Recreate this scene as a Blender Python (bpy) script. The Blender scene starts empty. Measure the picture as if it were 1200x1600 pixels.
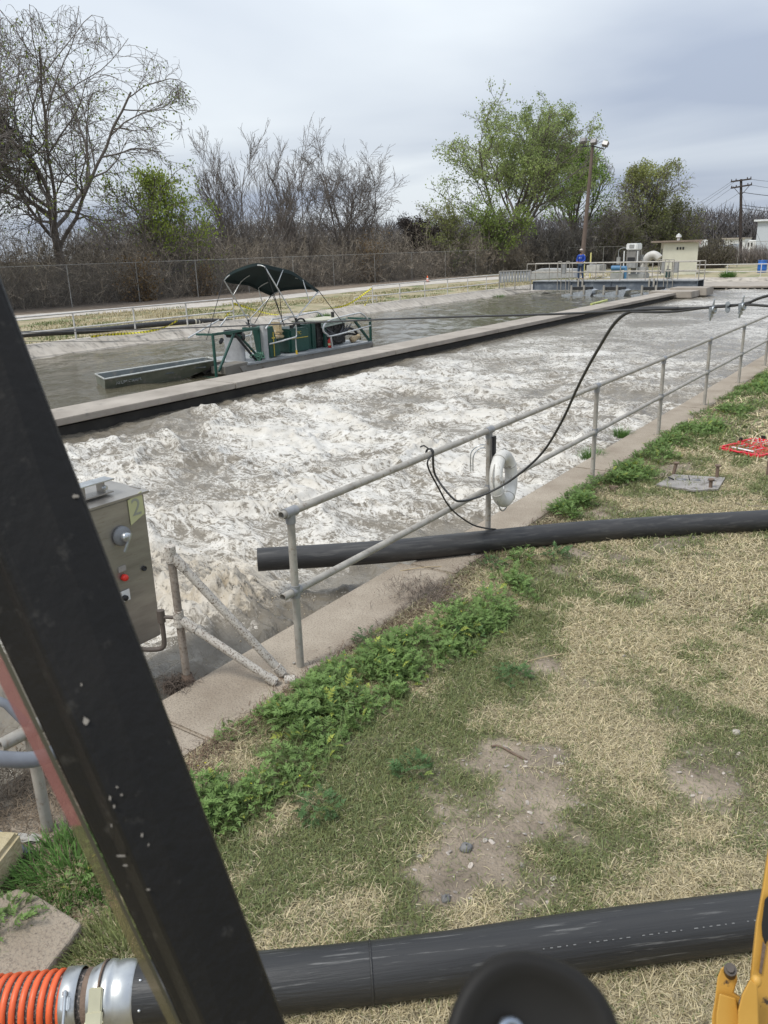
import bpy, bmesh, math, random
import numpy as np
from mathutils import Vector, Matrix, Euler

# ------------------------------------------------------------------ camera, sky, sun
SC = bpy.context.scene
F = 1260.0
CH = 2.54
R = np.array([[0.8235109169516365, -0.15284510985178384, 0.5463223792376358],
              [0.566583099587334, 0.27000743131915483, -0.7785111292039704],
              [-0.028519483226106066, 0.9506494408702022, 0.3089535234459834]])
cd = bpy.data.cameras.new("camera")
cam = bpy.data.objects.new("camera", cd)
SC.collection.objects.link(cam)
M4 = Matrix([list(R[0]) + [0], list(R[1]) + [0], list(R[2]) + [CH], [0, 0, 0, 1]])
cam.matrix_world = M4
cd.sensor_fit = 'VERTICAL'
cd.sensor_height = 36.0
cd.sensor_width = 27.0
cd.lens = F / 1600 * 36
cd.clip_start = 0.05
cd.clip_end = 5000
cd.dof.use_dof = True
cd.dof.focus_distance = 10
cd.dof.aperture_fstop = 11
SC.camera = cam

SC.view_settings.view_transform = 'Standard'
SC.view_settings.look = 'None'
SC.view_settings.gamma = 1
SC.view_settings.exposure = 0.2
SUN_EL, SUN_AZ = math.radians(58), math.radians(200)   # azimuth measured from +Y towards +X

wd = bpy.data.worlds.new("World")
SC.world = wd
wd.use_nodes = True
nt = wd.node_tree
nt.nodes.clear()
N = nt.nodes.new
out = N('ShaderNodeOutputWorld'); bg = N('ShaderNodeBackground')
sky = N('ShaderNodeTexSky'); sky.sky_type = 'NISHITA'; sky.sun_disc = False
sky.sun_elevation = SUN_EL; sky.sun_rotation = SUN_AZ
sky.air_density = 1.0; sky.dust_density = 2.0
tc = N('ShaderNodeTexCoord')
sep = N('ShaderNodeSeparateXYZ'); nt.links.new(tc.outputs['Generated'], sep.inputs[0])
# cloud deck: direction projected on a high plane, so bands flatten towards the horizon
zc = N('ShaderNodeMath'); zc.operation = 'MAXIMUM'; zc.inputs[1].default_value = 0.0
nt.links.new(sep.outputs['Z'], zc.inputs[0])
za = N('ShaderNodeMath'); za.operation = 'ADD'; za.inputs[1].default_value = 0.12
nt.links.new(zc.outputs[0], za.inputs[0])
dx = N('ShaderNodeMath'); dx.operation = 'DIVIDE'; dy = N('ShaderNodeMath'); dy.operation = 'DIVIDE'
nt.links.new(sep.outputs['X'], dx.inputs[0]); nt.links.new(za.outputs[0], dx.inputs[1])
nt.links.new(sep.outputs['Y'], dy.inputs[0]); nt.links.new(za.outputs[0], dy.inputs[1])
cmb = N('ShaderNodeCombineXYZ')
nt.links.new(dx.outputs[0], cmb.inputs[0]); nt.links.new(dy.outputs[0], cmb.inputs[1])
mp = N('ShaderNodeMapping'); mp.inputs['Rotation'].default_value = (0, 0, 0.5)
mp.inputs['Scale'].default_value = (0.50, 0.62, 1)
nt.links.new(cmb.outputs[0], mp.inputs[0])
nz = N('ShaderNodeTexNoise'); nz.inputs['Scale'].default_value = 0.85
nz.inputs['Detail'].default_value = 5; nz.inputs['Roughness'].default_value = 0.42; nz.inputs['Distortion'].default_value = 0.35
nt.links.new(mp.outputs[0], nz.inputs['Vector'])
cr = N('ShaderNodeValToRGB')
cr.color_ramp.elements[0].position = 0.38; cr.color_ramp.elements[0].color = (3.75, 4.3, 5.35, 1)
cr.color_ramp.elements[1].position = 0.63; cr.color_ramp.elements[1].color = (7.1, 7.6, 8.05, 1)
nt.links.new(nz.outputs['Fac'], cr.inputs[0])
# overcast skies are brighter towards the zenith
br = N('ShaderNodeMapRange'); br.inputs['From Min'].default_value = 0.05; br.inputs['From Max'].default_value = 1.0
br.inputs['To Min'].default_value = 1.0; br.inputs['To Max'].default_value = 1.8
nt.links.new(sep.outputs['Z'], br.inputs['Value'])
vm = N('ShaderNodeVectorMath'); vm.operation = 'SCALE'
nt.links.new(cr.outputs[0], vm.inputs[0]); nt.links.new(br.outputs[0], vm.inputs['Scale'])
mx = N('ShaderNodeMix'); mx.data_type = 'RGBA'; mx.inputs['Factor'].default_value = 0.93
nt.links.new(sky.outputs[0], mx.inputs['A']); nt.links.new(vm.outputs[0], mx.inputs['B'])
nt.links.new(mx.outputs['Result'], bg.inputs['Color'])
bg.inputs['Strength'].default_value = 0.1
nt.links.new(bg.outputs[0], out.inputs[0])

sd = bpy.data.lights.new("sun", 'SUN'); sd.energy = 2.1; sd.angle = math.radians(14); sd.color = (1.0, 0.97, 0.92)
sun = bpy.data.objects.new("sun", sd); SC.collection.objects.link(sun)
sun.rotation_euler = Vector((math.sin(SUN_AZ) * math.cos(SUN_EL), math.cos(SUN_AZ) * math.cos(SUN_EL), math.sin(SUN_EL))).to_track_quat('Z', 'Y').to_euler()

# ------------------------------------------------------------------ measuring helpers (photo measurements -> metres)
def ray(px, py):
    return R @ np.array([(px - 600) / F, -(py - 800) / F, -1.0])
def gp(px, py, z=0.0):
    w = ray(px, py); t = (z - CH) / w[2]; return np.array([w[0] * t, w[1] * t, z])
def onX(px, py, X):
    w = ray(px, py); t = X / w[0]; return w * t + np.array([0, 0, CH])
def onY(px, py, Y):
    w = ray(px, py); t = Y / w[1]; return w * t + np.array([0, 0, CH])
def atd(px, py, d):
    return ray(px, py) * d + np.array([0, 0, CH])

# ------------------------------------------------------------------ noise
_rs = np.random.RandomState(7)
_T = _rs.rand(512, 512)
def vnoise(x, y):
    xi = np.floor(x).astype(int); yi = np.floor(y).astype(int)
    fx = x - xi; fy = y - yi
    fx = fx * fx * fx * (fx * (fx * 6 - 15) + 10); fy = fy * fy * fy * (fy * (fy * 6 - 15) + 10)
    a = _T[xi & 511, yi & 511]; b = _T[(xi + 1) & 511, yi & 511]
    c = _T[xi & 511, (yi + 1) & 511]; d = _T[(xi + 1) & 511, (yi + 1) & 511]
    return (a * (1 - fx) + b * fx) * (1 - fy) + (c * (1 - fx) + d * fx) * fy
def fbm(x, y, o=4, s=0):
    v = 0; a = 0.5; n = 0
    for i in range(o):
        v = v + a * vnoise(x * 2 ** i + 17.3 * i + s, y * 2 ** i + 5.1 * i + s * 1.7); n += a; a *= 0.5
    return v / n
def sst(x, a, b):
    t = np.clip((x - a) / (b - a), 0, 1); return t * t * (3 - 2 * t)

# ------------------------------------------------------------------ materials
_mats = {}
def mat(name, col, rough=0.7, metal=0.0, var=0.12, scale=4.0, bump=0.0, bscale=None, col2=None, spots=None, attr=False,
        stretch=(1, 1, 1), spec=0.5, trans=0.0, rot=None):
    """procedural principled: colour varied by noise, optional second colour patches, optional small spots"""
    if name in _mats: return _mats[name]
    m = bpy.data.materials.new(name); m.use_nodes = True
    t = m.node_tree; b = t.nodes['Principled BSDF']; n = t.nodes.new; L = t.links.new
    b.inputs['Roughness'].default_value = rough; b.inputs['Metallic'].default_value = metal
    b.inputs['Specular IOR Level'].default_value = spec
    tcn = n('ShaderNodeTexCoord'); mpn = n('ShaderNodeMapping'); mpn.inputs['Scale'].default_value = stretch
    if rot:
        m0 = n('ShaderNodeMapping'); m0.inputs['Rotation'].default_value = rot; L(tcn.outputs['Object'], m0.inputs[0]); L(m0.outputs[0], mpn.inputs[0])
    else: L(tcn.outputs['Object'], mpn.inputs[0])
    nz = n('ShaderNodeTexNoise'); nz.inputs['Scale'].default_value = scale; nz.inputs['Detail'].default_value = 6
    nz.inputs['Roughness'].default_value = 0.6
    L(mpn.outputs[0], nz.inputs['Vector'])
    rp = n('ShaderNodeValToRGB')
    c1 = [max(0, c * (1 - var * 1.6)) for c in col]; c2 = [min(1, c * (1 + var * 1.6)) for c in col]
    if col2: c1 = list(col); c2 = list(col2)
    rp.color_ramp.elements[0].position = 0.32; rp.color_ramp.elements[0].color = (*c1, 1)
    rp.color_ramp.elements[1].position = 0.68; rp.color_ramp.elements[1].color = (*c2, 1)
    L(nz.outputs['Fac'], rp.inputs[0])
    cur = rp.outputs[0]
    if attr:
        at = n('ShaderNodeAttribute'); at.attribute_name = 'Col'
        mu = n('ShaderNodeMix'); mu.data_type = 'RGBA'; mu.blend_type = 'MULTIPLY'; mu.inputs['Factor'].default_value = 1
        L(cur, mu.inputs['A']); L(at.outputs['Color'], mu.inputs['B']); cur = mu.outputs['Result']
    if spots:
        sc_, lo, hi, sc_col = spots
        z2 = n('ShaderNodeTexNoise'); z2.inputs['Scale'].default_value = sc_; z2.inputs['Detail'].default_value = 5
        z2.inputs['Roughness'].default_value = 0.65
        L(mpn.outputs[0], z2.inputs['Vector'])
        mr = n('ShaderNodeMapRange'); mr.inputs['From Min'].default_value = lo; mr.inputs['From Max'].default_value = hi
        L(z2.outputs['Fac'], mr.inputs['Value'])
        mi = n('ShaderNodeMix'); mi.data_type = 'RGBA'
        L(mr.outputs[0], mi.inputs['Factor']); L(cur, mi.inputs['A']); mi.inputs['B'].default_value = (*sc_col, 1)
        cur = mi.outputs['Result']
    L(cur, b.inputs['Base Color'])
    if bump:
        z3 = n('ShaderNodeTexNoise'); z3.inputs['Scale'].default_value = bscale or scale * 6; z3.inputs['Detail'].default_value = 5
        L(mpn.outputs[0], z3.inputs['Vector'])
        bp = n('ShaderNodeBump'); bp.inputs['Strength'].default_value = bump; bp.inputs['Distance'].default_value = 0.02
        L(z3.outputs['Fac'], bp.inputs['Height']); L(bp.outputs[0], b.inputs['Normal'])
    if trans:
        b.inputs['Transmission Weight'].default_value = trans
    _mats[name] = m
    return m

def leafmat(name, rough=0.6, tr=0.35):
    if name in _mats: return _mats[name]
    m = bpy.data.materials.new(name); m.use_nodes = True
    t = m.node_tree; b = t.nodes['Principled BSDF']; n = t.nodes.new; L = t.links.new
    at = n('ShaderNodeAttribute'); at.attribute_name = 'Col'
    L(at.outputs['Color'], b.inputs['Base Color']); b.inputs['Roughness'].default_value = rough
    b.inputs['Specular IOR Level'].default_value = 0.25
    if tr:
        tl = n('ShaderNodeBsdfTranslucent'); L(at.outputs['Color'], tl.inputs['Color'])
        ms = n('ShaderNodeMixShader'); ms.inputs[0].default_value = tr
        L(b.outputs[0], ms.inputs[1]); L(tl.outputs[0], ms.inputs[2])
        L(ms.outputs[0], t.nodes['Material Output'].inputs[0])
    _mats[name] = m
    return m

# ------------------------------------------------------------------ object helpers
def tag(o, label=None, cat=None, group=None, kind=None):
    if label: o['label'] = label
    if cat: o['category'] = cat
    if group: o['group'] = group
    if kind: o['kind'] = kind
    return o
def thing(name, loc, label, cat, group=None):
    o = bpy.data.objects.new(name, None); SC.collection.objects.link(o)
    o.location = loc; o.empty_display_size = 0.2
    o['base'] = 1; del o['base']
    return tag(o, label, cat, group)
def rootloc(p):
    l = np.zeros(3)
    while p is not None:
        l = l + np.array(p.location); p = p.parent
    return l

def frame(d):
    d = np.asarray(d, float); d = d / (np.linalg.norm(d) + 1e-12)
    a = np.array([0, 0, 1.0]) if abs(d[2]) < 0.9 else np.array([1.0, 0, 0])
    u = np.cross(a, d); u /= np.linalg.norm(u); v = np.cross(d, u)
    return u, v, d

class MB:
    """collects shapes (world coordinates), links them as ONE mesh object"""
    def __init__(s): s.v = []; s.f = []; s.n = 0; s.sm = []
    def add(s, vs, fs, smooth=False):
        vs = np.asarray(vs, float)
        s.v.append(vs); s.f += [tuple(i + s.n for i in f) for f in fs]; s.sm += [smooth] * len(fs); s.n += len(vs)
        return s
    def box(s, c, size, rz=0.0, M=None, bev=0.0):
        hx, hy, hz = [q / 2 for q in size]
        if bev > 0:
            bm = bmesh.new(); bmesh.ops.create_cube(bm, size=1)
            bmesh.ops.scale(bm, vec=size, verts=bm.verts)
            bmesh.ops.bevel(bm, geom=list(bm.edges), offset=bev, segments=2, affect='EDGES')
            vs = np.array([v.co[:] for v in bm.verts]); fs = [tuple(v.index for v in f.verts) for f in bm.faces]; bm.free()
        else:
            vs = np.array([(x, y, z) for x in (-hx, hx) for y in (-hy, hy) for z in (-hz, hz)])
            fs = [(0, 1, 3, 2), (4, 6, 7, 5), (0, 4, 5, 1), (2, 3, 7, 6), (0, 2, 6, 4), (1, 5, 7, 3)]
        if rz:
            c_, s_ = math.cos(rz), math.sin(rz); vs = vs @ np.array([[c_, s_, 0], [-s_, c_, 0], [0, 0, 1]])
        if M is not None: vs = vs @ np.asarray(M).T
        return s.add(vs + np.asarray(c, float), fs)
    def beam(s, a, b, w, h, up=(0, 0, 1), bev=0.0):
        a = np.asarray(a, float); b = np.asarray(b, float); d = b - a; l = np.linalg.norm(d); d = d / l
        up = np.asarray(up, float)
        if abs(d @ up) > 0.98: up = np.array([1.0, 0, 0])
        r = np.cross(d, up); r /= np.linalg.norm(r); u = np.cross(r, d)
        M = np.stack([r, d, u], 1)
        return s.box((a + b) / 2, (w, l, h), M=M, bev=bev)
    def cyl(s, a, b, r, r2=None, n=12, caps=True, smooth=True):
        a = np.asarray(a, float); b = np.asarray(b, float)
        r2 = r if r2 is None else r2
        u, v, d = frame(b - a)
        an = np.arange(n) * 2 * math.pi / n
        c = np.cos(an)[:, None] * u + np.sin(an)[:, None] * v
        vs = np.vstack([a + c * r, b + c * r2])
        fs = [(i, (i + 1) % n, n + (i + 1) % n, n + i) for i in range(n)]
        s.add(vs, fs, smooth)
        if caps:
            s.add(a + c * r, [tuple(reversed(range(n)))]); s.add(b + c * r2, [tuple(range(n))])
        return s
    def tube(s, pts, r, n=8, caps=True, smooth=True, hollow=None):
        pts = np.asarray(pts, float); m = len(pts)
        rr = np.full(m, r) if np.isscalar(r) else np.asarray(r, float)
        tg = np.gradient(pts, axis=0); tg /= np.linalg.norm(tg, axis=1)[:, None] + 1e-12
        u, v, _ = frame(tg[0]); an = np.arange(n) * 2 * math.pi / n
        rings = []
        for i in range(m):
            u = u - tg[i] * (u @ tg[i]); u /= np.linalg.norm(u); v = np.cross(tg[i], u)
            rings.append(pts[i] + (np.cos(an)[:, None] * u + np.sin(an)[:, None] * v) * rr[i])
        vs = np.vstack(rings)
        fs = [(k * n + i, k * n + (i + 1) % n, (k + 1) * n + (i + 1) % n, (k + 1) * n + i) for k in range(m - 1) for i in range(n)]
        s.add(vs, fs, smooth)
        if caps:
            s.add(rings[0], [tuple(reversed(range(n)))]); s.add(rings[-1], [tuple(range(n))])
        return s
    def pipe(s, pts, r, t=0.003, n=16):
        """hollow tube with visible open ends"""
        s.tube(pts, r, n, caps=False); s.tube(pts, r - t, n, caps=False)
        pts = np.asarray(pts, float)
        for p, q in ((pts[0], pts[1]), (pts[-1], pts[-2])):
            u, v, _ = frame(pts[1] - pts[0] if p is pts[0] else q - p)
            an = np.arange(n) * 2 * math.pi / n; c = np.cos(an)[:, None] * u + np.sin(an)[:, None] * v
            s.add(np.vstack([p + c * r, p + c * (r - t)]), [(i, (i + 1) % n, n + (i + 1) % n, n + i) for i in range(n)])
        return s
    def sphere(s, c, r, n=12, m=8, sc=(1, 1, 1), M=None):
        vs = []; fs = []
        for j in range(m + 1):
            th = math.pi * j / m
            for i in range(n):
                ph = 2 * math.pi * i / n
                vs.append((math.sin(th) * math.cos(ph) * r * sc[0], math.sin(th) * math.sin(ph) * r * sc[1], math.cos(th) * r * sc[2]))
        for j in range(m):
            for i in range(n):
                fs.append((j * n + i, (j + 1) * n + i, (j + 1) * n + (i + 1) % n, j * n + (i + 1) % n))
        vs = np.array(vs)
        if M is not None: vs = vs @ np.asarray(M).T
        return s.add(vs + np.asarray(c, float), fs, True)
    def lathe(s, prof, c, axis=(0, 0, 1), n=16, smooth=True):
        """prof: list of (radius, height) along axis"""
        u, v, d = frame(axis); an = np.arange(n) * 2 * math.pi / n
        cs = np.cos(an)[:, None] * u + np.sin(an)[:, None] * v
        vs = np.vstack([np.asarray(c) + cs * r + d * h for r, h in prof]); m = len(prof)
        fs = [(k * n + i, k * n + (i + 1) % n, (k + 1) * n + (i + 1) % n, (k + 1) * n + i) for k in range(m - 1) for i in range(n)]
        return s.add(vs, fs, smooth)
    def extrude(s, poly, d):
        """closed planar outline (world points) pushed along vector d"""
        p = np.asarray(poly, float); n = len(p); q = p + np.asarray(d, float)
        s.add(np.vstack([p, q]), [tuple(range(n)), tuple(reversed(range(n, 2 * n)))] + [(i, n + i, n + (i + 1) % n, (i + 1) % n) for i in range(n)])
        return s
    def torus(s, c, R0, r, axis=(0, 0, 1), n=32, m=12):
        u, v, d = frame(axis); vs = []
        for i in range(n):
            a = 2 * math.pi * i / n; e = math.cos(a) * u + math.sin(a) * v
            for j in range(m):
                b = 2 * math.pi * j / m; vs.append(np.asarray(c) + e * (R0 + r * math.cos(b)) + d * r * math.sin(b))
        fs = [(i * m + j, ((i + 1) % n) * m + j, ((i + 1) % n) * m + (j + 1) % m, i * m + (j + 1) % m) for i in range(n) for j in range(m)]
        return s.add(vs, fs, True)
    def build(s, name, m, parent=None, fix=True, bevel=0.0):
        V = np.vstack(s.v); off = rootloc(parent) if parent is not None else np.zeros(3)
        me = bpy.data.meshes.new(name); me.from_pydata((V - off).tolist(), [], s.f)
        me.polygons.foreach_set('use_smooth', s.sm)
        if fix:
            bm = bmesh.new(); bm.from_mesh(me)
            bmesh.ops.recalc_face_normals(bm, faces=bm.faces); bm.to_mesh(me); bm.free()
        me.materials.append(m); me.update()
        o = bpy.data.objects.new(name, me); SC.collection.objects.link(o)
        if parent is not None: o.parent = parent
        if bevel:
            md = o.modifiers.new('bevel', 'BEVEL'); md.width = bevel; md.segments = 2; md.limit_method = 'ANGLE'
        return o

def fastmesh(name, V, Fc, m, parent=None, col=None, smooth=False):
    """numpy verts (n,3) and faces (k,3|4) -> object; col = per-vertex colours (n,3)"""
    V = np.asarray(V, np.float32); Fc = np.asarray(Fc, np.int32); k, c = Fc.shape
    if parent is not None: V = V - rootloc(parent).astype(np.float32)
    me = bpy.data.meshes.new(name)
    me.vertices.add(len(V)); me.vertices.foreach_set('co', V.ravel())
    me.loops.add(k * c); me.loops.foreach_set('vertex_index', Fc.ravel())
    me.polygons.add(k); me.polygons.foreach_set('loop_start', np.arange(k, dtype=np.int32) * c)
    me.polygons.foreach_set('use_smooth', np.full(k, smooth))
    me.update(calc_edges=True)
    if col is not None:
        a = me.color_attributes.new('Col', 'FLOAT_COLOR', 'POINT')
        a.data.foreach_set('color', np.hstack([col, np.ones((len(V), 1))]).astype(np.float32).ravel())
    me.materials.append(m)
    o = bpy.data.objects.new(name, me); SC.collection.objects.link(o)
    if parent is not None: o.parent = parent
    return o
def inst(PV, PF, M, T, col):
    """instances of a small prototype: PV (p,3), PF (f,c), M (N,3,3), T (N,3), col (N,3)"""
    PV = np.asarray(PV, float); PF = np.asarray(PF); n = len(T); p = len(PV)
    V = np.einsum('nij,pj->npi', M, PV) + T[:, None, :]
    Fc = PF[None] + (np.arange(n) * p)[:, None, None]
    return V.reshape(-1, 3), Fc.reshape(-1, PF.shape[1]), np.repeat(col, p, 0)
def rotm(yaw, pitch, roll=None, s=None):
    """N rotation matrices: local +Y pitched up by pitch then turned by yaw"""
    n = len(yaw); cy, sy, cp, sp = np.cos(yaw), np.sin(yaw), np.cos(pitch), np.sin(pitch)
    Rz = np.zeros((n, 3, 3)); Rz[:, 0, 0] = cy; Rz[:, 0, 1] = -sy; Rz[:, 1, 0] = sy; Rz[:, 1, 1] = cy; Rz[:, 2, 2] = 1
    Rx = np.zeros((n, 3, 3)); Rx[:, 0, 0] = 1; Rx[:, 1, 1] = cp; Rx[:, 1, 2] = -sp; Rx[:, 2, 1] = sp; Rx[:, 2, 2] = cp
    Mx = Rz @ Rx
    if roll is not None:
        cr_, sr_ = np.cos(roll), np.sin(roll)
        Ry = np.zeros((n, 3, 3)); Ry[:, 1, 1] = 1; Ry[:, 0, 0] = cr_; Ry[:, 0, 2] = sr_; Ry[:, 2, 0] = -sr_; Ry[:, 2, 2] = cr_
        Mx = Mx @ Ry
    if s is not None: Mx = Mx * s[:, None, None]
    return Mx
def text(name, body, size, origin, xdir, ydir, m, parent, depth=0.002):
    cu = bpy.data.curves.new(name, 'FONT'); cu.body = body; cu.size = size; cu.extrude = depth; cu.align_x = 'CENTER'; cu.align_y = 'CENTER'
    t = bpy.data.objects.new(name, cu); SC.collection.objects.link(t)
    me = bpy.data.meshes.new_from_object(t.evaluated_get(bpy.context.evaluated_depsgraph_get()))
    bpy.data.objects.remove(t)
    x = np.asarray(xdir, float); y = np.asarray(ydir, float); x /= np.linalg.norm(x); y -= x * (x @ y); y /= np.linalg.norm(y); z = np.cross(x, y)
    Mm = np.stack([x, y, z], 1)
    for v in me.vertices:
        v.co = Vector((Mm @ np.array(v.co[:]) + np.asarray(origin) - rootloc(parent)).tolist())
    me.materials.clear(); me.materials.append(m)
    o = bpy.data.objects.new(name, me); SC.collection.objects.link(o); o.parent = parent
    return o
def arc(p0, p1, sag, n=16, up=(0, 0, -1)):
    p0 = np.asarray(p0, float); p1 = np.asarray(p1, float); t = np.linspace(0, 1, n)[:, None]
    return p0 + (p1 - p0) * t + np.asarray(up) * (4 * t * (1 - t)) * sag
def smooth_path(pts, k=6):
    """Catmull-Rom through points"""
    P = np.asarray(pts, float); P = np.vstack([2 * P[0] - P[1], P, 2 * P[-1] - P[-2]]); o = []
    for i in range(1, len(P) - 2):
        for t in np.linspace(0, 1, k, endpoint=False):
            a, b, c, d = P[i - 1], P[i], P[i + 1], P[i + 2]
            o.append(0.5 * (2 * b + (c - a) * t + (2 * a - 5 * b + 4 * c - d) * t * t + (3 * b - a - 3 * c + d) * t ** 3))
    o.append(P[-2]); return np.array(o)

# palette
m_conc = mat('concrete_weathered', (0.265, 0.215, 0.16), 0.9, col2=(0.40, 0.34, 0.265), scale=1.9, bump=0.6, bscale=70, spots=(95, 0.52, 0.66, (0.17, 0.135, 0.105)))
m_conc2 = mat('concrete_grey', (0.27, 0.235, 0.195), 0.9, col2=(0.40, 0.355, 0.30), scale=1.2, bump=0.4, bscale=30, spots=(6, 0.58, 0.75, (0.2, 0.18, 0.155)))
m_galv = mat('galvanised_pipe', (0.36, 0.335, 0.29), 0.55, metal=0.15, var=0.14, scale=7, bump=0.08, spots=(30, 0.55, 0.70, (0.22, 0.175, 0.13)))
m_rail = mat('pale_rail_paint', (0.60, 0.57, 0.52), 0.6, var=0.1, scale=3)
m_fit = mat('cast_fitting', (0.30, 0.30, 0.30), 0.55, metal=0.4, scale=18)
m_dirtyp = mat('dirty_painted_pipe', (0.50, 0.46, 0.40), 0.7, scale=12, bump=0.1, spots=(95, 0.53, 0.58, (0.17, 0.13, 0.10)))
m_hdpe = mat('black_polyethylene', (0.020, 0.020, 0.021), 0.5, col2=(0.042, 0.040, 0.038), scale=6, bump=0.12, bscale=60, spots=(14, 0.52, 0.85, (0.12, 0.115, 0.105)), stretch=(.25, 2, 2), rot=(0, 0, -.79))
m_black = mat('black_rubber', (0.012, 0.012, 0.013), 0.6, scale=10)
m_steel = mat('stainless_steel', (0.36, 0.34, 0.31), 0.38, metal=0.75, var=0.12, scale=2.5, stretch=(1, 1, 5), spots=(9, 0.6, 0.75, (0.25, 0.22, 0.19)))
m_zinc = mat('zinc_plate', (0.55, 0.57, 0.58), 0.28, metal=0.85, scale=14)
m_rust = mat('rusty_steel', (0.11, 0.075, 0.055), 0.85, col2=(0.2, 0.14, 0.10), scale=14, bump=0.3)
m_white = mat('white_paint', (0.72, 0.72, 0.70), 0.55, var=0.06, scale=3)
m_cable = mat('dark_cable', (0.035, 0.034, 0.033), 0.5, scale=30)
m_green = mat('dark_green_paint', (0.012, 0.055, 0.040), 0.45, col2=(0.02, 0.08, 0.06), scale=5, spots=(16, 0.64, 0.72, (0.14, 0.13, 0.10)))
m_dark = mat('dark_machinery', (0.02, 0.02, 0.02), 0.6, scale=10)
# ================================================================== SETTING
WX0, WX1 = -12.0, -3.50      # turbulent basin
VX0, VX1 = -22.45, -13.10     # calm channel
YE = 53.0                     # far end of the basins
WZ = -0.31
GZ = -0.10                    # ground level across the water

# ---- ground: one sheet to the horizon with the basin cut out
def build_ground():
    outer = [(-1600, -400), (1600, -400), (1600, 2200), (-1600, 2200)]
    hole = [(-3.0, -30), (-3.0, 60.8), (-14, 61.0), (-19, 60.2), (-22.4, 57.5), (-23.3, 52), (-23.3, -30)]
    from mathutils.geometry import tessellate_polygon
    P = [Vector((x, y, 0)) for x, y in outer]; Q = [Vector((x, y, 0)) for x, y in hole]
    tris = tessellate_polygon([P, Q[::-1]])
    allp = outer + hole[::-1]
    z = [0.0 if x > -4 and y < 61 else GZ for x, y in allp]
    z = [(-0.1 if abs(x) > 500 else zz) for (x, y), zz in zip(allp, z)]
    me = bpy.data.meshes.new('ground')
    me.from_pydata([(x, y, zz) for (x, y), zz in zip(allp, z)], [], [tuple(t) for t in tris])
    bm = bmesh.new(); bm.from_mesh(me); bmesh.ops.recalc_face_normals(bm, faces=bm.faces)
    for f in bm.faces:
        if f.normal.z < 0: f.normal_flip()
    bm.to_mesh(me); bm.free()
    m = mat('dry_grass_ground', (0.26, 0.215, 0.13), 0.95, col2=(0.42, 0.36, 0.23), scale=0.9, bump=1.0, bscale=14,
            spots=(0.5, 0.5, 0.62, (0.13, 0.16, 0.06)))
    me.materials.append(m)
    o = bpy.data.objects.new('ground', me); SC.collection.objects.link(o); tag(o, kind='structure')
build_ground()

# ---- near concrete walkway / kerb
b = MB()
for y0, y1, x0, x1 in [(-12, 2.55, -3.62, -3.0), (2.56, 5.28, -3.56, -2.98), (5.30, 8.9, -3.47, -3.02), (8.91, 13.2, -3.47, -3.0), (13.21, 20, -3.46, -3.0), (20.01, 30, -3.46, -2.98), (30.01, 60, -3.46, -2.98)]:
    b.box(((x0 + x1) / 2, (y0 + y1) / 2, -0.49), (x1 - x0, y1 - y0, 1.02), bev=0.012)
b.extrude([(-3.0, 4.85, -0.04), (-3.0, 6.1, -0.04), (-2.74, 5.95, -0.04), (-2.80, 5.25, -0.04)], (0, 0, 0.056))
b.extrude([(-3.0, 2.2, -0.04), (-3.0, 3.5, -0.04), (-2.86, 3.2, -0.04), (-2.80, 2.3, -0.04)], (0, 0, 0.052))
tag(b.build('kerb', m_conc), kind='structure')

# ---- divider wall between the two basins
t = thing('divider_wall', (-12.4, 15, -1.2), 'long low concrete wall dividing the foaming basin from the calm channel', 'wall')
b = MB(); y = -12.0
while y < 44:
    b.box((-12.57, y + 3.0, -0.055), (0.96, 5.985, 0.12), bev=0.012); y += 6.0
b.build('coping', m_conc2, t)
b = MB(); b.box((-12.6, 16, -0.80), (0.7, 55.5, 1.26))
b.build('wall_core', mat('shadow_dark_concrete', (0.02, 0.018, 0.015), 0.7, col2=(0.045, 0.04, 0.034), scale=3), t)  # near-black colour stands in for the shadow gap under the coping
b = MB(); b.box((-12.4, 45.6, -0.10), (2.2, 3.0, 0.32), bev=0.02); b.box((-11.9, 46.4, -0.03), (1.9, 1.5, 0.4), bev=0.02)
b.build('end_block', m_conc2, t)

# ---- far bank: sloped concrete lip (swept profile)
def sweep(name, path, prof, m, kind='structure'):
    path = np.asarray(path, float); tg = np.gradient(path, axis=0); tg /= np.linalg.norm(tg, axis=1)[:, None]
    nr = np.stack([-tg[:, 1], tg[:, 0]], 1); V = []; Fc = []; k = len(prof)
    for i in range(len(path)):
        for j, (o_, z) in enumerate(prof):
            V.append((path[i, 0] + nr[i, 0] * o_, path[i, 1] + nr[i, 1] * o_, z))
    for i in range(len(path) - 1):
        for j in range(k - 1): Fc.append((i * k + j, i * k + j + 1, (i + 1) * k + j + 1, (i + 1) * k + j))
    o = fastmesh(name, V, Fc, m, smooth=False); tag(o, kind=kind); return o
bank = [(-22.6, y) for y in np.arange(-14, 50, 2.0)] + [(-22.6, 50), (-22.5, 52), (-22.0, 54.5), (-21, 56.8), (-19.3, 58.6), (-17.0, 59.6), (-14, 60.0), (-10, 60.2), (-3, 60.2)]
prof = [(-0.05, -1.3), (-0.05, WZ - 0.02), (0.06, WZ + 0.02), (0.10, WZ + 0.07), (0.2, WZ + 0.10), (0.55, -0.02), (0.75, 0.055), (1.0, 0.075), (1.25, 0.05), (1.26, -0.3)]
m_bank = mat('stained_bank_concrete', (0.33, 0.29, 0.24), 0.9, col2=(0.50, 0.455, 0.39), scale=1.0, bump=0.5, bscale=20, spots=(3.2, 0.5, 0.72, (0.13, 0.12, 0.105)), stretch=(1, 2.0, 0.5))
bk = sweep('bank', bank, prof, m_bank)
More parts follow.
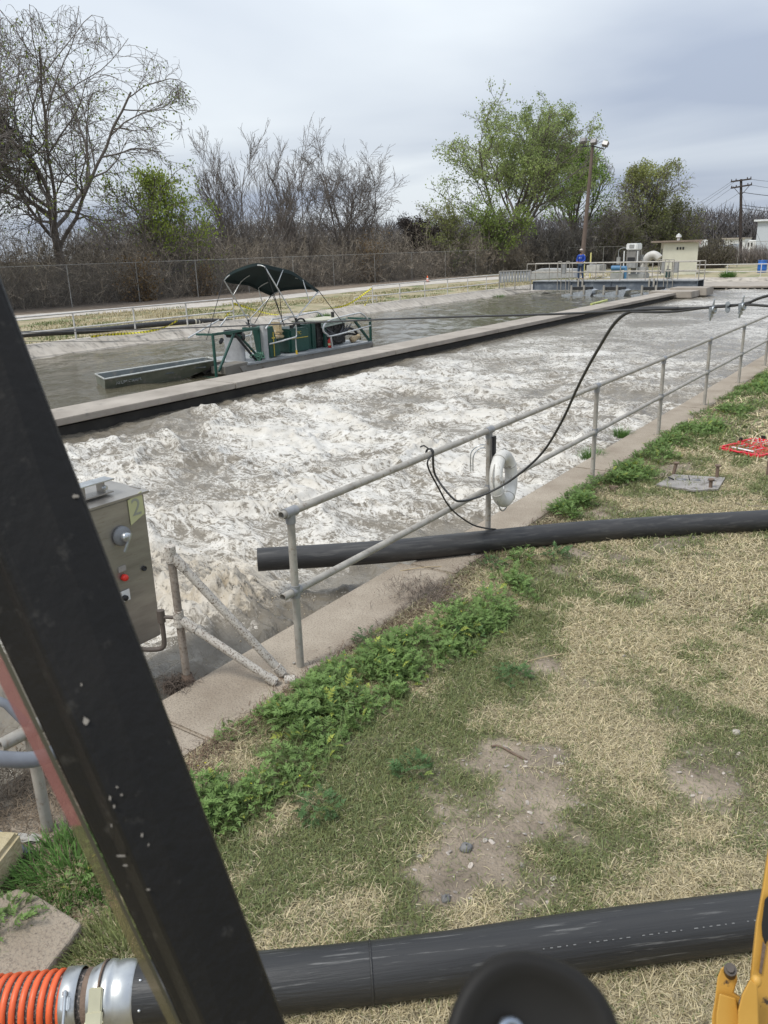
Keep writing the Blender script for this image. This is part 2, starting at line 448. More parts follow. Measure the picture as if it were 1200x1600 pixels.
# far end wall with its dark slot
b = MB()
b.box((-10.6, 53.5, -0.155), (17, 1.0, 0.09), bev=0.01)
b.box((-10.6, 57.2, -0.22), (17, 6.5, 0.08))
b.build('end_apron', m_conc2).__setitem__('kind', 'structure')
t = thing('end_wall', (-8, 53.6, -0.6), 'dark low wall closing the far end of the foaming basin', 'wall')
b = MB(); b.box((-7.6, 53.45, -0.65), (8.6, 0.6, 0.88)); b.build('wall_face', _mats['shadow_dark_concrete'], t)
b = MB()
for i in range(22): b.box((-11.6 + i * 0.4, 53.1, -0.31), (0.12, 0.12, 0.14))
b.build('spillway_teeth', m_conc2, t)

# ---- water
def wcoords(x0, x1, ys, nx):
    xs = np.linspace(x0, x1, nx); X, Y = np.meshgrid(xs, ys); return X, Y
def gridfaces(ny, nx):
    i = np.arange(ny - 1)[:, None] * nx + np.arange(nx - 1)[None]
    return np.stack([i, i + 1, i + nx + 1, i + nx], -1).reshape(-1, 4)
ys = [-4.0]
while ys[-1] < YE: ys.append(ys[-1] + max(0.03, 0.03 + (ys[-1] - 8) * 0.0065))
ys = np.array(ys)
X, Y = wcoords(WX0 - 0.3, WX1 + 0.02, ys, 270)
wx = X + 0.55 * (fbm(X * 0.9, Y * 0.9, 3, 3) - 0.5) * 2; wy = Y + 0.55 * (fbm(X * 0.9, Y * 0.9, 3, 31) - 0.5) * 2
def ridge(x, y, o, s): return 1 - np.abs(2 * fbm(x, y, o, s) - 1) * 2.2
r1 = ridge(wx * 0.55 + 4, wy * 0.95, 4, 11); r2 = ridge(wx * 1.7, wy * 2.3, 3, 23); r3 = ridge(wx * 4.1, wy * 5.3, 2, 41)
swell = fbm(X * 0.5, Y * 0.6, 2, 77) - 0.5
energy = 1 - 0.84 * sst(Y, 9, 30)
edge = sst(X, WX0 - 0.2, WX0 + 0.9) * (1 - 0.6 * sst(X, WX1 - 0.6, WX1))
boil = np.exp(-(((X + 5.6) / 1.2) ** 2 + ((Y - 4.3) / 0.95) ** 2))
boil2 = np.exp(-(((X + 4.6) / 0.45) ** 2 + ((Y - 4.25) / 0.35) ** 2))
H_ = (swell * 0.24 + np.clip(r1, 0, 1) ** 2.2 * 0.12 + np.clip(r2, 0, 1) ** 2 * 0.075 + np.clip(r3, -1, 1) * 0.012) * energy * (0.35 + 0.65 * edge)
bn = fbm(X * 6, Y * 6, 4, 5)
H_ = H_ + boil * (0.06 + 0.30 * np.clip(bn - 0.42, 0, 1) + 0.05 * np.clip(r3, 0, 1)) + boil2 * 0.22 * np.clip(ridge(X * 7, Y * 7, 3, 9), 0, 1)
Z = WZ + 0.02 - 0.06 * energy + H_
dxw = (fbm(X * 2.2, Y * 2.2, 2, 90) - 0.5) * 0.10 * energy; dyw = (fbm(X * 2.2, Y * 2.2, 2, 95) - 0.5) * 0.14 * energy
foam = np.clip(0.62 - 0.17 * sst(Y, 10, 34) + 0.08 * sst(Y, 2, 7), 0, 1) + (np.clip(r1, 0, 1) - 0.45) * 0.30 * energy + (fbm(X * 0.35, Y * 0.35, 3, 55) - 0.5) * 0.55
calm = np.clip(sst(X, WX1 - 1.25 - 0.25 * np.sin(Y), WX1 - 0.45) * (1 - sst(Y, 6.0, 8.5)) + (1 - sst(Y, 2.6, 3.5)) * .9 * sst(X, -6.5, -5), 0, 1)      # calmer brown strip by the near kerb
foam = foam * (0.5 + 0.5 * edge) - 0.75 * (1 - sst(X + .35 * (fbm(X * .7, Y * .9, 3, 600) - .5), WX0 - .1, WX0 + .75)) - 0.62 * calm  # foamless dark water along the divider, also standing in for its shadow band
brown = np.clip(boil * 1.4 + boil2 + 0.35 * np.clip(r1, 0, 1) ** 3 * (Y < 16) * (fbm(X * 0.8, Y * 0.8, 2, 66) > 0.5), 0, 1)
V = np.stack([X + dxw, Y + dyw, Z], -1).reshape(-1, 3)
col = np.stack([np.clip(foam, 0, 1), np.clip(brown, 0, 1), np.clip(energy, 0, 1)], -1).reshape(-1, 3)

def water_mat(name, foamy):
    m = bpy.data.materials.new(name); m.use_nodes = True; t = m.node_tree; bs = t.nodes['Principled BSDF']; n = t.nodes.new; L = t.links.new
    tcn = n('ShaderNodeTexCoord')
    def noise(scale, det, rough, dist, st=(1, 1, 1), typ='FBM'):
        mp_ = n('ShaderNodeMapping'); mp_.inputs['Scale'].default_value = st; L(tcn.outputs['Object'], mp_.inputs[0])
        z = n('ShaderNodeTexNoise'); z.noise_type = typ; z.inputs['Scale'].default_value = scale; z.inputs['Detail'].default_value = det
        z.inputs['Roughness'].default_value = rough; z.inputs['Distortion'].default_value = dist; L(mp_.outputs[0], z.inputs['Vector']); return z.outputs[0]
    def math_(op, a, b_=None, clamp=False):
        q = n('ShaderNodeMath'); q.operation = op; q.use_clamp = clamp
        for i, v_ in enumerate((a, b_)):
            if v_ is None: continue
            if isinstance(v_, (int, float)): q.inputs[i].default_value = v_
            else: L(v_, q.inputs[i])
        return q.outputs[0]
    def mixc(fac, a, b_):
        q = n('ShaderNodeMix'); q.data_type = 'RGBA'; L(fac, q.inputs['Factor'])
        for k_, v_ in (('A', a), ('B', b_)):
            if isinstance(v_, tuple): q.inputs[k_].default_value = (*v_, 1)
            else: L(v_, q.inputs[k_])
        return q.outputs['Result']
    if foamy:
        at = n('ShaderNodeAttribute'); at.attribute_name = 'Col'; sp = n('ShaderNodeSeparateColor'); L(at.outputs['Color'], sp.inputs[0])
        # lacy foam: ridges of warped noise at two scales
        a = noise(2.0, 5, 0.62, 1.9, (1, 1.5, 1)); b_ = noise(7.0, 4, 0.6, 1.6, (1, 1.5, 1)); e_ = noise(19, 3, 0.6, 1.2, (1, 1.4, 1)); c_ = noise(0.7, 3, 0.5, 0.8)
        ra = math_('SUBTRACT', 1.0, math_('MULTIPLY', math_('ABSOLUTE', math_('SUBTRACT', a, 0.5)), 7.0))
        rb = math_('SUBTRACT', 1.0, math_('MULTIPLY', math_('ABSOLUTE', math_('SUBTRACT', b_, 0.5)), 7.0))
        re = math_('SUBTRACT', 1.0, math_('MULTIPLY', math_('ABSOLUTE', math_('SUBTRACT', e_, 0.5)), 6.5)); rb = math_('ADD', rb, math_('MULTIPLY', re, 0.55))
        lace = math_('ADD', math_('MULTIPLY', ra, 0.46), math_('MULTIPLY', rb, 0.40))
        lace = math_('ADD', lace, math_('MULTIPLY', math_('SUBTRACT', c_, 0.5), 0.8))
        v = math_('ADD', math_('ADD', math_('MULTIPLY', sp.outputs[0], 1.75), math_('MULTIPLY', lace, 1.35)), -1.87)
        mr = n('ShaderNodeMapRange'); mr.inputs['From Min'].default_value = -0.22; mr.inputs['From Max'].default_value = 0.50; L(v, mr.inputs['Value'])
        fo = mr.outputs[0]
        murk = mixc(noise(2.0, 3, 0.5, 0.5), (0.145, 0.125, 0.095), (0.215, 0.19, 0.15))
        fwhite = mixc(noise(3.5, 4, 0.6, 0.5), (0.46, 0.425, 0.36), (0.75, 0.73, 0.685))
        fcol = mixc(math_('MULTIPLY', sp.outputs[1], noise(4.5, 4, 0.6, 1.0)), fwhite, (0.34, 0.255, 0.14))
        f1 = n('ShaderNodeMapRange'); L(fo, f1.inputs['Value']); f1.inputs['From Max'].default_value = 0.5
        f2 = n('ShaderNodeMapRange'); L(fo, f2.inputs['Value']); f2.inputs['From Min'].default_value = 0.42
        cbase = mixc(f2.outputs[0], mixc(f1.outputs[0], murk, (0.30, 0.268, 0.22)), fcol)
        L(cbase, bs.inputs['Base Color'])
        ro = n('ShaderNodeMapRange'); L(fo, ro.inputs['Value']); ro.inputs['To Min'].default_value = 0.07; ro.inputs['To Max'].default_value = 0.4
        L(ro.outputs[0], bs.inputs['Roughness'])
        n1 = noise(7, 4, 0.6, 0.8, (0.7, 1.5, 1)); n2 = noise(26, 3, 0.6, 0.5)
        h = math_('ADD', math_('MULTIPLY', n1, 0.026), math_('MULTIPLY', n2, 0.006)); h = math_('ADD', h, math_('MULTIPLY', fo, 0.005))
    else:
        murk = mixc(noise(0.6, 3, 0.5, 0.5), (0.085, 0.075, 0.048), (0.125, 0.11, 0.075))
        L(murk, bs.inputs['Base Color']); bs.inputs['Roughness'].default_value = 0.09
        n1 = noise(2.2, 4, 0.6, 0.5, (1.5, 0.6, 1)); n2 = noise(8, 3, 0.6, 0.5, (1.5, 0.7, 1))
        h = math_('ADD', math_('MULTIPLY', n1, 0.022), math_('MULTIPLY', n2, 0.006))
    bp = n('ShaderNodeBump'); bp.inputs['Strength'].default_value = 1.0; bp.inputs['Distance'].default_value = 1.0
    L(h, bp.inputs['Height']); L(bp.outputs[0], bs.inputs['Normal'])
    bs.inputs['IOR'].default_value = 1.33
    return m
o = fastmesh('churning_water', V, gridfaces(len(ys), 270), water_mat('foaming_brown_water', True), col=col, smooth=True)
tag(o, kind='structure')

ys2 = [-10.0]
while ys2[-1] < 60.5: ys2.append(ys2[-1] + 0.10)
ys2 = np.array(ys2)
X, Y = wcoords(VX0 - 0.25, VX1 + 0.35, ys2, 130)
Z = WZ + 0.02 + 0.09 * (fbm(X * 1.6 + .8 * Y, Y * 0.9 - .5 * X, 3, 8) - 0.5) * (.4 + 1.2 * fbm(X * .25, Y * .25, 2, 88)) + 0.018 * (fbm(X * 5 + 2 * Y, Y * 2.5, 2, 18) - 0.5)
o = fastmesh('calm_water', np.stack([X, Y, Z], -1).reshape(-1, 3), gridfaces(len(ys2), 130), water_mat('murky_brown_water', False), smooth=True)
tag(o, kind='structure')
b = MB(); b.box((-12.7, 56.9, WZ - 0.02), (19.2, 7.6, 0.03)); o = b.build('end_water', _mats.get('x') or bpy.data.materials['murky_brown_water']); tag(o, kind='structure')
b = MB(); b.box((-13, 22, -1.35), (20, 80, 0.1)); tag(b.build('basin_floor', _mats['shadow_dark_concrete']), kind='structure')

# flying drops and spray clots over the boiling spot
rs = np.random.RandomState(12)
n_ = 2600
px_ = -5.1 + rs.randn(n_) * 0.75; py_ = 3.9 + rs.randn(n_) * 0.55
k2 = rs.rand(n_) < 0.35; px_[k2] = -4.6 + rs.randn(k2.sum()) * 0.28; py_[k2] = 4.2 + rs.randn(k2.sum()) * 0.22
px_ = np.clip(px_, -9, -3.75)
pz_ = WZ + 0.02 + np.abs(rs.randn(n_)) * 0.10
oct_v = np.array([(1, 0, 0), (-1, 0, 0), (0, 1, 0), (0, -1, 0), (0, 0, 1), (0, 0, -1)], float)
oct_f = np.array([(0, 2, 4), (2, 1, 4), (1, 3, 4), (3, 0, 4), (2, 0, 5), (1, 2, 5), (3, 1, 5), (0, 3, 5)])
sz = 0.003 + 0.007 * rs.rand(n_) ** 3
Mx = rotm(rs.rand(n_) * 6.3, rs.rand(n_) * 2, s=sz)
cc = np.array([0.50, 0.42, 0.30]) * (0.7 + 0.6 * rs.rand(n_, 1))
V, Fc, C = inst(oct_v, oct_f, Mx, np.stack([px_, py_, pz_], 1), cc)
o = fastmesh('splash_spray', V, Fc, leafmat('spray_foam', 0.4, 0.2), col=C, smooth=True)
tag(o, 'brown spray thrown up beside the steel control cabinet', 'spray', kind='stuff')

# ---- far path, litter strip, end path
def strip(name, A, B, z, m, n=24):
    A = smooth_path(A, 6); B = smooth_path(B, 6); A[:, 2] = z; B[:, 2] = z
    k = len(A); V = np.vstack([A, B]); Fc = [(i, i + 1, k + i + 1, k + i) for i in range(k - 1)]
    o = fastmesh(name, V, Fc, m); bm = bmesh.new(); bm.from_mesh(o.data)
    for f in bm.faces:
        if f.normal.z < 0: f.normal_flip()
    bm.to_mesh(o.data); bm.free(); tag(o, kind='structure'); return o
zz = GZ + 0.012
near = [gp(x, y, zz) for x, y in [(-60, 509), (60, 498), (200, 487), (350, 477), (500, 461), (650, 446), (800, 435), (900, 430.5)]]
far = [gp(x, y, zz) for x, y in [(-60, 500), (60, 490), (200, 480), (350, 470), (500, 455), (650, 441), (800, 431), (900, 426)]]
m_path = mat('pale_gravel_path', (0.40, 0.36, 0.31), 0.95, col2=(0.56, 0.52, 0.46), scale=1.5, bump=0.4, bscale=20)
strip('path', near, far, zz, m_path)
near = [gp(x, y, zz) for x, y in [(880, 436), (960, 434), (1060, 429), (1120, 428), (1200, 427), (1330, 425)]]
far = [gp(x, y, zz) for x, y in [(880, 428), (960, 427), (1060, 423.5), (1120, 421), (1200, 420), (1330, 418)]]
strip('yard_path', near, far, zz, m_path)
near = [gp(x, y, GZ) + np.array([0, 0, 0]) for x, y in [(-60, 500), (60, 490), (200, 480), (350, 470), (500, 455), (650, 441), (800, 431)]]
far = [(p[0] - 14, p[1] + 3, 0) for p in near]
strip('leaf_litter', near, far, GZ + 0.007, mat('brown_leaf_litter', (0.14, 0.105, 0.075), 0.95, col2=(0.24, 0.19, 0.14), scale=3, bump=1, bscale=16))
near = [gp(x, y, GZ) for x, y in [(1090, 417), (1150, 416), (1260, 414)]]; far = [gp(x, y, GZ) for x, y in [(1090, 406), (1150, 405), (1260, 404)]]
strip('road', near, far, GZ + 0.009, mat('pale_road', (0.33, 0.32, 0.30), 0.9, scale=0.4))

# ---- near lawn: a finer sheet just above the ground sheet with soil patches
BARE = [(800, 1165, .36), (900, 1195, .30), (760, 1290, .26), (830, 1340, .2), (740, 1400, .18), (830, 1040, .3), (1120, 1232, .25), (930, 865, .35), (880, 900, .2),
        (1080, 790, .45), (1060, 740, .4), (1000, 800, .4), (860, 1230, .2), (700, 935, .16), (660, 930, .2), (1000, 985, .25), (1060, 960, .2), (950, 1080, .16), (730, 1335, .22), (60, 1250, .35), (130, 1440, .15), (30, 1350, .3)]
BP = [(gp(x, y)[:2], r) for x, y, r in BARE]
GREEN = [(600, 1230, .4), (560, 1330, .5), (420, 1330, .4), (860, 1110, .35), (740, 1160, .25), (1080, 1080, .35), (1130, 1120, .4), (950, 1050, .3), (830, 1000, .3), (760, 1060, .25), (660, 1180, .4), (1050, 1260, .35), (1180, 1250, .4), (980, 900, .25), (1120, 650, .8), (1150, 950, .5), (950, 1420, .35), (480, 1440, .4), (830, 1550, .4), (200, 1480, .3), (120, 1330, .4)]
GPn = [(gp(x, y)[:2], r) for x, y, r in GREEN]
def fields(x, y):
    n1 = fbm(x * 1.7, y * 1.7, 4, 101); n2 = fbm(x * 5, y * 5, 3, 131); n3 = fbm(x * 0.8, y * 0.8, 3, 151)
    bare = (n1 - 0.56) * 2.2 + (n2 - 0.5) * 2.0
    qx = x + (fbm(x * 2.2, y * 2.2, 3, 911) - .5) * .7; qy = y + (fbm(x * 2.2, y * 2.2, 3, 977) - .5) * .7
    for p, r in BP: bare = bare + 0.95 * np.exp(-((qx - p[0]) ** 2 + (qy - p[1]) ** 2) / (r * r) * 1.3)
    bare = sst(bare, 0.12, 1.25)
    gr = (n3 - 0.52) * 2.0 + (n1 - 0.5) * 2.2 + (n2 - 0.5) * 2.2 - 0.08
    for p, r in GPn: gr = gr + 0.36 * np.exp(-((x - p[0]) ** 2 + (y - p[1]) ** 2) / (r * r))
    gr = gr + 0.45 * np.exp(-((x + 2.3) / 0.5) ** 2)
    gr = sst(gr, -0.1, 1.0)
    return bare, gr
def lawn_z(x, y):
    return 0.012 + 0.035 * (fbm(x * 1.2, y * 1.2, 3, 201) - 0.35) * sst(x, -3.0, -2.5)
xs = np.linspace(-3.0, 4.2, 150); yl = np.linspace(-0.5, 24.0, 420)
X, Y = np.meshgrid(xs, yl)
bare, gr = fields(X, Y)
Z = lawn_z(X, Y) + 0.012 * (fbm(X * 9, Y * 9, 3, 5) - 0.5)
Z[0, :] -= .05; Z[-1, :] -= .05; Z[:, -1] -= .05; Z = np.maximum(Z, 0.004)
soil = np.array([0.33, 0.27, 0.205]); straw = np.array([0.29, 0.245, 0.165]); grn = np.array([0.12, 0.12, 0.06])
c = straw * (1 - gr[..., None]) + grn * gr[..., None]
c = c * (1 - bare[..., None]) + soil * bare[..., None] * (0.45 + 1.1 * fbm(X * 3, Y * 3, 4, 11))[..., None]
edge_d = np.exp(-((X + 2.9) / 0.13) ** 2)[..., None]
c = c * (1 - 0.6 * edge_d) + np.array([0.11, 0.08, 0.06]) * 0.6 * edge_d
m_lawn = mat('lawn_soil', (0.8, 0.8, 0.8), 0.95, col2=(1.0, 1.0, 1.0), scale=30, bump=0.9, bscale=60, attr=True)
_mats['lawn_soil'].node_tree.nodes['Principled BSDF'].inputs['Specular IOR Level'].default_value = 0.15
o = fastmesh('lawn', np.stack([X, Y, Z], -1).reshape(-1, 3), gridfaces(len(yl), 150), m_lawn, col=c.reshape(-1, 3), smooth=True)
tag(o, kind='structure')

# visible test in the ground plane: keep only blades the photograph could nearly see
def seen(x, y, margin=60):
    c_ = R.T @ np.stack([x, y, np.full_like(x, -CH)])
    u = 600 + F * c_[0] / -c_[2]; v = 800 - F * c_[1] / -c_[2]
    return (-c_[2] > 0.3) & (u > -margin) & (u < 1200 + margin * 3) & (v < 1600 + margin * 2)
def blades(n, x0, x1, y0, y1, seed, lmin, lmax, w, keep=1.0, densf=None):
    rs = np.random.RandomState(seed)
    x = rs.uniform(x0, x1, n); y = y0 + (y1 - y0) * rs.rand(n) ** 1.0
    k = seen(x, y); x = x[k]; y = y[k]
    bare, gr = fields(x, y); k = rs.rand(len(x)) > bare ** 1.4 * 0.93 ; x = x[k]; y = y[k]; gr = gr[k]
    isg = rs.rand(len(x)) < gr * 0.85 + 0.06
    m_ = len(x); ln = rs.uniform(lmin, lmax, m_) * np.where(isg, 0.95, 1.15) * (.55 + 1.1 * fbm(x * 7, y * 7, 3, 71)) * np.where(rs.rand(m_) < .04, 1.9, 1)
    yaw = rs.rand(m_) * 6.283; pit = np.where(isg, rs.uniform(0.25, 1.35, m_), rs.uniform(-0.05, 0.75, m_))
    # blade: 3 segments, bending over
    bend = rs.uniform(0.1, 1.3, m_)
    s_ = np.array([0, 0.4, 0.75, 1.0]); wd_ = np.array([1.0, 0.85, 0.55, 0.08])
    pts = np.zeros((m_, 4, 3)); p = np.zeros((m_, 3)); ang = pit.copy()
    for i in range(1, 4):
        d = s_[i] - s_[i - 1]
        hor = np.cos(ang) * d * ln; p = p + np.stack([-np.sin(yaw) * hor, np.cos(yaw) * hor, np.sin(ang) * d * ln], 1)
        pts[:, i] = p; ang = ang - bend * 0.5
    base = np.stack([x, y, lawn_z(x, y) + 0.004], 1)
    side = np.stack([np.cos(yaw), np.sin(yaw), rs.uniform(-.5, .5, m_)], 1) * (w * rs.uniform(0.6, 1.3, m_))[:, None] * 0.5
    Vl = base[:, None] + pts - side[:, None] * wd_[None, :, None]; Vr = base[:, None] + pts + side[:, None] * wd_[None, :, None]
    V = np.stack([Vl, Vr], 2).reshape(m_, 8, 3); V[..., 2] = np.maximum(V[..., 2], base[:, None, 2] - 0.006)
    f = np.array([(0, 1, 3, 2), (2, 3, 5, 4), (4, 5, 7, 6)])
    Fc = (f[None] + (np.arange(m_) * 8)[:, None, None]).reshape(-1, 4)
    cs = np.array([0.65, 0.565, 0.385]); cg = np.array([0.165, 0.205, 0.09])
    j = rs.rand(m_, 1)
    col = np.where(isg[:, None], cg * (0.65 + 0.8 * j) + np.array([0.06, 0.03, 0]) * rs.rand(m_, 1), cs * (0.42 + 0.80 * j) - np.array([0, 0.01, 0.05]) * rs.rand(m_, 1))
    return V.reshape(-1, 3), Fc, np.repeat(np.clip(col, 0, 1), 8, 0)
parts = [blades(430000, -3.0, 1.2, 0.8, 5.5, 1, 0.018, 0.042, 0.0030), blades(240000, -3.0, 1.5, 4.5, 11.0, 2, 0.024, 0.055, 0.0055), blades(60000, -3.0, 2.5, 10, 24.0, 3, 0.05, 0.11, 0.016)]
off = 0; VV = []; FF = []; CC = []
for v_, f_, c_ in parts:
    VV.append(v_); FF.append(f_ + off); CC.append(c_); off += len(v_)
o = fastmesh('lawn_grass', np.vstack(VV), np.vstack(FF), leafmat('grass_blades', 0.65, 0.25), col=np.vstack(CC))
tag(o, 'short dry straw and green grass of the near lawn', 'grass', kind='stuff')
print('blades', off // 8)

# ---- pebbles on the bare soil
rs = np.random.RandomState(5)
n_ = 16000; x = rs.uniform(-3, 0.8, n_); y = rs.uniform(1.2, 11, n_); k = seen(x, y); x = x[k]; y = y[k]
bare, gr = fields(x, y); k = (bare > 0.4) & (rs.rand(len(x)) < 0.95); x = x[k]; y = y[k]; n_ = len(x)
def blob(seed, n=7, m=5):
    r_ = np.random.RandomState(seed); b_ = MB(); b_.sphere((0, 0, 0), 1, n, m); v_ = b_.v[0]; v_ = v_ * (1 + 0.18 * r_.randn(1, 3)) ; v_ = v_ + 0.10 * r_.randn(*v_.shape) ; return v_, np.array(b_.f)
pv, pf = blob(2)
sz = 0.003 + 0.011 * rs.rand(n_) ** 5
Mx = rotm(rs.rand(n_) * 6.3, rs.rand(n_) * 0.6, s=sz) * np.array([1, 1.3, 0.6])[None, None, :]
g_ = rs.rand(n_, 1)
V, Fc, C = inst(pv, pf, Mx, np.stack([x, y, lawn_z(x, y) + sz * 0.3], 1), np.array([0.34, 0.30, 0.26]) * (0.55 + 0.9 * g_))
tag(fastmesh('soil_pebbles', V, Fc, leafmat('pebble_stone', 0.85, 0), col=np.clip(C, 0, 1)), 'small pebbles scattered over the bare soil patches', 'gravel', kind='stuff')

# ---- leafy weeds along the kerb
LV = []; LF = []
def leaf_proto():
    """a pinnate leaf about 1 long: stalk, lobes, slightly arched"""
    V = []; Fq = []
    def quad(a, b, c, d): k = len(V); V.extend([a, b, c, d]); Fq.append((k, k + 1, k + 2, k + 3))
    z = lambda t: 0.30 * t - 0.42 * t * t
    quad((-0.02, 0, 0), (0.02, 0, 0), (0.03, 0.6, z(.6)), (-0.03, 0.6, z(.6)))
    for t_, l in ((0.25, 0.20), (0.45, 0.27), (0.65, 0.24)):
        for s in (-1, 1):
            quad((0, t_ - 0.03, z(t_)), (s * l * 0.55, t_ + 0.02, z(t_) + 0.03), (s * l, t_ + 0.17, z(t_) - 0.02), (0, t_ + 0.07, z(t_)))
    quad((0, 0.6, z(.6)), (0.10, 0.78, z(.78)), (0, 1.05, z(1.05)), (-0.10, 0.78, z(.78)))
    return np.array(V, float), np.array(Fq)
leafV, leafF = leaf_proto()
simpV = np.array([(0, 0, 0), (0.17, 0.45, 0.10), (0, 1.0, -0.02), (-0.17, 0.45, 0.10)], float); simpF = np.array([(0, 1, 2, 3)])
def weeds(cx, cy, h, rad, seed, nl=34, pinn=True, cbase=(0.15, 0.23, 0.07)):
    """arrays of leaves for plants at cx,cy with height h"""
    rs = np.random.RandomState(seed); n = len(cx); idx = np.repeat(np.arange(n), nl); m_ = len(idx)
    a = rs.rand(m_) * 6.283; rr = np.sqrt(rs.rand(m_)) * rad[idx]; hh = h[idx] * rs.rand(m_) ** 0.6
    lx = cx[idx] + np.cos(a) * rr; ly = cy[idx] + np.sin(a) * rr
    yaw = a - math.pi / 2 + rs.randn(m_) * 0.7; pit = rs.uniform(-0.2, 1.1, m_)
    s = rs.uniform(0.45, 1.5, m_) * (0.058 if pinn else 0.040) * (0.7 + 0.5 * h[idx] / 0.2)
    M_ = rotm(yaw, pit, rs.uniform(-.6, .6, m_), s)
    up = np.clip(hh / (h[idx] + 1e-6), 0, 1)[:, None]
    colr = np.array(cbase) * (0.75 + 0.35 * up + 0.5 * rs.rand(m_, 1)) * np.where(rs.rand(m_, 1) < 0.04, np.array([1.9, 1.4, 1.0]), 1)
    T_ = np.stack([lx, ly, lawn_z(lx, ly) + hh * (1 - 0.5 * (rr / (rad[idx] + 1e-6)) ** 2)], 1)
    return inst(leafV if pinn else simpV, leafF if pinn else simpF, M_, T_, np.clip(colr, 0, 1))
rs = np.random.RandomState(44)
def in_strip(n, seed):
    r_ = np.random.RandomState(seed); y = r_.uniform(1.0, 19, n); x = r_.uniform(-3.3, -1.2, n)
    #  centre line and half width of the weed belt along the kerb
    yc = [1.6, 2.0, 2.4, 3.0, 3.8, 4.6, 5.15, 5.5, 6.6, 6.8, 8, 10, 13, 16, 19]
    cx = [-2.7, -2.62, -2.62, -2.66, -2.62, -2.52, -2.50, -2.6, -2.9, -2.85, -2.83, -2.75, -2.66, -2.55, -2.5]
    hw = [0.05, 0.20, 0.30, 0.29, 0.27, 0.24, 0.19, 0.03, 0.03, 0.16, 0.22, 0.26, 0.32, 0.36, 0.35]
    d = np.abs(x - np.interp(y, yc, cx)) / np.interp(y, yc, hw)
    k = (d + (fbm(x * 3, y * 3, 3, 61) - 0.5) * 1.4 < 0.95); return x[k], y[k], d[k]
x, y, d = in_strip(9000, 3)
k = rs.rand(len(x)) < np.where(y < 6, 0.55, 0.42) * np.clip((fbm(x * 1.6, y * 1.6, 3, 333) - np.where(y < 6, .37, .41)) * 6, np.where(y < 6, .15, .06), 1); x = x[k]; y = y[k]; d = d[k]
h = (0.035 + 0.115 * (1 - np.clip(d, 0, 1) ** 2)) * (0.7 + 0.6 * fbm(x * 2, y * 2, 2, 9)); h = np.where(y > 6, h * 0.9, h)
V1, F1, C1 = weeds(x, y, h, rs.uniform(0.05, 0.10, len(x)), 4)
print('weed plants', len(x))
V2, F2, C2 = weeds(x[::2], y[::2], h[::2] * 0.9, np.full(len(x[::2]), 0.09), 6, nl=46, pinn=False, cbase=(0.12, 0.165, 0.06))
kf = np.random.RandomState(15).rand(len(x)) < .12; nf = int(kf.sum()); fx = x[kf]; fy = y[kf]; fh = h[kf] + .05
rsf = np.random.RandomState(16); fv = np.array([(math.cos(a_) , math.sin(a_), .25 * (-1) ** i_) for i_, a_ in enumerate(np.linspace(0, 6.283, 8, endpoint=False))] + [(0, 0, .3)]); ff_ = np.array([(i_, (i_ + 1) % 8, 8, 8) for i_ in range(8)])
V3, F3, C3 = inst(fv, ff_, rotm(rsf.rand(nf) * 6, rsf.rand(nf) * .6, s=np.full(nf, .0048)), np.stack([fx + rsf.randn(nf) * .03, fy, lawn_z(fx, fy) + fh], 1), np.tile(np.array([[.62, .56, .04]]), (nf, 1)))
# grass blades growing through the weeds
kg = np.random.RandomState(17).randint(0, len(x), 9000); gx = x[kg] + rsf.randn(9000) * .06; gy = y[kg] + rsf.randn(9000) * .06; l_ = rsf.uniform(.05, .15, 9000)
gP = np.array([(-1, 0, 0), (1, 0, 0), (.8, .45, .04), (-.8, .45, .04), (.45, .8, -.03), (-.45, .8, -.03), (0.05, 1, -.2), (-0.05, 1, -.2)], float); gF = np.array([(0, 1, 2, 3), (3, 2, 4, 5), (5, 4, 6, 7)])
V4, F4, C4 = inst(gP, gF, rotm(rsf.rand(9000) * 6.28, rsf.uniform(.3, 1.4, 9000)) * np.stack([np.full(9000, .0022), l_, l_], 1)[:, None, :], np.stack([gx, gy, lawn_z(gx, gy)], 1), np.array([.20, .25, .10]) * (.5 + rsf.rand(9000, 1)))
a1 = len(V1); a2 = a1 + len(V2); a3 = a2 + len(V3)
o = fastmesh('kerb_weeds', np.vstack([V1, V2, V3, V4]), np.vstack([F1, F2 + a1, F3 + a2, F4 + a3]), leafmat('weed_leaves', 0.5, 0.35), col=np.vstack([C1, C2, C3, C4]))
tag(o, 'bright green leafy weeds growing in a belt along the near kerb', 'weeds', kind='stuff')
# dead brown stems and roots along the kerb edge
def deadstems(n, xs_, ys_, ln, seed, colr, w=0.004, pitch=(0, .8), z0=0.01):
    r_ = np.random.RandomState(seed); yaw = r_.rand(n) * 6.28; pit = r_.uniform(*pitch, n)
    P = np.array([(-1, 0, 0), (1, 0, 0), (1, .5, .1), (-1, .5, .1), (-.3, 1, -.1), (.3, 1, -.1)], float); Fq = np.array([(0, 1, 2, 3), (3, 2, 5, 4)])
    l = r_.uniform(0.4, 1, n) * ln; M_ = rotm(yaw, pit); M_ = M_ * np.stack([np.full(n, w / 2), l, l], 1)[:, None, :]
    T_ = np.stack([xs_, ys_, lawn_z(xs_, ys_) + z0], 1)
    return inst(P, Fq, M_, T_, np.array(colr) * (0.5 + r_.rand(n, 1)))
r_ = np.random.RandomState(9); n_ = 9000
yy = r_.uniform(1.2, 10, n_); xx = -2.93 + r_.randn(n_) * 0.06 + 0.02 * np.sin(yy * 3); xx = np.where(r_.rand(n_) < 0.25, xx + r_.rand(n_) * 0.5, xx)
V1, F1, C1 = deadstems(n_, xx, yy, 0.06, 10, (0.16, 0.11, 0.075))
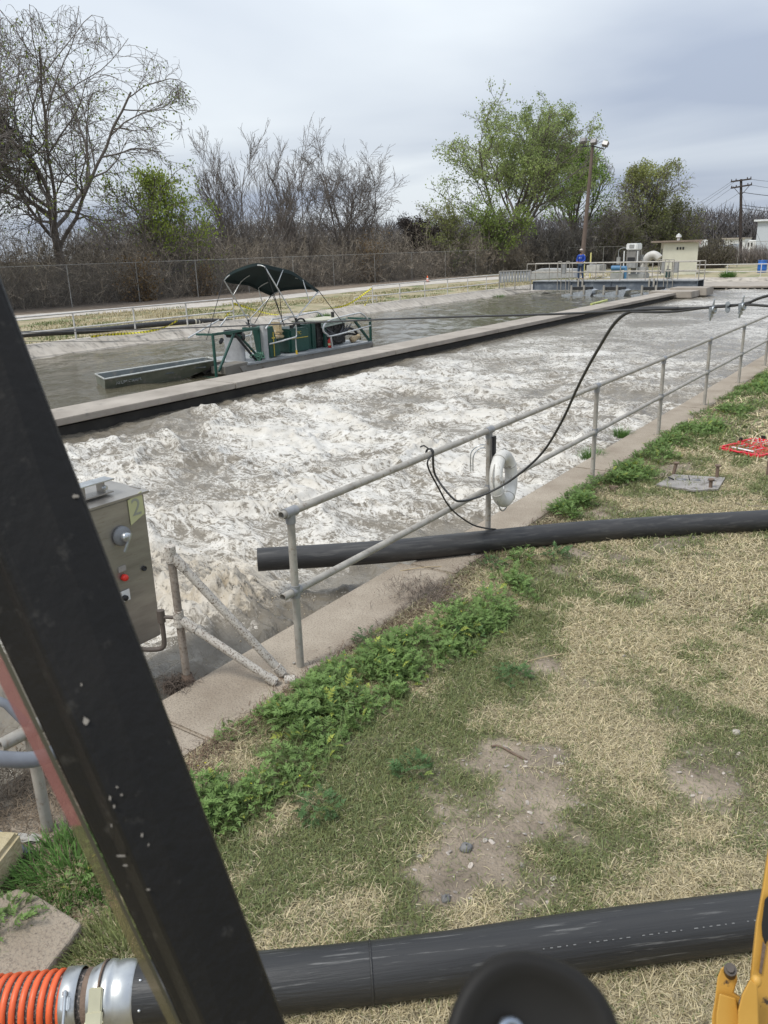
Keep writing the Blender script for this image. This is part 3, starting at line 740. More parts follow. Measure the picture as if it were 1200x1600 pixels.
n2_ = 1500; p0 = gp(670, 930); V2, F2, C2 = deadstems(n2_, p0[0] + r_.randn(n2_) * 0.17, p0[1] + r_.randn(n2_) * 0.14, 0.06, 12, (0.20, 0.16, 0.125), z0=0.02)
n3_ = 2500; p0 = gp(45, 1240); V3, F3, C3 = deadstems(n3_, p0[0] + r_.randn(n3_) * 0.25, p0[1] + r_.randn(n3_) * 0.2, 0.07, 13, (0.19, 0.145, 0.10), z0=0.02)
o = fastmesh('dead_weed_litter', np.vstack([V1, V2, V3]), np.vstack([F1, F2 + len(V1), F3 + len(V1) + len(V2)]), leafmat('dead_stems', 0.8, 0.1), col=np.vstack([C1, C2, C3]))
tag(o, 'matted dead brown weed stems along the kerb edge', 'dead weeds', kind='stuff')
# tufts of long grass as separate plants
def grass_tuft(cx, cy, z, h, rad, n, seed, label, green=(0.10, 0.19, 0.045), name='grass_tuft', group=None, w=0.006):
    r_ = np.random.RandomState(seed); a = r_.rand(n) * 6.283; rr = np.sqrt(r_.rand(n)) * rad
    root = np.stack([cx + np.cos(a) * rr, cy + np.sin(a) * rr, np.full(n, z)], 1)
    P = np.array([(-1, 0, 0), (1, 0, 0), (.8, .45, .04), (-.8, .45, .04), (.45, .8, -.03), (-.45, .8, -.03), (0.05, 1, -.2), (-0.05, 1, -.2)], float); Fq = np.array([(0, 1, 2, 3), (3, 2, 4, 5), (5, 4, 6, 7)])
    l = r_.uniform(0.5, 1.1, n) * h; M_ = rotm(a - math.pi / 2 + r_.randn(n) * .5, r_.uniform(0.5, 1.5, n)); M_ = M_ * np.stack([np.full(n, w / 2), l, l], 1)[:, None, :]
    V, Fc, C = inst(P, Fq, M_, root, np.clip(np.array(green) * (0.6 + 0.9 * r_.rand(n, 1)), 0, 1))
    o = fastmesh(name, V - np.array([cx, cy, z]), Fc, leafmat('grass_blades', 0.65, 0.25), col=C); o.location = (cx, cy, z)
    tag(o, label, 'grass tuft' if name == 'grass_tuft' else 'weed', group); return o
p = gp(120, 1370); grass_tuft(p[0], p[1], 0.01, 0.13, 0.25, 1000, 20, 'tall bright green grass clump behind the black pillar, by the concrete slab', w=0.007)
p = gp(200, 1500); grass_tuft(p[0], p[1], 0.01, 0.09, 0.22, 1800, 21, 'mixed green grass tuft above the steel hose coupling', green=(0.17, 0.19, 0.07))
p = gp(985, 680); grass_tuft(p[0] - 0.12, p[1], -0.04, 0.16, 0.10, 300, 22, 'green grass tuft hanging over the water below the fourth railing post')
p = gp(1000, 745) ; grass_tuft(-3.5, 9.6, -0.05, 0.16, 0.14, 380, 23, 'green grass tuft on the kerb edge between the third and fourth railing posts')
for i, (x, y, h_, lab) in enumerate([(770, 890, .09, 'small weed under the black pipe next to the kerb slab'), (870, 875, .11, 'leafy weed just below the black pipe'), (800, 1065, .09, 'dark green weed alone on the bare soil'), (645, 1215, .10, 'low flat weed in the lawn beside the belt of weeds'), (735, 1000, .07, 'small weed at the right edge of the weed belt'), (500, 1275, .08, 'thin weed with a yellow head in the lawn'), (575, 1012, .1, 'dark green weed growing on the concrete edge near the first railing post')]):
    p = gp(x, y); V, Fc, C = weeds(np.array([p[0]]), np.array([p[1]]), np.array([h_]), np.array([0.09]), 70 + i, nl=70, cbase=(0.085, 0.15, 0.055))
    o = fastmesh('weed_plant', V - p, Fc, leafmat('weed_leaves', 0.5, 0.35), col=C); o.location = p; tag(o, lab, 'weed', 'single weeds in the lawn')
for i, (x, y, h_, lab) in enumerate([(287, 538, .45, 'green tuft growing down the far bank left of the dredge'), (505, 497, .5, 'green tuft on the far bank behind the dredge engine'), (664, 490, .75, 'bright green tuft on the far bank, middle one of the channel side'), (779, 470, .75, 'green tuft on the far bank near the bridge fence'), (1137, 437, .9, 'green bush on the far end concrete apron')]):
    p = onX(x, y, -22.5) if x < 900 else gp(x, y, -0.1)
    grass_tuft(p[0], p[1], p[2] - (0.15 if x < 900 else 0), h_ * .75, 0.28 if x < 900 else .4, 700, 90 + i, lab, w=0.03, group='green tufts on the far bank')
# far bank lawn tufts (texture for the grass strip)
r_ = np.random.RandomState(31); n_ = 90000
yy = r_.uniform(8, 75, n_); xx = r_.uniform(-40, -23.9, n_)
ok = fbm(xx * 0.5, yy * 0.5, 4, 301); k = ok > 0.44; xx = xx[k]; yy = yy[k]; n_ = len(xx)
lim = np.interp(yy, [24, 62], [-36.0, -29.5]); k = xx > lim; xx = xx[k]; yy = yy[k]; n_ = len(xx)
yw = r_.rand(n_) * 6.28; l = r_.uniform(.05, .14, n_); P = np.array([(-1, 0, 0), (1, 0, 0), (.3, 1, 0.1), (-.3, 1, 0.1)], float)
M_ = rotm(yw, r_.uniform(.1, 1.2, n_)) * np.stack([np.full(n_, .02), l, l], 1)[:, None, :]
gsel = (fbm(xx * .3, yy * .3, 3, 401) > 0.52)[:, None] & (r_.rand(n_, 1) < .7)
V, Fc, C = inst(P, np.array([(0, 1, 2, 3)]), M_, np.stack([xx, yy, np.full(n_, GZ)], 1), np.where(gsel, np.array([.15, .18, .07]), np.array([.42, .36, .22])) * (.6 + .8 * r_.rand(n_, 1)))
tag(fastmesh('far_bank_grass', V, Fc, leafmat('grass_blades', 0.65, 0.25), col=np.clip(C, 0, 1)), 'dry grass covering the far bank between path and channel', 'grass', kind='stuff')
# ================================================================== TREES AND THICKET
def grow(P, rng, base, dirv, L, r, lev, out, tips):
    ns = P['seg'][min(lev, len(P['seg']) - 1)]
    pts = [np.array(base, float)]; d = np.array(dirv, float); d /= np.linalg.norm(d)
    wob = P['wob'][min(lev, len(P['wob']) - 1)]; trop = P['trop'][min(lev, len(P['trop']) - 1)]
    for i in range(ns):
        d = d + rng.randn(3) * wob + np.array([0, 0, trop])
        if 'env' in P and lev > 0:
            q = (pts[-1] - P['c']) / P['env']; e = np.linalg.norm(q)
            if e > .88: d = d - (q / e) * (e - .88) * 3.6 + np.array([0, 0, -.04])
        d /= np.linalg.norm(d)
        pts.append(pts[-1] + d * L / ns)
    pts = np.array(pts); rr = np.linspace(r, max(r * P['taper'], P['rmin']), ns + 1)
    out.append((pts, rr, lev))
    if lev >= P['levels'] - 1:
        tips.append(pts); return
    nc = P['kids'][lev]; t0 = P['start'][min(lev, len(P['start']) - 1)]
    for j in range(nc):
        t = t0 + (1 - t0) * (j + rng.rand() * .8) / nc; f = t * ns; i = min(int(f), ns - 1); q = pts[i] + (pts[i + 1] - pts[i]) * (f - i)
        dd = pts[i + 1] - pts[i]; dd /= np.linalg.norm(dd); u, v, _ = frame(dd); a = rng.rand() * 6.283 + j * 2.4
        ang = P['ang'][min(lev, len(P['ang']) - 1)] * rng.uniform(.6, 1.3)
        nd = dd * math.cos(ang) + (u * math.cos(a) + v * math.sin(a)) * math.sin(ang)
        rad = (rr[i] * P['rratio']) * rng.uniform(.7, 1.05)
        grow(P, rng, q, nd, L * P['lr'][min(lev, len(P['lr']) - 1)] * rng.uniform(.65, 1.15) * (1 - 0.35 * (t - t0)), max(rad, P['rmin']), lev + 1, out, tips)

def branches_mesh(polys, nside):
    VV = []; FF = []; off = 0
    for pts, rr, lev in polys:
        n = nside[min(lev, len(nside) - 1)]; m = len(pts)
        tg = np.gradient(pts, axis=0); tg /= np.linalg.norm(tg, axis=1)[:, None] + 1e-9
        u, v, _ = frame(tg[0]); an = np.arange(n) * 2 * math.pi / n
        c = np.cos(an)[:, None] * u + np.sin(an)[:, None] * v
        V = (pts[:, None, :] + c[None] * rr[:, None, None]).reshape(-1, 3)
        i = np.arange(n); k = np.arange(m - 1)[:, None] * n
        Fq = np.stack([k + i, k + (i + 1) % n, k + n + (i + 1) % n, k + n + i], -1).reshape(-1, 4)
        VV.append(V); FF.append(Fq + off); off += len(V)
    return np.vstack(VV), np.vstack(FF)

m_barkg = mat('grey_bark', (0.15, 0.13, 0.115), 0.9, scale=3)
m_barkd = mat('dark_bark', (0.085, 0.072, 0.064), 0.9, scale=3)
m_barkw = mat('bleached_twigs', (0.17, 0.145, 0.12), 0.9, scale=0.6)
def make_tree(px, Y, X, z, H, P, seed, label, leafs=None, bark=None, cat='tree', name='tree', group=None, trunks=1, lean=(0, 0), spread=0.25, env=None):
    rng = np.random.RandomState(seed)
    base = onY(px, 440, Y) if X is None else onX(px, 440, X); base = np.array([base[0], base[1], z])
    root = thing(name, base, label, cat, group)
    P = dict(P)
    if env: P['env'] = np.array([env[0], env[0], env[1]]); P['c'] = base + np.array([env[3] if len(env) > 3 else 0, 0, env[2]]); P['r0'] *= 1.0
    out = []; tips = []
    for k in range(trunks):
        a = rng.rand() * 6.28; s = spread if trunks > 1 else 0.05
        off = np.array([math.cos(a), math.sin(a), 0]) * (0.35 * rng.rand() if trunks > 1 else 0)
        grow(P, rng, base + off, (math.cos(a) * s * rng.rand() + lean[0], math.sin(a) * s * rng.rand() + lean[1], 1), H * P['trunk'] * rng.uniform(.75, 1.1), P['r0'] * (1 if trunks == 1 else rng.uniform(.5, 1)), 0, out, tips)
    tr = [o for o in out if o[2] == 0]; br = [o for o in out if o[2] > 0]
    zmax = max(o[0][:, 2].max() for o in out) - z
    sc = P.get('sc', 1.0) if env else H / zmax
    wide_ = P.get('widen', 1.0) if env else P.get('wide', 1)
    def S(V): return (V - base) * np.array([wide_ * sc, wide_ * sc, sc]) + base
    V, Fq = branches_mesh(tr, (8,)); fastmesh('trunk', S(V), Fq, bark or m_barkg, root, smooth=True)
    V, Fq = branches_mesh(br, (6, 5, 4, 3, 3)); fastmesh('branches', S(V), Fq, bark or m_barkg, root, smooth=True)
    if leafs:
        n, size, c1, c2, zlo = leafs[:5]; clump = leafs[5] if len(leafs) > 5 else 0.5
        tp = S(np.vstack([t[1:] for t in tips])); 
        w_ = (fbm(tp[:, 0] * clump + seed, tp[:, 2] * clump, 3, seed) + fbm(tp[:, 1] * clump, tp[:, 2] * clump, 2, seed + 7)) / 2
        rel = (tp[:, 2] - z) / H
        w_ = np.clip(w_ - 0.36, 0.02, 1) ** 1.1 * np.clip(1.0 - np.abs(rel - zlo) * 0.5, 0.1, 1); w_ /= w_.sum()
        k = rng.choice(len(tp), n, p=w_); q = tp[k] + rng.randn(n, 3) * size * 1.6
        P4 = np.array([(-.5, 0, 0), (0, .75, .15), (.5, 0, 0), (0, -.75, -.1)], float)
        M_ = rotm(rng.rand(n) * 6.28, rng.rand(n) * 3.14, rng.rand(n) * 3, size * rng.uniform(.5, 1.3, n))
        mixf = np.clip(fbm(q[:, 0] * .6, q[:, 2] * .6, 2, 3)[:, None] * 1.6 - .3 + rng.randn(n, 1) * .2, 0, 1)
        cc = (np.array(c1) * (1 - mixf) + np.array(c2) * mixf) * (0.7 + .6 * rng.rand(n, 1))
        V, Fq, C = inst(P4, np.array([(0, 1, 2, 3)]), M_, q, np.clip(cc, 0, 1))
        fastmesh('leaves', V, Fq, leafmat('tree_leaves', 0.55, 0.45), root, col=C)
    return root

BARE_BIG = dict(levels=5, seg=(5, 9, 8, 7, 5), wob=(.05, .13, .15, .17, .2), trop=(0.02, 0.045, 0.02, -0.02, -0.075), taper=.45, rmin=.0115, kids=(9, 10, 9, 8), start=(.45, .18, .15, .1),
                ang=(.75, .75, .75, .7), rratio=.62, lr=(1.75, .62, .58, .6), trunk=.40, r0=.34, wide=1.15)
BARE_UP = dict(levels=4, seg=(10, 8, 6, 5), wob=(.06, .09, .1, .12), trop=(0.05, 0.07, 0.06, 0.03), taper=.3, rmin=.013, kids=(9, 7, 6), start=(.2, .15, .1),
               ang=(.45, .5, .5), rratio=.55, lr=(.5, .55, .5), trunk=.85, r0=.10, wide=1.0)
BARE_RND = dict(levels=4, seg=(8, 8, 7, 5), wob=(.07, .12, .14, .16), trop=(0.05, 0.04, 0.03, 0.02), taper=.35, rmin=.013, kids=(9, 8, 8), start=(.3, .15, .1),
                ang=(.6, .7, .7), rratio=.55, lr=(.62, .55, .5), trunk=.75, r0=.15, wide=1.0)
LEAFY = dict(levels=5, seg=(6, 9, 8, 6, 4), wob=(.04, .08, .11, .14, .18), trop=(0.03, 0.055, 0.03, 0.02, 0.0), taper=.4, rmin=.014, kids=(9, 9, 7, 5), start=(.25, .2, .15, .1),
             ang=(.55, .6, .65, .7), rratio=.6, lr=(1.6, .58, .55, .5), trunk=.42, r0=.36, wide=0.92)
BUSHY = dict(levels=4, seg=(7, 7, 6, 4), wob=(.09, .12, .15, .2), trop=(0.03, 0.02, 0.0, -0.02), taper=.4, rmin=.014, kids=(10, 8, 7), start=(.12, .1, .1),
             ang=(.7, .75, .8), rratio=.6, lr=(.65, .6, .55), trunk=.75, r0=.14, wide=1.1)

yg1, yg2 = (0.155, 0.235, 0.035), (0.30, 0.36, 0.05)
make_tree(103, None, -46, -.1, 17.2, dict(BARE_BIG, sc=1.0), 3, 'huge bare willow-like tree with wide curling branches at the left behind the fence', leafs=(4500, .10, (.14, .19, .05), (.26, .32, .07), .45, .35), bark=m_barkg, env=(9.3, 6.4, 9.3, .8))
make_tree(-150, None, -48, -.1, 15.0, BARE_BIG, 8, 'bare tree half outside the left edge of the photo', leafs=(1800, .10, (.14, .19, .05), (.24, .30, .07), .6, .35), bark=m_barkg, env=(7.0, 6.0, 8.5))
make_tree(235, None, -45.5, -.1, 8.9, BUSHY, 5, 'bright yellow-green tree to the right of the huge bare tree', leafs=(6500, .12, (.19, .26, .05), (.30, .37, .07), .65, .3), trunks=3)
make_tree(395, None, -46, -.1, 12.8, BARE_UP, 14, 'bare tree with many upright wand-like stems, left of the two above the dredge', trunks=10, spread=.62, bark=m_barkg)
make_tree(470, None, -45, -.1, 11.2, BARE_UP, 15, 'bare thin upright tree between the wand-like tree and the round bare tree', trunks=5, spread=.4, bark=m_barkg)
make_tree(545, None, -44, -.1, 13.2, BARE_RND, 16, 'round bare tree with dense fine twigs above the end of the dredge canopy', trunks=6, spread=.45, bark=m_barkg)
make_tree(640, None, -45, -.1, 5.8, BUSHY, 17, 'dark dead vine-smothered tree stump left of the big leafy tree', trunks=4, bark=m_barkd, leafs=(9000, .11, (.035, .028, .025), (.06, .048, .04), .8, .4))
make_tree(800, None, -41, -.1, 20.5, dict(LEAFY, sc=1.08, widen=1.3), 21, 'tall spreading tree with sparse fresh green leaves in the middle of the photo', leafs=(40000, .13, (.22, .28, .10), (.35, .42, .15), .75, .10), env=(11.6, 10.6, 10.2, -.8))
make_tree(893, None, -39.5, -.1, 15.5, dict(LEAFY, sc=.9), 26, 'lower bright green leafy tree behind the floodlight pole', leafs=(14000, .15, (.20, .31, .07), (.33, .46, .10), .5, .2), env=(5.2, 7.2, 8.6))
make_tree(760, None, -40, -.1, 8.2, BUSHY, 27, 'green bushy tree at the foot of the tall leafy tree', leafs=(8000, .13, (.20, .27, .08), (.28, .36, .09), .5, .3), trunks=3)
make_tree(700, None, -42, -.1, 7.0, BUSHY, 28, 'olive bushy tree left of the tall leafy tree trunk', leafs=(5000, .12, (.19, .21, .09), (.26, .28, .10), .5, .3), trunks=3)
make_tree(1018, 97, None, -.1, 11.8, BUSHY, 31, 'round olive-green tree behind the pump hut', leafs=(12000, .15, (.24, .26, .09), (.33, .36, .12), .8, .2), trunks=5, env=(5.2, 5.4, 6.0))
make_tree(955, 88, None, -.1, 7.0, BUSHY, 32, 'half-bare brown tree between the floodlight pole and the hut', leafs=(3500, .12, (.12, .12, .06), (.16, .17, .07), .6, .3), trunks=4)
make_tree(1045, 93, None, -.1, 7.5, BUSHY, 33, 'bare bushy tree just behind the hut roof', leafs=(4500, .13, (.12, .13, .06), (.17, .18, .07), .6, .3), trunks=3, bark=m_barkd)

# thicket: thousands of tangled dead stems behind the chain-link fence
def thicket(name, n, xr, yline, seed, hmin, hmax, label, r=.014, bark=m_barkw, depth=5, colr=None, twig=26):
    rs = np.random.RandomState(seed); t = rs.rand(n)
    ys_ = np.interp(t, np.linspace(0, 1, len(yline)), [p[1] for p in yline]); xs_ = np.interp(t, np.linspace(0, 1, len(yline)), [p[0] for p in yline]) - rs.rand(n) * depth
    hh = rs.uniform(hmin, hmax, n) * (0.55 + 0.9 * fbm(ys_ * .16, xs_ * .1, 3, seed))
    m = 6; pts = np.zeros((n, m, 3)); p = np.stack([xs_, ys_, np.full(n, GZ - .05)], 1); d = np.stack([rs.randn(n) * .35, rs.randn(n) * .35, np.ones(n)], 1)
    pts[:, 0] = p
    for i in range(1, m):
        d = d + rs.randn(n, 3) * .38; d[:, 2] -= .10; d /= np.linalg.norm(d, axis=1)[:, None]; p = p + d * (hh / (m - 1) * 1.15)[:, None]; pts[:, i] = p
    rr = np.linspace(1, .45, m) * r
    an = np.arange(3) * 2.094; c = np.stack([np.cos(an), np.sin(an), an * 0], 1)
    V = (pts[:, :, None, :] + c[None, None] * rr[None, :, None, None] * rs.uniform(.6, 1.9, n)[:, None, None, None])
    i = np.arange(3); k = np.arange(m - 1)[:, None] * 3; Fq = np.stack([k + i, k + (i + 1) % 3, k + 3 + (i + 1) % 3, k + 3 + i], -1).reshape(-1, 4)
    Fc = (Fq[None] + (np.arange(n) * m * 3)[:, None, None]).reshape(-1, 4)
    base = np.array([.27, .23, .18]) if colr is None else np.array(colr)
    C = np.repeat(base * (.35 + 1.0 * rs.rand(n, 1)), m * 3, 0)
    # twigs: thin slivers filling the tangle
    q = n * twig; src = rs.randint(0, n, q); f = rs.rand(q) * (m - 1); i0 = f.astype(int); fr = (f - i0)[:, None]
    pos = pts[src, i0] * (1 - fr) + pts[src, i0 + 1] * fr
    l = rs.uniform(.2, .75, q); M_ = rotm(rs.rand(q) * 6.28, rs.uniform(-.5, 1.45, q), rs.rand(q) * 3) * np.stack([np.full(q, r * .75), l, l], 1)[:, None, :]
    TP = np.array([(-1, 0, 0), (1, 0, 0), (.7, .5, .08), (-.7, .5, .08), (.2, 1, 0), (-.2, 1, 0)], float)
    V2, F2, C2 = inst(TP, np.array([(0, 1, 2, 3), (3, 2, 4, 5)]), M_, pos, base * (.45 + 1.1 * rs.rand(q, 1)))
    o = fastmesh(name, np.vstack([V.reshape(-1, 3), V2]), np.vstack([Fc, F2 + n * m * 3]), leafmat('thicket_twigs', .9, 0.1), col=np.vstack([C, C2]))
    tag(o, label, 'thicket', kind='stuff'); return o
line = [(-43.5, 18), (-43.2, 33), (-42, 50), (-40.5, 70), (-38, 84)]
thicket('thicket', 5200, None, line, 3, 2.6, 4.9, 'dense tangle of grey-brown dead brush behind the chain-link fence', depth=7)
thicket('thicket_back', 2500, None, [(-48, 14), (-48, 50), (-46, 84)], 4, 3.2, 6.0, 'taller grey brush filling the back of the thicket', depth=6, colr=(.20, .18, .155), r=.018)
thicket('yard_thicket', 1900, None, [(-37, 85), (-30, 92), (-26, 101)], 5, 3.0, 5.5, 'grey brush behind the fence right of the floodlight pole', depth=6, colr=(.20, .18, .155), r=.02)
# rust-brown shrubs in front of it
for i, (px, X, h_, w_, lab) in enumerate([(575, -42.3, 4.2, 1.6, 'rust-brown leafy shrub at the right part of the thicket'), (215, -42.6, 2.6, 1.6, 'ochre dead-leaf shrub in the thicket under the yellow-green tree'), (315, -42.5, 1.9, .8, 'small ochre shrub in the thicket behind the dredge boat')]):
    p = onX(px, 445, X); rs = np.random.RandomState(60 + i); root = thing('dry_shrub', (p[0], p[1], GZ), lab, 'shrub', 'dry shrubs at the thicket front')
    st = []
    for k in range(40):
        a = rs.rand() * 6.28; e = np.array([p[0] + math.cos(a) * w_ * rs.rand(), p[1] + math.sin(a) * w_ * rs.rand(), GZ + h_ * rs.uniform(.4, 1)]); s0 = np.array([p[0] + rs.randn() * .15, p[1] + rs.randn() * .15, GZ])
        st.append((arc(s0, e, .2, 6) + rs.randn(6, 3) * .05, np.linspace(.03, .012, 6), 1))
    V, Fq = branches_mesh(st, (3,)); fastmesh('stems', V, Fq, m_barkg, root)
    n = 2600; q = np.vstack([s[0] for s in st])[rs.randint(0, 240, n)] + rs.randn(n, 3) * np.array([w_ * .25, w_ * .25, .28]); q[:, 2] = np.maximum(q[:, 2], GZ + .1)
    P4 = np.array([(-.5, 0, 0), (0, .75, .15), (.5, 0, 0), (0, -.75, -.1)], float)
    V, Fq, C = inst(P4, np.array([(0, 1, 2, 3)]), rotm(rs.rand(n) * 6, rs.rand(n) * 3, rs.rand(n) * 3, .12 * rs.uniform(.5, 1.2, n)), q, np.array([.23, .155, .075]) * (.45 + .9 * rs.rand(n, 1)))
    fastmesh('leaves', V, Fq, leafmat('tree_leaves', .55, .45), root, col=C)
# bush by the hut
p = onY(1112, 418, 84); rs = np.random.RandomState(77); root = thing('yard_bush', (p[0], p[1], GZ), 'round brown twiggy bush standing right of the hut', 'bush')
st = []
for k in range(420):
    a = rs.rand() * 6.28; w_ = 2.1 * math.sqrt(rs.rand()); e = np.array([p[0] + math.cos(a) * w_, p[1] + math.sin(a) * w_, GZ + 3.0 * rs.uniform(.25, 1) * (1 - .25 * (w_ / 2.1) ** 2)]); s0 = np.array([p[0] + math.cos(a) * w_ * .5, p[1] + math.sin(a) * w_ * .5, GZ])
    st.append((arc(s0, e, -.15, 6) + rs.randn(6, 3) * .07, np.linspace(.03, .012, 6), 1))
V, Fq = branches_mesh(st, (3,)); fastmesh('stems', V, Fq, m_barkw, root)
n = 5000; q = np.vstack([s[0][2:] for s in st])[rs.randint(0, 1680, n)] + rs.randn(n, 3) * .12
V, Fq, C = inst(P4, np.array([(0, 1, 2, 3)]), rotm(rs.rand(n) * 6, rs.rand(n) * 3, rs.rand(n) * 3, .11 * rs.uniform(.5, 1.2, n)), q, np.array([.13, .115, .075]) * (.5 + .9 * rs.rand(n, 1)))
fastmesh('leaves', V, Fq, leafmat('tree_leaves', .55, .45), root, col=C)

# far wood on the horizon: bare trees a few hundred metres off, as one mass
rs = np.random.RandomState(90); VV = []; FF = []; CC = []; off = 0
n = 34000; t = rs.rand(n); A = np.array([-175.0, 125]); B_ = np.array([45.0, 285]); px2 = A + (B_ - A) * t[:, None] + rs.randn(n, 2) * 6
top = 9.5 * (.65 + .6 * fbm(t * 60, t * 0, 4, 5)); zz2 = rs.rand(n) ** .6 * top
l = rs.uniform(1.0, 3.2, n); M_ = rotm(rs.rand(n) * 6.28, rs.uniform(.6, 1.5, n), rs.rand(n) * 3) * np.stack([np.full(n, .07), l, l], 1)[:, None, :]
TP = np.array([(-1, -.2, 0), (1, -.2, 0), (.8, .5, .1), (-.8, .5, .1), (.25, 1, -.02), (-.25, 1, -.02)], float)
V1, F1, C1 = inst(TP, np.array([(0, 1, 2, 3), (3, 2, 4, 5)]), M_, np.stack([px2[:, 0], px2[:, 1], zz2 - 1], 1), np.array([.135, .125, .125]) * (.5 + .8 * rs.rand(n, 1)))
# denser dark understorey
n = 40000; t = rs.rand(n); px2 = A + (B_ - A) * t[:, None] + rs.randn(n, 2) * 5 + np.array([-2, 3]); zz2 = rs.rand(n) * top.mean() * .75
s_ = rs.uniform(.3, .9, n); P4 = np.array([(-.5, 0, 0), (0, .75, .15), (.5, 0, 0), (0, -.75, -.1)], float)
V2, F2, C2 = inst(P4, np.array([(0, 1, 2, 3)]), rotm(rs.rand(n) * 6, rs.rand(n) * 3, rs.rand(n) * 3, s_), np.stack([px2[:, 0], px2[:, 1], zz2 - 1], 1), np.array([.105, .098, .095]) * (.5 + .8 * rs.rand(n, 1)))
tag(fastmesh('far_wood', np.vstack([V1, V2]), np.vstack([F1, F2 + len(V1)]), leafmat('thicket_twigs', .9, .1), col=np.vstack([C1, C2])), 'grey bare far wood along the horizon', 'woods', kind='stuff')
# ================================================================== NEAR RAILING
A_ = np.array
RX = -3.11
def tee(b, p, d, r=.033, l=.10):
    d = A_(d, float); b.cyl(A_(p) - d * l / 2, A_(p) + d * l / 2, r, n=14)
t = thing('pipe_railing', (RX, 3.45, 0), 'long near galvanised pipe railing along the kerb with open pipe ends at the left', 'railing')
posts = [3.45, 6.02, 8.56, 11.03, 13.49, 15.95, 18.4, 20.85, 23.3]
for y in posts:
    b = MB(); b.cyl((RX, y, 0.0), (RX, y, 1.06), .0245, n=14); b.build('post', m_galv, t)
    b = MB(); b.box((RX + .01, y, .008), (.17, .10, .016), bev=.004)
    for s in (-1, 1): b.cyl((RX + .01 + s * .065, y, .014), (RX + .01 + s * .065, y, .032), .010, n=6)
    b.build('flange', m_galv, t)
b = MB(); b.pipe([(RX, 3.37, 1.06), (RX, 10, 1.06), (RX, 24, 1.06)], .0245); b.build('top_rail', m_galv, t)
b = MB(); b.pipe([(RX, 3.33, .545), (RX, 10, .545), (RX, 24, .545)], .0245); b.build('mid_rail', m_galv, t)
for y in posts:
    b = MB(); tee(b, (RX, y, 1.06), (0, 1, 0)); b.cyl((RX, y, .99), (RX, y, 1.06), .031, n=14); b.build('fitting', m_fit, t)
    b = MB(); tee(b, (RX, y, .545), (0, 1, 0), .032, .075); b.cyl((RX, y, .505), (RX, y, .585), .031, n=14); b.build('fitting', m_fit, t)

# stub of the same kind of railing further left
t = thing('railing_stub', (-3.10, 1.63, 0), 'grey railing post with an open pipe stub left of the black pillar', 'railing')
b = MB(); b.cyl((-3.1, 1.63, 0), (-3.1, 1.63, .56), .026, n=14); b.build('post', m_galv, t)
b = MB(); b.pipe([(-3.1, 1.49, .56), (-3.1, 1.8, .56)], .030, .005); b.cyl((-3.1, 1.60, .56), (-3.1, 1.80, .56), .037, n=14); b.build('pipe_end', m_galv, t)
b = MB(); b.box((-3.1, 1.63, .012), (.13, .13, .03), bev=.01); b.build('footing', m_conc, t)
t = thing('conduit', (-3.2, 1.2, .4), 'bent grey plastic conduit crossing the railing post at the lower left', 'conduit')
pts = smooth_path([atd(-60, 1176, 3.25), atd(0, 1186, 3.3), atd(60, 1185, 3.38), atd(105, 1160, 3.5), atd(140, 1110, 3.6)], 6)
b = MB(); b.tube(pts, .034, 12); o = b.build('conduit_pipe', mat('grey_pvc', (.17, .18, .20), .45, scale=6), t)
b = MB(); b.tube([gp(-20, 1292, .05), gp(12, 1312, .04), gp(45, 1335, .03)], .017, 10); tag(b.build('ground_conduit', _mats['grey_pvc']), 'thin grey conduit lying on the soil at the left edge', 'conduit')
b = MB(); b.tube([atd(-20, 1088, 3.5), atd(10, 1100, 3.5), atd(40, 1130, 3.55)], .02, 10); tag(b.build('upper_conduit', _mats['grey_pvc']), 'short grey conduit at the left edge above the pipe stub', 'conduit')
# dark equipment box foot at left edge
t = thing('equipment_box', (-3.6, 1.6, 0), 'olive brown steel box partly seen at the left edge behind the conduit', 'cabinet')
b = MB(); b.box((-3.72, 1.32, .36), (.40, .62, .34), bev=.01); b.build('box_body', mat('olive_paint', (.10, .09, .065), .6, scale=4), t)
b = MB(); b.box((-3.70, 1.32, .545), (.46, .68, .03), bev=.005); b.build('box_lid', mat('olive_lid', (.15, .14, .11), .6), t)
b = MB(); b.box((-3.62, 1.10, .10), (.05, .05, .2)); b.build('leg', m_rust, t)
b = MB(); b.box((-3.62, 1.55, .10), (.05, .05, .2)); b.build('leg', m_rust, t)
# white rag
p = gp(38, 1318); rs = np.random.RandomState(2); b = MB()
xs_, ys_ = np.meshgrid(np.linspace(-.07, .07, 14), np.linspace(-.03, .03, 8)); zz2 = .02 + .035 * fbm(xs_ * 40 + 9, ys_ * 40, 3, 9) 
V = np.stack([xs_ + p[0] + .02 * fbm(xs_ * 30, ys_ * 30, 2, 4), ys_ + p[1] + xs_ * .6, zz2], -1).reshape(-1, 3)
b.add(np.vstack([V, V - [0, 0, .012]]), [tuple(f) for f in gridfaces(8, 14)] + [tuple(f + 112) for f in gridfaces(8, 14)]); tag(b.build('rag', mat('dirty_rag', (.42, .40, .36), .9, scale=20)), 'crumpled pale rag on the soil beside the thin conduit', 'rag')

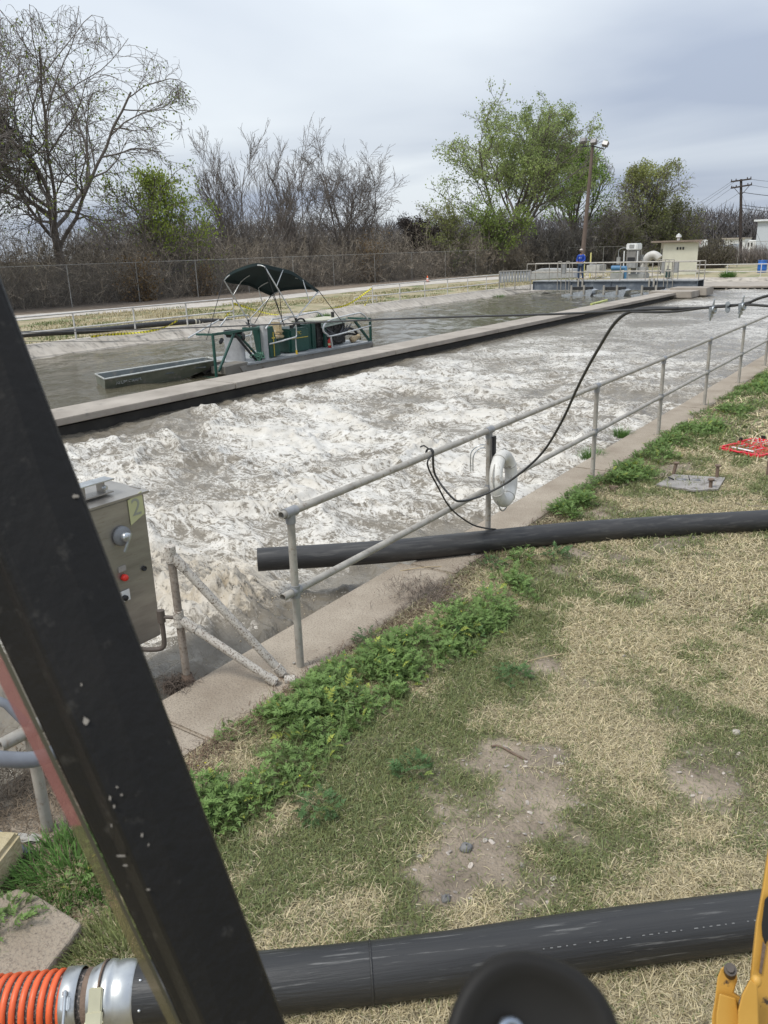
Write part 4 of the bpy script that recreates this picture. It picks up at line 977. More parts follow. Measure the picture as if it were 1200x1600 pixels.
# concrete slab and pale stone block
P_ = [gp(x, y, .07) for x, y in [(-40, 1420), (28, 1390), (60, 1402), (128, 1445), (112, 1470), (78, 1512), (60, 1540), (-60, 1545)]]
b = MB(); b.extrude([p + A_([0, 0, -.09]) for p in P_], (0, 0, .10)); tag(b.build('concrete_slab', m_conc, bevel=.01), 'weathered broken concrete slab above the orange hose', 'slab')
b = MB(); q = gp(-14, 1352, .12); b.box((q[0] - .02, q[1] - .02, .10), (.16, .34, .14), rz=.5, bev=.018); b.box((q[0] - .03, q[1] - .02, .03), (.12, .30, .07), rz=.5)
tag(b.build('stone_block', mat('yellow_stone', (.38, .31, .17), .9, col2=(.46, .39, .25), scale=9, bump=.5)), 'yellowish stone block at the left edge above the slab', 'block')

# leaning post with two fallen pipes
b0 = onX(292, 1060, -3.6); t0 = onX(265, 856, -3.6)
t = thing('fallen_railing', (-3.6, 2.94, 0), 'speckled dirty railing piece with two pipes slanting down to the first post', 'railing')
b = MB(); b.cyl((-3.6, 2.94, .0), (-3.6, 2.925, .90), .0245, n=14); b.build('post', mat('brown_dirty_pipe', (.27, .23, .19), .7, scale=12, spots=(50, .5, .62, (.16, .12, .09))), t)
for (s, e, nm) in ((A_([-3.6, 2.925, .87]), gp(443, 1055, .03), 'a'), (A_([-3.6, 2.93, .45]), gp(432, 1068, .03), 'b')):
    e = e + A_([0, 0, .005]); b = MB(); b.pipe([s, (s + e) / 2, e], .0255, .004); b.build('slanted_pipe', m_dirtyp, t)
    d = (e - s) / np.linalg.norm(e - s); b = MB(); b.cyl(e - d * .07, e - d * .01, .032, n=14); b.build('fitting', m_dirtyp, t); b = MB(); b.cyl(s + d * .02, s + d * .12, .031, n=14); b.cyl(s - A_([0, 0, .05]), s + A_([0, 0, .05]), .033, n=14); b.build('fitting', m_dirtyp, t)
e = gp(445, 1063, .03); b = MB(); b.cyl(e, e + A_([.05, .04, .0]), .03, n=12); b.build('elbow_fitting', m_dirtyp, t)
b = MB(); b.lathe([(.0, -.06), (.05, -.05), (.055, 0), (.035, .04), (.03, .07)], (-3.6, 2.94, .0), n=12); b.sphere((-3.66, 2.88, -.03), .06, sc=(1.6, .9, .6)); b.build('rusty_base', m_rust, t)
# debris hanging on its foot
rs = np.random.RandomState(8); n = 500
x_, y_ = -3.63 + rs.randn(n) * .05, 2.88 + rs.randn(n) * .05
V, Fq, C = inst(np.array([(-1, 0, 0), (1, 0, 0), (1, .5, .1), (-1, .5, .1), (-.3, 1, -.1), (.3, 1, -.1)], float), np.array([(0, 1, 2, 3), (3, 2, 5, 4)]), rotm(rs.rand(n) * 6.28, rs.uniform(-.5, .6, n)) * np.array([.002, .07, .07])[None, None], np.stack([x_, y_, .0 + rs.rand(n) * .05 - .01], 1), A_([.09, .07, .055]) * (.5 + rs.rand(n, 1)))
tag(fastmesh('caught_debris', V, Fq, leafmat('dead_stems', .8, .1), col=C), 'dark soggy twigs caught round the foot of the fallen railing post', 'debris', kind='stuff')
# small conduit clamp beside that post
t = thing('hose_bib_pipe', (-3.72, 2.9, .4), 'short brown elbow pipe clamped to the dirty post beside the cabinet', 'pipe')
b = MB(); b.tube(smooth_path([(-3.70, 2.88, .47), (-3.70, 2.88, .30), (-3.71, 2.87, .25), (-3.76, 2.84, .235), (-3.86, 2.80, .23)], 5), .015, 10); b.build('pipe', mat('brown_pipe', (.10, .08, .065), .6), t)
b = MB(); b.cyl((-3.70, 2.88, .42), (-3.70, 2.88, .50), .024, n=8); b.cyl((-3.70, 2.88, .455), (-3.6, 2.93, .455), .012, n=8); b.torus((-3.6, 2.93, .455), .028, .006, n=16, m=6); b.build('clamp', _mats['brown_pipe'], t)

# ------------------------------------------------------------------ stainless control cabinet
CX = -4.0
t = thing('control_cabinet', (CX - .3, 2.7, .2), 'stainless steel electrical cabinet with disconnect handle and yellow number sticker, behind the pillar', 'cabinet')
c0 = onX(225, 767, CX); y1 = c0[1]; ztop = c0[2]; zbot = onX(249, 995, CX)[2]; y0 = y1 - .78
b = MB(); b.box((CX - .21, (y0 + y1) / 2, (ztop + zbot) / 2), (.40, y1 - y0, ztop - zbot), bev=.008); b.build('body', m_steel, t)
b = MB(); b.box((CX, (y0 + y1) / 2 - .003, (ztop + zbot) / 2), (.022, y1 - y0 - .02, ztop - zbot - .03), bev=.006); b.build('door', m_steel, t)
b = MB(); b.extrude([(CX - .43, y0 - .02, ztop + .002), (CX + .022, y0 - .02, ztop - .012), (CX + .022, y0 - .02, ztop + .002), (CX - .43, y0 - .02, ztop + .016)], (0, y1 - y0 + .04, 0)); b.build('drip_shield', m_steel, t)
b = MB(); b.box((CX - .10, y1 + .012, ztop - .05), (.10, .02, .12), bev=.003); b.build('latch', m_steel, t)
for k_ in (.2, .8):
    b = MB(); b.box((CX - .2, y0 + (y1 - y0) * k_, zbot / 2 - .30), (.06, .06, zbot + .60)); b.build('leg', m_steel, t)
FX = CX + .0145
def onF(x, y): p = onX(x, y, FX); return p
m_yst = mat('yellow_sticker', (.50, .50, .27), .5, var=.05)
q = [onF(*p) for p in [(199, 782), (220.5, 767), (225.5, 802), (204.5, 821)]]
b = MB(); b.extrude(q, (.003, 0, 0)); stk = b.build('sticker', m_yst, t)
cq = sum(q) / 4
text('number', '2', .155, cq + A_([.0045, 0, 0]), (0, 1, 0), (0, 0, 1), mat('faded_grey_ink', (.33, .34, .27), .6), stk, .0005)
hc = onF(189, 837)
b = MB(); b.lathe([(0, .0), (.062, 0), (.062, .018), (.050, .030), (.03, .034), (0, .036)], hc, (1, 0, 0), 24); hd = b.build('disconnect_dial', mat('grey_plastic', (.20, .205, .21), .5), t)
b = MB(); b.lathe([(.030, .03), (.030, .06), (.024, .066), (0, .068)], hc, (1, 0, 0), 18); b.beam(hc + A_([.062, .03, .02]), hc + A_([.062, -.035, -.085]), .018, .014, up=(1, 0, 0), bev=.004); b.build('handle', m_zinc, hd)
rb = onF(193, 902); b = MB(); b.lathe([(0, 0), (.022, 0), (.022, .02), (.016, .03), (0, .032)], rb, (1, 0, 0), 18); b.build('red_button', mat('red_lamp', (.75, .035, .02), .35), t)
lk = onF(225, 888); b = MB(); b.lathe([(0, 0), (.017, 0), (.017, .008), (.010, .008), (.010, .005), (0, .005)], lk, (1, 0, 0), 16); b.build('key_lock', m_dark, t)
wl = onF(199, 929); b = MB(); b.box(wl + A_([.004, -.02, 0]), (.006, .07, .07)); pl = b.build('switch_plate', m_white, t)
b = MB(); b.lathe([(0, 0), (.018, 0), (.018, .02), (0, .022)], wl + A_([.006, -.03, -.008]), (1, 0, 0), 14); b.build('switch_knob', m_black, pl)
tp = onF(193, 888); b = MB(); b.box(tp + A_([.0, -.01, 0]), (.005, .055, .035)); b.build('name_plate', mat('pale_plate', (.34, .32, .29), .5), t)
# little junction frame on top
l0 = onX(158, 745, CX - .12); t = thing('lamp_bracket', (l0[0], l0[1], ztop), 'small metal bracket with a bolt on top of the steel cabinet', 'bracket')
b = MB(); b.box((l0[0] - .02, l0[1] - .06, ztop + .10), (.10, .26, .008), bev=.002); b.build('bracket_plate', m_zinc, t)
b = MB(); b.box((l0[0] - .02, l0[1] - .0, ztop + .058), (.07, .012, .08)); b.box((l0[0] - .02, l0[1] - .14, ztop + .058), (.07, .012, .08)); b.box((l0[0] - .02, l0[1] - .06, ztop + .026), (.11, .22, .008)); b.build('bracket_legs', m_steel, t)
b = MB(); b.cyl((l0[0] + .012, l0[1] + .0, ztop + .06), (l0[0] + .03, l0[1] + .0, ztop + .06), .016, n=10); b.cyl((l0[0] + .03, l0[1] + .0, ztop + .06), (l0[0] + .04, l0[1], ztop + .06), .010, n=6); b.build('bolt', m_zinc, t)

# ------------------------------------------------------------------ black pipes
ctr = [gp(403, 878, .10) + A_([0, 0, .02]), gp(600, 862, .11), gp(760, 846, .105), gp(900, 832, .10), gp(1050, 822, .10), gp(1200, 813, .10)]
ext = ctr[-1] + (ctr[-1] - ctr[-2]) * 3
t = thing('black_pipe', (ctr[2][0], ctr[2][1], 0), 'long black plastic pipe lying across the kerb, its open end over the water', 'pipe')
b = MB(); b.pipe(smooth_path(ctr + [ext], 6), .098, .010, n=28); b.build('pipe_wall', m_hdpe, t)
m_hd2 = mat('scratched_black_polyethylene', (.013, .013, .014), .42, col2=(.036, .035, .033), scale=5, bump=.15, bscale=50, spots=(30, .60, .76, (.17, .165, .155)), stretch=(.12, 2.6, 2.6), rot=(0, 0, -.72))
axis = [gp(180, 1555, .10), gp(580, 1519, .10), gp(900, 1473, .10), gp(1180, 1437, .10)]
dxx = (axis[1] - axis[0]) / np.linalg.norm(axis[1] - axis[0])
t = thing('fused_pipe', (axis[1][0], axis[1][1], 0), 'thick scratched black plastic pipe in front, with a butt-weld ring and a coupled left end', 'pipe')
end = axis[-1] + (axis[-1] - axis[-2]) * 1.5
b = MB(); b.pipe(smooth_path(axis + [end], 6), .101, .012, n=40); b.build('pipe_wall', m_hd2, t)
b = MB()
for k in range(46):
    f_ = k / 46; c_ = axis[1] + (axis[3] - axis[1]) * (.42 + .9 * f_)
    nrm_ = A_([0, 0, CH]) - c_; nrm_ -= dxx * (nrm_ @ dxx); nrm_ /= np.linalg.norm(nrm_)
    if k % 7 == 5: continue
    b.box(c_ + nrm_ * .1008, (.006 + .004 * (k % 3), .0035, .0016), M=np.stack([dxx, np.cross(nrm_, dxx), nrm_], 1))
b.build('printed_stripe', mat('faded_print', (.17, .17, .165), .7), t)
b = MB(); b.torus(axis[1], .1015, .0045, axis=dxx, n=40, m=8); b.build('weld_ring', m_hd2, t)
pc = axis[0] + dxx * .02
m_alu = mat('cast_aluminium', (.56, .57, .56), .34, metal=.85, scale=8, spots=(14, .6, .7, (.35, .35, .34)))
t = thing('hose_coupling', (pc[0], pc[1], 0), 'shiny cast metal hose coupling between the orange hose and the black pipe', 'coupling')
b = MB(); b.lathe([(.124, .06), (.132, .055), (.136, .02), (.136, 0), (.130, -.01), (.139, -.018), (.141, -.035), (.131, -.045), (.134, -.06), (.122, -.08), (.114, -.095)], pc, dxx, 40); b.build('coupling_ring', m_alu, t)
up_ = A_([0, 0, 1.0]); toward = A_([-.62, .0, .0]); sd_ = np.cross(dxx, up_); sd_ /= np.linalg.norm(sd_); sd_ = sd_ if (sd_ @ (A_([0, 0, CH]) - pc)) > 0 else -sd_
side = (sd_ * .75 + up_ * .66); b = MB(); q = pc - dxx * .055 + side * .143; tn = np.cross(side, dxx)
b.box(q, (.045, .10, .012), M=np.stack([dxx, tn, side], 1), bev=.004); b.box(q - tn * .06 + side * .004, (.055, .05, .016), M=np.stack([dxx, tn, side], 1), bev=.004); b.cyl(q - dxx * .03 - tn * .075, q + dxx * .03 - tn * .075, .006, n=8)
b.build('cam_lever', mat('brass_zinc', (.50, .47, .33), .35, metal=.7), t)
b = MB(); b.torus(pc - dxx * .052, .137, .004, axis=dxx, n=40, m=6); b.build('lever_ring', m_rust, t)
for a in (.3, 1.2): 
    b = MB(); q = pc + dxx * .085 + (sd_ * math.cos(a) + up_ * math.sin(a)) * .125; b.sphere(q, .006, 8, 6); b.build('rivet', m_zinc, t)
t = thing('orange_hose', (pc[0] - .3, pc[1] - .3, 0), 'ribbed bright orange suction hose at the lower left with dark grey between the ribs', 'hose')
h0 = pc - dxx * .07; h1 = pc - dxx * 1.25; b = MB(); b.cyl(h0, h1, .108, n=32); b.build('hose_wall', mat('dark_hose_fabric', (.05, .045, .04), .7, scale=60, spots=(140, .52, .6, (.25, .2, .17))), t)
# helical rib
turns = 34; k = np.linspace(0, 1, turns * 20); a = k * turns * 2 * math.pi; u_, v_, d_ = frame(dxx)
hp = (h0 - dxx * .10)[None] - dxx[None] * (k * 1.05)[:, None] + (np.cos(a)[:, None] * u_ + np.sin(a)[:, None] * v_) * .110
b = MB(); b.tube(hp, .0115, 6); b.build('spiral_rib', mat('orange_plastic', (.72, .12, .035), .42, scale=20, var=.06), t)
b = MB(); b.lathe([(.1205, 0), (.124, .002), (.124, .054), (.1205, .056)], h0 - dxx * .115, dxx, 40); b.build('band_clamp', m_alu, t)
b = MB(); q = h0 - dxx * .088 + side * .128; b.box(q, (.03, .05, .014), M=np.stack([dxx, tn, side], 1), bev=.004); b.cyl(q + side * .008 - tn * .07, q + side * .008 + tn * .05, .0055, n=8); b.cyl(q + side * .008 + tn * .03, q + side * .008 + tn * .045, .009, n=6); b.build('clamp_bolt', m_zinc, t)
b = MB(); b.lathe([(.108, 0), (.1155, .004), (.113, .02), (.1165, .03), (.112, .04), (.117, .05), (.108, .055)], h0 - dxx * .045, dxx, 32); b.build('rusty_sleeve', m_rust, t)

for nm_ in ('hose_coupling', 'orange_hose'):      # same bore as the pipe
    r_o = bpy.data.objects[nm_]
    for ch_ in r_o.children:
        off_ = rootloc(ch_.parent)
        for v__ in ch_.data.vertices:
            w_ = np.array(v__.co[:]) + off_ - pc; al_ = w_ @ dxx; rad_ = w_ - dxx * al_; v__.co = Vector((pc + dxx * al_ + rad_ * .82 - off_).tolist())

# ------------------------------------------------------------------ life ring on the second post
py_ = 6.02
t = thing('ring_bracket', (RX, py_, .8), 'black backing plate with a hook on the second railing post', 'bracket')
b = MB(); b.box((RX + .042, py_ + .012, .82), (.018, .05, .38), bev=.003); b.build('back_plate', m_black, t)
b = MB(); b.lathe([(0, 0), (.05, 0), (.05, .03), (0, .032)], (RX + .05, py_ + .02, .70), (1, .3, 0), 16); b.build('round_pad', m_black, t)
b = MB(); b.tube(smooth_path([(RX - .02, py_, .93), (RX - .07, py_ - .05, .93), (RX - .13, py_ - .08, .86), (RX - .13, py_ - .08, .70)], 5), .005, 6); b.tube(smooth_path([(RX - .02, py_ + .01, .90), (RX - .07, py_ - .03, .90), (RX - .11, py_ - .07, .84), (RX - .115, py_ - .07, .70)], 5), .005, 6); b.build('wire_hook', m_zinc, t)
rc = A_([RX + .145, py_ - .0, .655])
ra = A_([.80, -.58, .18]); ra /= np.linalg.norm(ra)
ra = A_([.93, .12, .10]); ra /= np.linalg.norm(ra)
t = thing('life_ring', rc, 'dirty white life ring hanging on the second railing post', 'life ring')
# plump ring, slightly taller than wide
u_, v_, d_ = frame(ra); b = MB(); b.torus(rc, .192, .055, axis=ra, n=48, m=16); o = b.build('foam_ring', mat('dirty_white_foam', (.66, .64, .59), .65, scale=6, bump=.15, spots=(13, .57, .68, (.30, .25, .19))), t)
for a in (.4, 1.97, 3.54, 5.1):
    e = math.cos(a) * u_ + math.sin(a) * v_; b = MB(); b.torus(rc + e * .192, .0565, .004, axis=np.cross(ra, e), n=18, m=6); b.build('strap', mat('grey_strap', (.42, .40, .36), .7), t)
an = np.linspace(0, 2 * math.pi, 60); rp = rc + (np.cos(an)[:, None] * u_ + np.sin(an)[:, None] * v_) * (.25 + .018 * np.cos(4 * (an - .4)) * -1)[:, None] + A_([0, 0, -.01])
b = MB(); b.tube(rp, .0055, 6, caps=False); b.build('grab_rope', mat('grey_rope', (.38, .36, .32), .8), t)

# ------------------------------------------------------------------ cables
t = thing('traverse_cable', (atd(1115, 483, 3.72)), 'steel traverse cable crossing the photo from upper right to left', 'cable')
def cpath(pts): return [atd(x, y, 1 / (.060 + (.285 - .060) * x / 1200)) for x, y in pts]
b = MB(); b.tube(smooth_path(cpath([(1330, 432), (1200, 462), (1165, 474), (1115, 480), (1000, 484), (860, 491), (600, 499), (300, 512), (60, 519), (-80, 521)]), 8), .0062, 8); b.build('main_cable', m_cable, t)
b = MB(); b.tube(smooth_path(cpath([(1330, 484), (1250, 480), (1200, 478), (1165, 476), (1115, 479), (1050, 487), (985, 487)]), 8), .0058, 8); b.build('return_cable', m_cable, t)
b = MB(); b.tube(smooth_path([atd(x, y, 10) for x, y in [(340, 531), (200, 533), (-60, 534)]], 6), .003, 5); tag(b.build('thin_cable', m_cable), 'thin cable spanning the far channel left of the dredge', 'cable')
for i, (x, y, lab) in enumerate([(1113, 484, 'left of the three cable clamps'), (1137, 480, 'middle double-nut cable clamp'), (1159, 479, 'right of the three cable clamps')]):
    c0 = cpath([(x, y)])[0]; k = thing('cable_clamp', c0, 'shiny zinc ' + lab + ' on the cable', 'cable clamp', 'zinc clamps on the cable at the upper right')
    u1 = A_([0, 0, 1.0]) * .95 + A_([-.3, .1, 0]) * .3; u1 /= np.linalg.norm(u1); cam_d = c0 - A_([0, 0, CH]); cam_d /= np.linalg.norm(cam_d)
    al = cpath([(x + 10, y - 1)])[0] - c0; al /= np.linalg.norm(al)
    if i != 1:
        b = MB(); b.lathe([(.005, -.050), (.005, -.034), (.011, -.034), (.011, -.022), (.007, -.022), (.007, -.018), (.0135, -.018), (.0135, -.004), (.016, -.004), (.016, .010), (.006, .012), (.003, .045), (.0005, .05)], c0, u1 + al * .25, 6, smooth=False); b.build('bolt', mat('clamp_zinc', (.36, .38, .39), .38, metal=.8, scale=60), k)
        b = MB(); b.box(c0 + A_([0, 0, -.002]), (.026, .026, .026), M=np.stack([al, np.cross(u1, al), u1], 1), bev=.006); b.build('saddle', mat('clamp_zinc', (.36, .38, .39), .38, metal=.8, scale=60), k)
        b = MB(); b.torus(c0 + al * .010, .013, .005, axis=al, n=16, m=8); b.build('u_bolt', mat('clamp_zinc', (.36, .38, .39), .38, metal=.8, scale=60), k)
    else:
        b = MB(); b.box(c0, (.024, .02, .05), M=np.stack([al, np.cross(u1, al), u1], 1), bev=.008); b.build('saddle', mat('clamp_zinc', (.36, .38, .39), .38, metal=.8, scale=60), k)
        for s in (-1, 1):
            b = MB(); b.cyl(c0 + u1 * .014 * s, c0 + u1 * .014 * s - cam_d * .028, .011, n=6); b.cyl(c0 + u1 * .014 * s - cam_d * .028, c0 + u1 * .014 * s - cam_d * .038, .006, n=8); b.build('nut', mat('clamp_zinc', (.36, .38, .39), .38, metal=.8, scale=60), k)
# loose loop from the clamps down to the railing
t = thing('drooping_cable', atd(900, 620, 5.5), 'black cable drooping from the clamps down to a knot on the top rail', 'cable')
kn = A_([RX, 5.05, 1.075])
pts = [cpath([(1060, 482)])[0], atd(1000, 483, 4.1), atd(965, 500, 4.3), atd(935, 545, 4.7), atd(905, 600, 5.2), atd(877, 660, 5.7), atd(845, 710, 6.15), atd(800, 749, 6.35), atd(756, 773, 6.4), atd(722, 783, 6.3), atd(705, 776, 6.25), atd(680, 742, 6.3), kn + A_([.03, 0, 0])]
sp = smooth_path(pts, 8)
b = MB(); b.tube(sp, .009, 8); b.build('cable_loop', m_cable, t)
pts = [kn + A_([.03, .01, 0]), onX(668, 726, RX + .03), onX(685, 762, RX + .03), onX(705, 795, RX + .03), onX(735, 818, RX + .03), onX(757, 825, RX + .05), onX(775, 827, RX + .10)]
b = MB(); b.tube(smooth_path(pts, 8), .007, 8); b.build('loose_tail', m_cable, t)
b = MB(); b.torus(kn, .030, .006, axis=(0, 1, .15), n=18, m=8); b.torus(kn + A_([0, .012, 0]), .030, .006, axis=(0, 1, -.2), n=18, m=8); b.tube([kn + A_([0, 0, .03]), kn + A_([-.03, -.03, .06]), kn + A_([-.05, -.05, .05])], .006, 6); b.build('knot', m_cable, t)

# ------------------------------------------------------------------ plate with pins, strap, tool case, stakes, ground cable
m_plate = mat('worn_steel_plate', (.30, .275, .25), .6, metal=.1, scale=6, spots=(9, .55, .7, (.10, .08, .065)))
q = [gp(x, y, .055) for x, y in [(1025, 757), (1052, 741), (1133, 746), (1122, 764), (1085, 766)]]
t = thing('anchor_plate', gp(1080, 755, .02), 'flat steel plate with three stub pins lying on the lawn', 'plate')
b = MB(); b.extrude(q, (0, 0, -.018)); b.build('plate', m_plate, t)
for (x, y, hgt, lean_) in [(1052, 741, .125, (.018, .02)), (1120, 746, .13, (.0, .0)), (1110, 762, .085, (.0, .0))]:
    p = gp(x, y, .05); e = p + A_([lean_[0], lean_[1], hgt]); b = MB(); b.cyl(p, e, .019, n=12); b.cyl(e, e + A_([0, 0, .012]), .034, n=10); b.build('stub_pin', m_rust, t)
s1 = gp(1048, 750, .05); s2 = gp(1105, 752, .05); mid = (s1 + s2) / 2; d = (s2 - s1) / np.linalg.norm(s2 - s1)
t = thing('load_binder', mid, 'chain binder with grey barrel lying on the steel plate', 'binder')
b = MB(); b.lathe([(.006, -.13), (.022, -.12), (.022, -.03), (.008, -.02), (.008, .02), (.022, .03), (.022, .11), (.006, .12)], mid, d, 12); b.build('barrel', mat('grey_forging', (.20, .20, .20), .5, metal=.4), t)
b = MB(); b.torus(s1 + A_([0, 0, .02]), .03, .007, axis=(.3, .3, 1), n=14, m=6); b.torus(mid + A_([0, 0, .03]), .024, .005, axis=(1, .3, .3), n=14, m=6); b.tube([s2, s2 + d * .06 + A_([0, 0, .01]), s2 + d * .10], .008, 6); b.build('hooks', m_black, t)
pts = smooth_path([gp(958, 768, .02), gp(975, 760, .03), gp(1000, 753, .03), gp(1022, 749, .04), gp(1035, 746, .045)], 6); t = thing('ratchet_strap', pts[0], 'brown webbing strap running from a buckle to the steel plate', 'strap')
V = []; 
for p in pts: V += [p + A_([0, 0, -.018]), p + A_([.006, .006, .022])]
V = A_(V); n_ = len(V); b = MB(); b.add(np.vstack([V, V + A_([.005, -.005, 0])]), [(i, i + 1, i + 3, i + 2) for i in range(0, n_ - 2, 2)] + [(i + n_, i + 1 + n_, i + 3 + n_, i + 2 + n_) for i in range(0, n_ - 2, 2)] + [(i, i + 2, i + 2 + n_, i + n_) for i in range(0, n_ - 2, 2)] + [(i + 1, i + 3, i + 3 + n_, i + 1 + n_) for i in range(0, n_ - 2, 2)])
b.build('webbing', mat('brown_webbing', (.17, .13, .095), .85, scale=20), t)
p = gp(957, 765, .03); b = MB(); b.box(p, (.07, .09, .05), rz=.6, bev=.01); b.cyl(p + A_([-.04, .0, .03]), p + A_([.05, .03, .03]), .012, n=8); b.build('buckle', m_rust, t)
p = gp(1040, 745, .05); rs = np.random.RandomState(5); b = MB()
for k in range(7): b.torus(p + A_([rs.randn() * .035, rs.randn() * .025, rs.rand() * .02]), .022, .006, axis=rs.randn(3), n=12, m=6)
tag(b.build('chain', mat('brass_chain', (.30, .26, .19), .5, metal=.4)), 'small heap of yellowish chain links at the end of the strap', 'chain')

m_red = mat('red_plastic', (.70, .02, .04), .4, var=.06, scale=10)
def rc_poly(c, w, l, rz, r=.05):
    o_ = []; c_, s_ = math.cos(rz), math.sin(rz)
    for (sx, sy, a0) in ((1, 1, 0), (-1, 1, 90), (-1, -1, 180), (1, -1, 270)):
        for a in (0, 30, 60, 90):
            aa = math.radians(a0 + a); x = sx * (w / 2 - r) + r * math.cos(aa); y = sy * (l / 2 - r) + r * math.sin(aa); o_.append((c[0] + x * c_ - y * s_, c[1] + x * s_ + y * c_, c[2]))
    return A_(o_)
def shell(cx, cy, w, l, rz, h=.05):
    b = MB(); P = rc_poly((cx, cy, .012), w, l, rz); b.extrude(P, (0, 0, h * .55))
    Q = rc_poly((cx, cy, .012 + h * .55), w, l, rz); Q2 = rc_poly((cx, cy, .012 + h), w, l, rz); I2 = rc_poly((cx, cy, .012 + h), w - .05, l - .05, rz, .035); I1 = rc_poly((cx, cy, .012 + h * .56), w - .05, l - .05, rz, .035)
    n = 16; b.add(np.vstack([Q, Q2, I2, I1]), [(k * n + i, k * n + (i + 1) % n, (k + 1) * n + (i + 1) % n, (k + 1) * n + i) for k in range(3) for i in range(n)] + [tuple(range(48, 64))]); return b
tcx = gp(1172, 695, .03); tc2 = gp(1187, 708, .03); rzc = -.42
t = thing('tool_case', (tcx[0], tcx[1], 0), 'open red plastic tool case lying on the grass at the right edge', 'tool case')
ax_ = A_([math.cos(rzc), math.sin(rzc), 0]); ay_ = A_([-math.sin(rzc), math.cos(rzc), 0])
c1 = gp(1178, 697, .03); Lc, Wc = .62, .40
base_c = c1 + ax_ * .10 + ay_ * .12; lid_c = base_c - ay_ * (Wc + .02) + ax_ * .02
shell(base_c[0], base_c[1], Lc, Wc, rzc).build('case_base', m_red, t); shell(lid_c[0], lid_c[1], Lc - .02, Wc - .03, rzc).build('case_lid', m_red, t)
rs = np.random.RandomState(3); m_tool = mat('chrome_tools', (.7, .7, .7), .25, metal=.7)
b = MB()
for i in range(7):
    for j in range(3):
        q = base_c + ax_ * ((i - 3) * .07) + ay_ * ((j - 1.0) * .08) + A_([0, 0, .045]); l_ = rs.uniform(.02, .035)
        b.cyl(q - ay_ * l_ * .7, q + ay_ * l_ * .7, rs.uniform(.005, .009), n=8)
b.build('socket_set', m_tool, t)
b = MB()
for i in range(3):
    q = lid_c + ax_ * ((i - 1) * .12) + A_([0, 0, .043]); b.beam(q - ay_ * .03, q + ay_ * .11, .010, .005); b.cyl(q + ay_ * .11, q + ay_ * .11 + A_([0, 0, .006]), .012, n=10)
b.build('wrench_row', m_tool, t)
b = MB(); b.box(lid_c - ay_ * .10 + A_([0, 0, .043]), (.30, .04, .006), rz=rzc); b.build('white_insert', m_white, t)
for s in (-.2, .2):
    b = MB(); b.box(base_c + ax_ * s + ay_ * (Wc / 2 + .01) + A_([0, 0, .045]), (.05, .03, .05), rz=rzc, bev=.004); b.build('hinge', m_black, t)
b = MB(); b.box(base_c - ax_ * (Lc / 2) - ay_ * .10 + A_([0, 0, .045]), (.03, .045, .05), rz=rzc, bev=.004); b.build('latch', m_black, t)
b = MB(); b.tube([lid_c - ay_ * (Wc / 2 + .0) + ax_ * -.07 + A_([0, 0, .035]), lid_c - ay_ * (Wc / 2 + .035) + ax_ * -.05 + A_([0, 0, .035]), lid_c - ay_ * (Wc / 2 + .035) + ax_ * .05 + A_([0, 0, .035]), lid_c - ay_ * (Wc / 2) + ax_ * .07 + A_([0, 0, .035])], .011, 8); b.build('handle', m_red, t)
p = gp(1199, 748, 0); b = MB(); b.cyl(p, p + A_([0, .0, .24]), .022, n=10); b.cyl(p + A_([0, 0, .24]), p + A_([0, 0, .255]), .032, n=10); tag(b.build('rusty_stake', m_rust), 'rusty stub pin standing in the grass at the right edge', 'stake')
for i, (x, y, r_, ax2) in enumerate([(1215, 772, .20, (.1, .1, 1)), (1190, 779, .13, (-.1, .05, 1)), (1222, 784, .25, (0, .1, 1))]):
    pass
pts = [gp(x, y, .02) for x, y in [(1137, 779), (1160, 781), (1190, 781), (1240, 776), (1260, 765), (1215, 762), (1178, 770), (1190, 778), (1230, 782), (1230, 793), (1190, 792), (1150, 787), (1135, 780)]]
b = MB(); b.tube(smooth_path(pts, 8), .006, 6); tag(b.build('coiled_wire', m_cable), 'loosely coiled dark wire on the lawn at the right edge', 'wire')
pts = [gp(x, y, .025) for x, y in [(768, 1166), (776, 1165), (786, 1168), (800, 1176), (823, 1188)]]
b = MB(); b.tube(smooth_path(pts, 5), .006, 8); tag(b.build('rusty_rod', m_rust), 'short bent rusty rod lying on the bare soil', 'rod')
for (a, c, lab) in [((822, 1034), (886, 1021), 'long pale dry twig on the lawn right of the weed belt'), ((625, 892), (690, 885), 'pale twig beside the black pipe on the kerb')]:
    b = MB(); b.tube(smooth_path([gp(*a, .02), (gp(*a, .03) + gp(*c, .03)) / 2 + A_([.01, .01, .01]), gp(*c, .02)], 5), .0035, 6); tag(b.build('twig', mat('dry_twig', (.42, .33, .2), .8)), lab, 'twig')
for i, (x, y, s, lab) in enumerate([(728, 1332, .022, 'largest round grey stone on the bare soil near the front pipe'), (697, 1410, .018, 'grey stone just above the front pipe'), (758, 1320, .012, 'pale angular stone on the bare soil'), (1150, 1150, .02, 'pale stone in the grass at the right'), (975, 1030, .014, 'white stone in the middle of the straw lawn'), (740, 868, .03, 'long pale stone beside the black pipe'), (655, 1345, .012, 'small light stone on the lawn')]):
    p = gp(x, y, .0); v_, f_ = blob(20 + i, 14, 9); b = MB(); b.add(v_ * A_([s, s * 1.3, s * .7]) + p + A_([0, 0, lawn_z(p[0], p[1]) + s * .3]), [tuple(f) for f in f_], True); tag(b.build('stone', mat('grey_stone' if i < 2 else 'pale_stone', (.17, .165, .16) if i < 2 else (.42, .38, .33), .85, scale=30)), lab, 'stone', 'loose stones on the lawn')
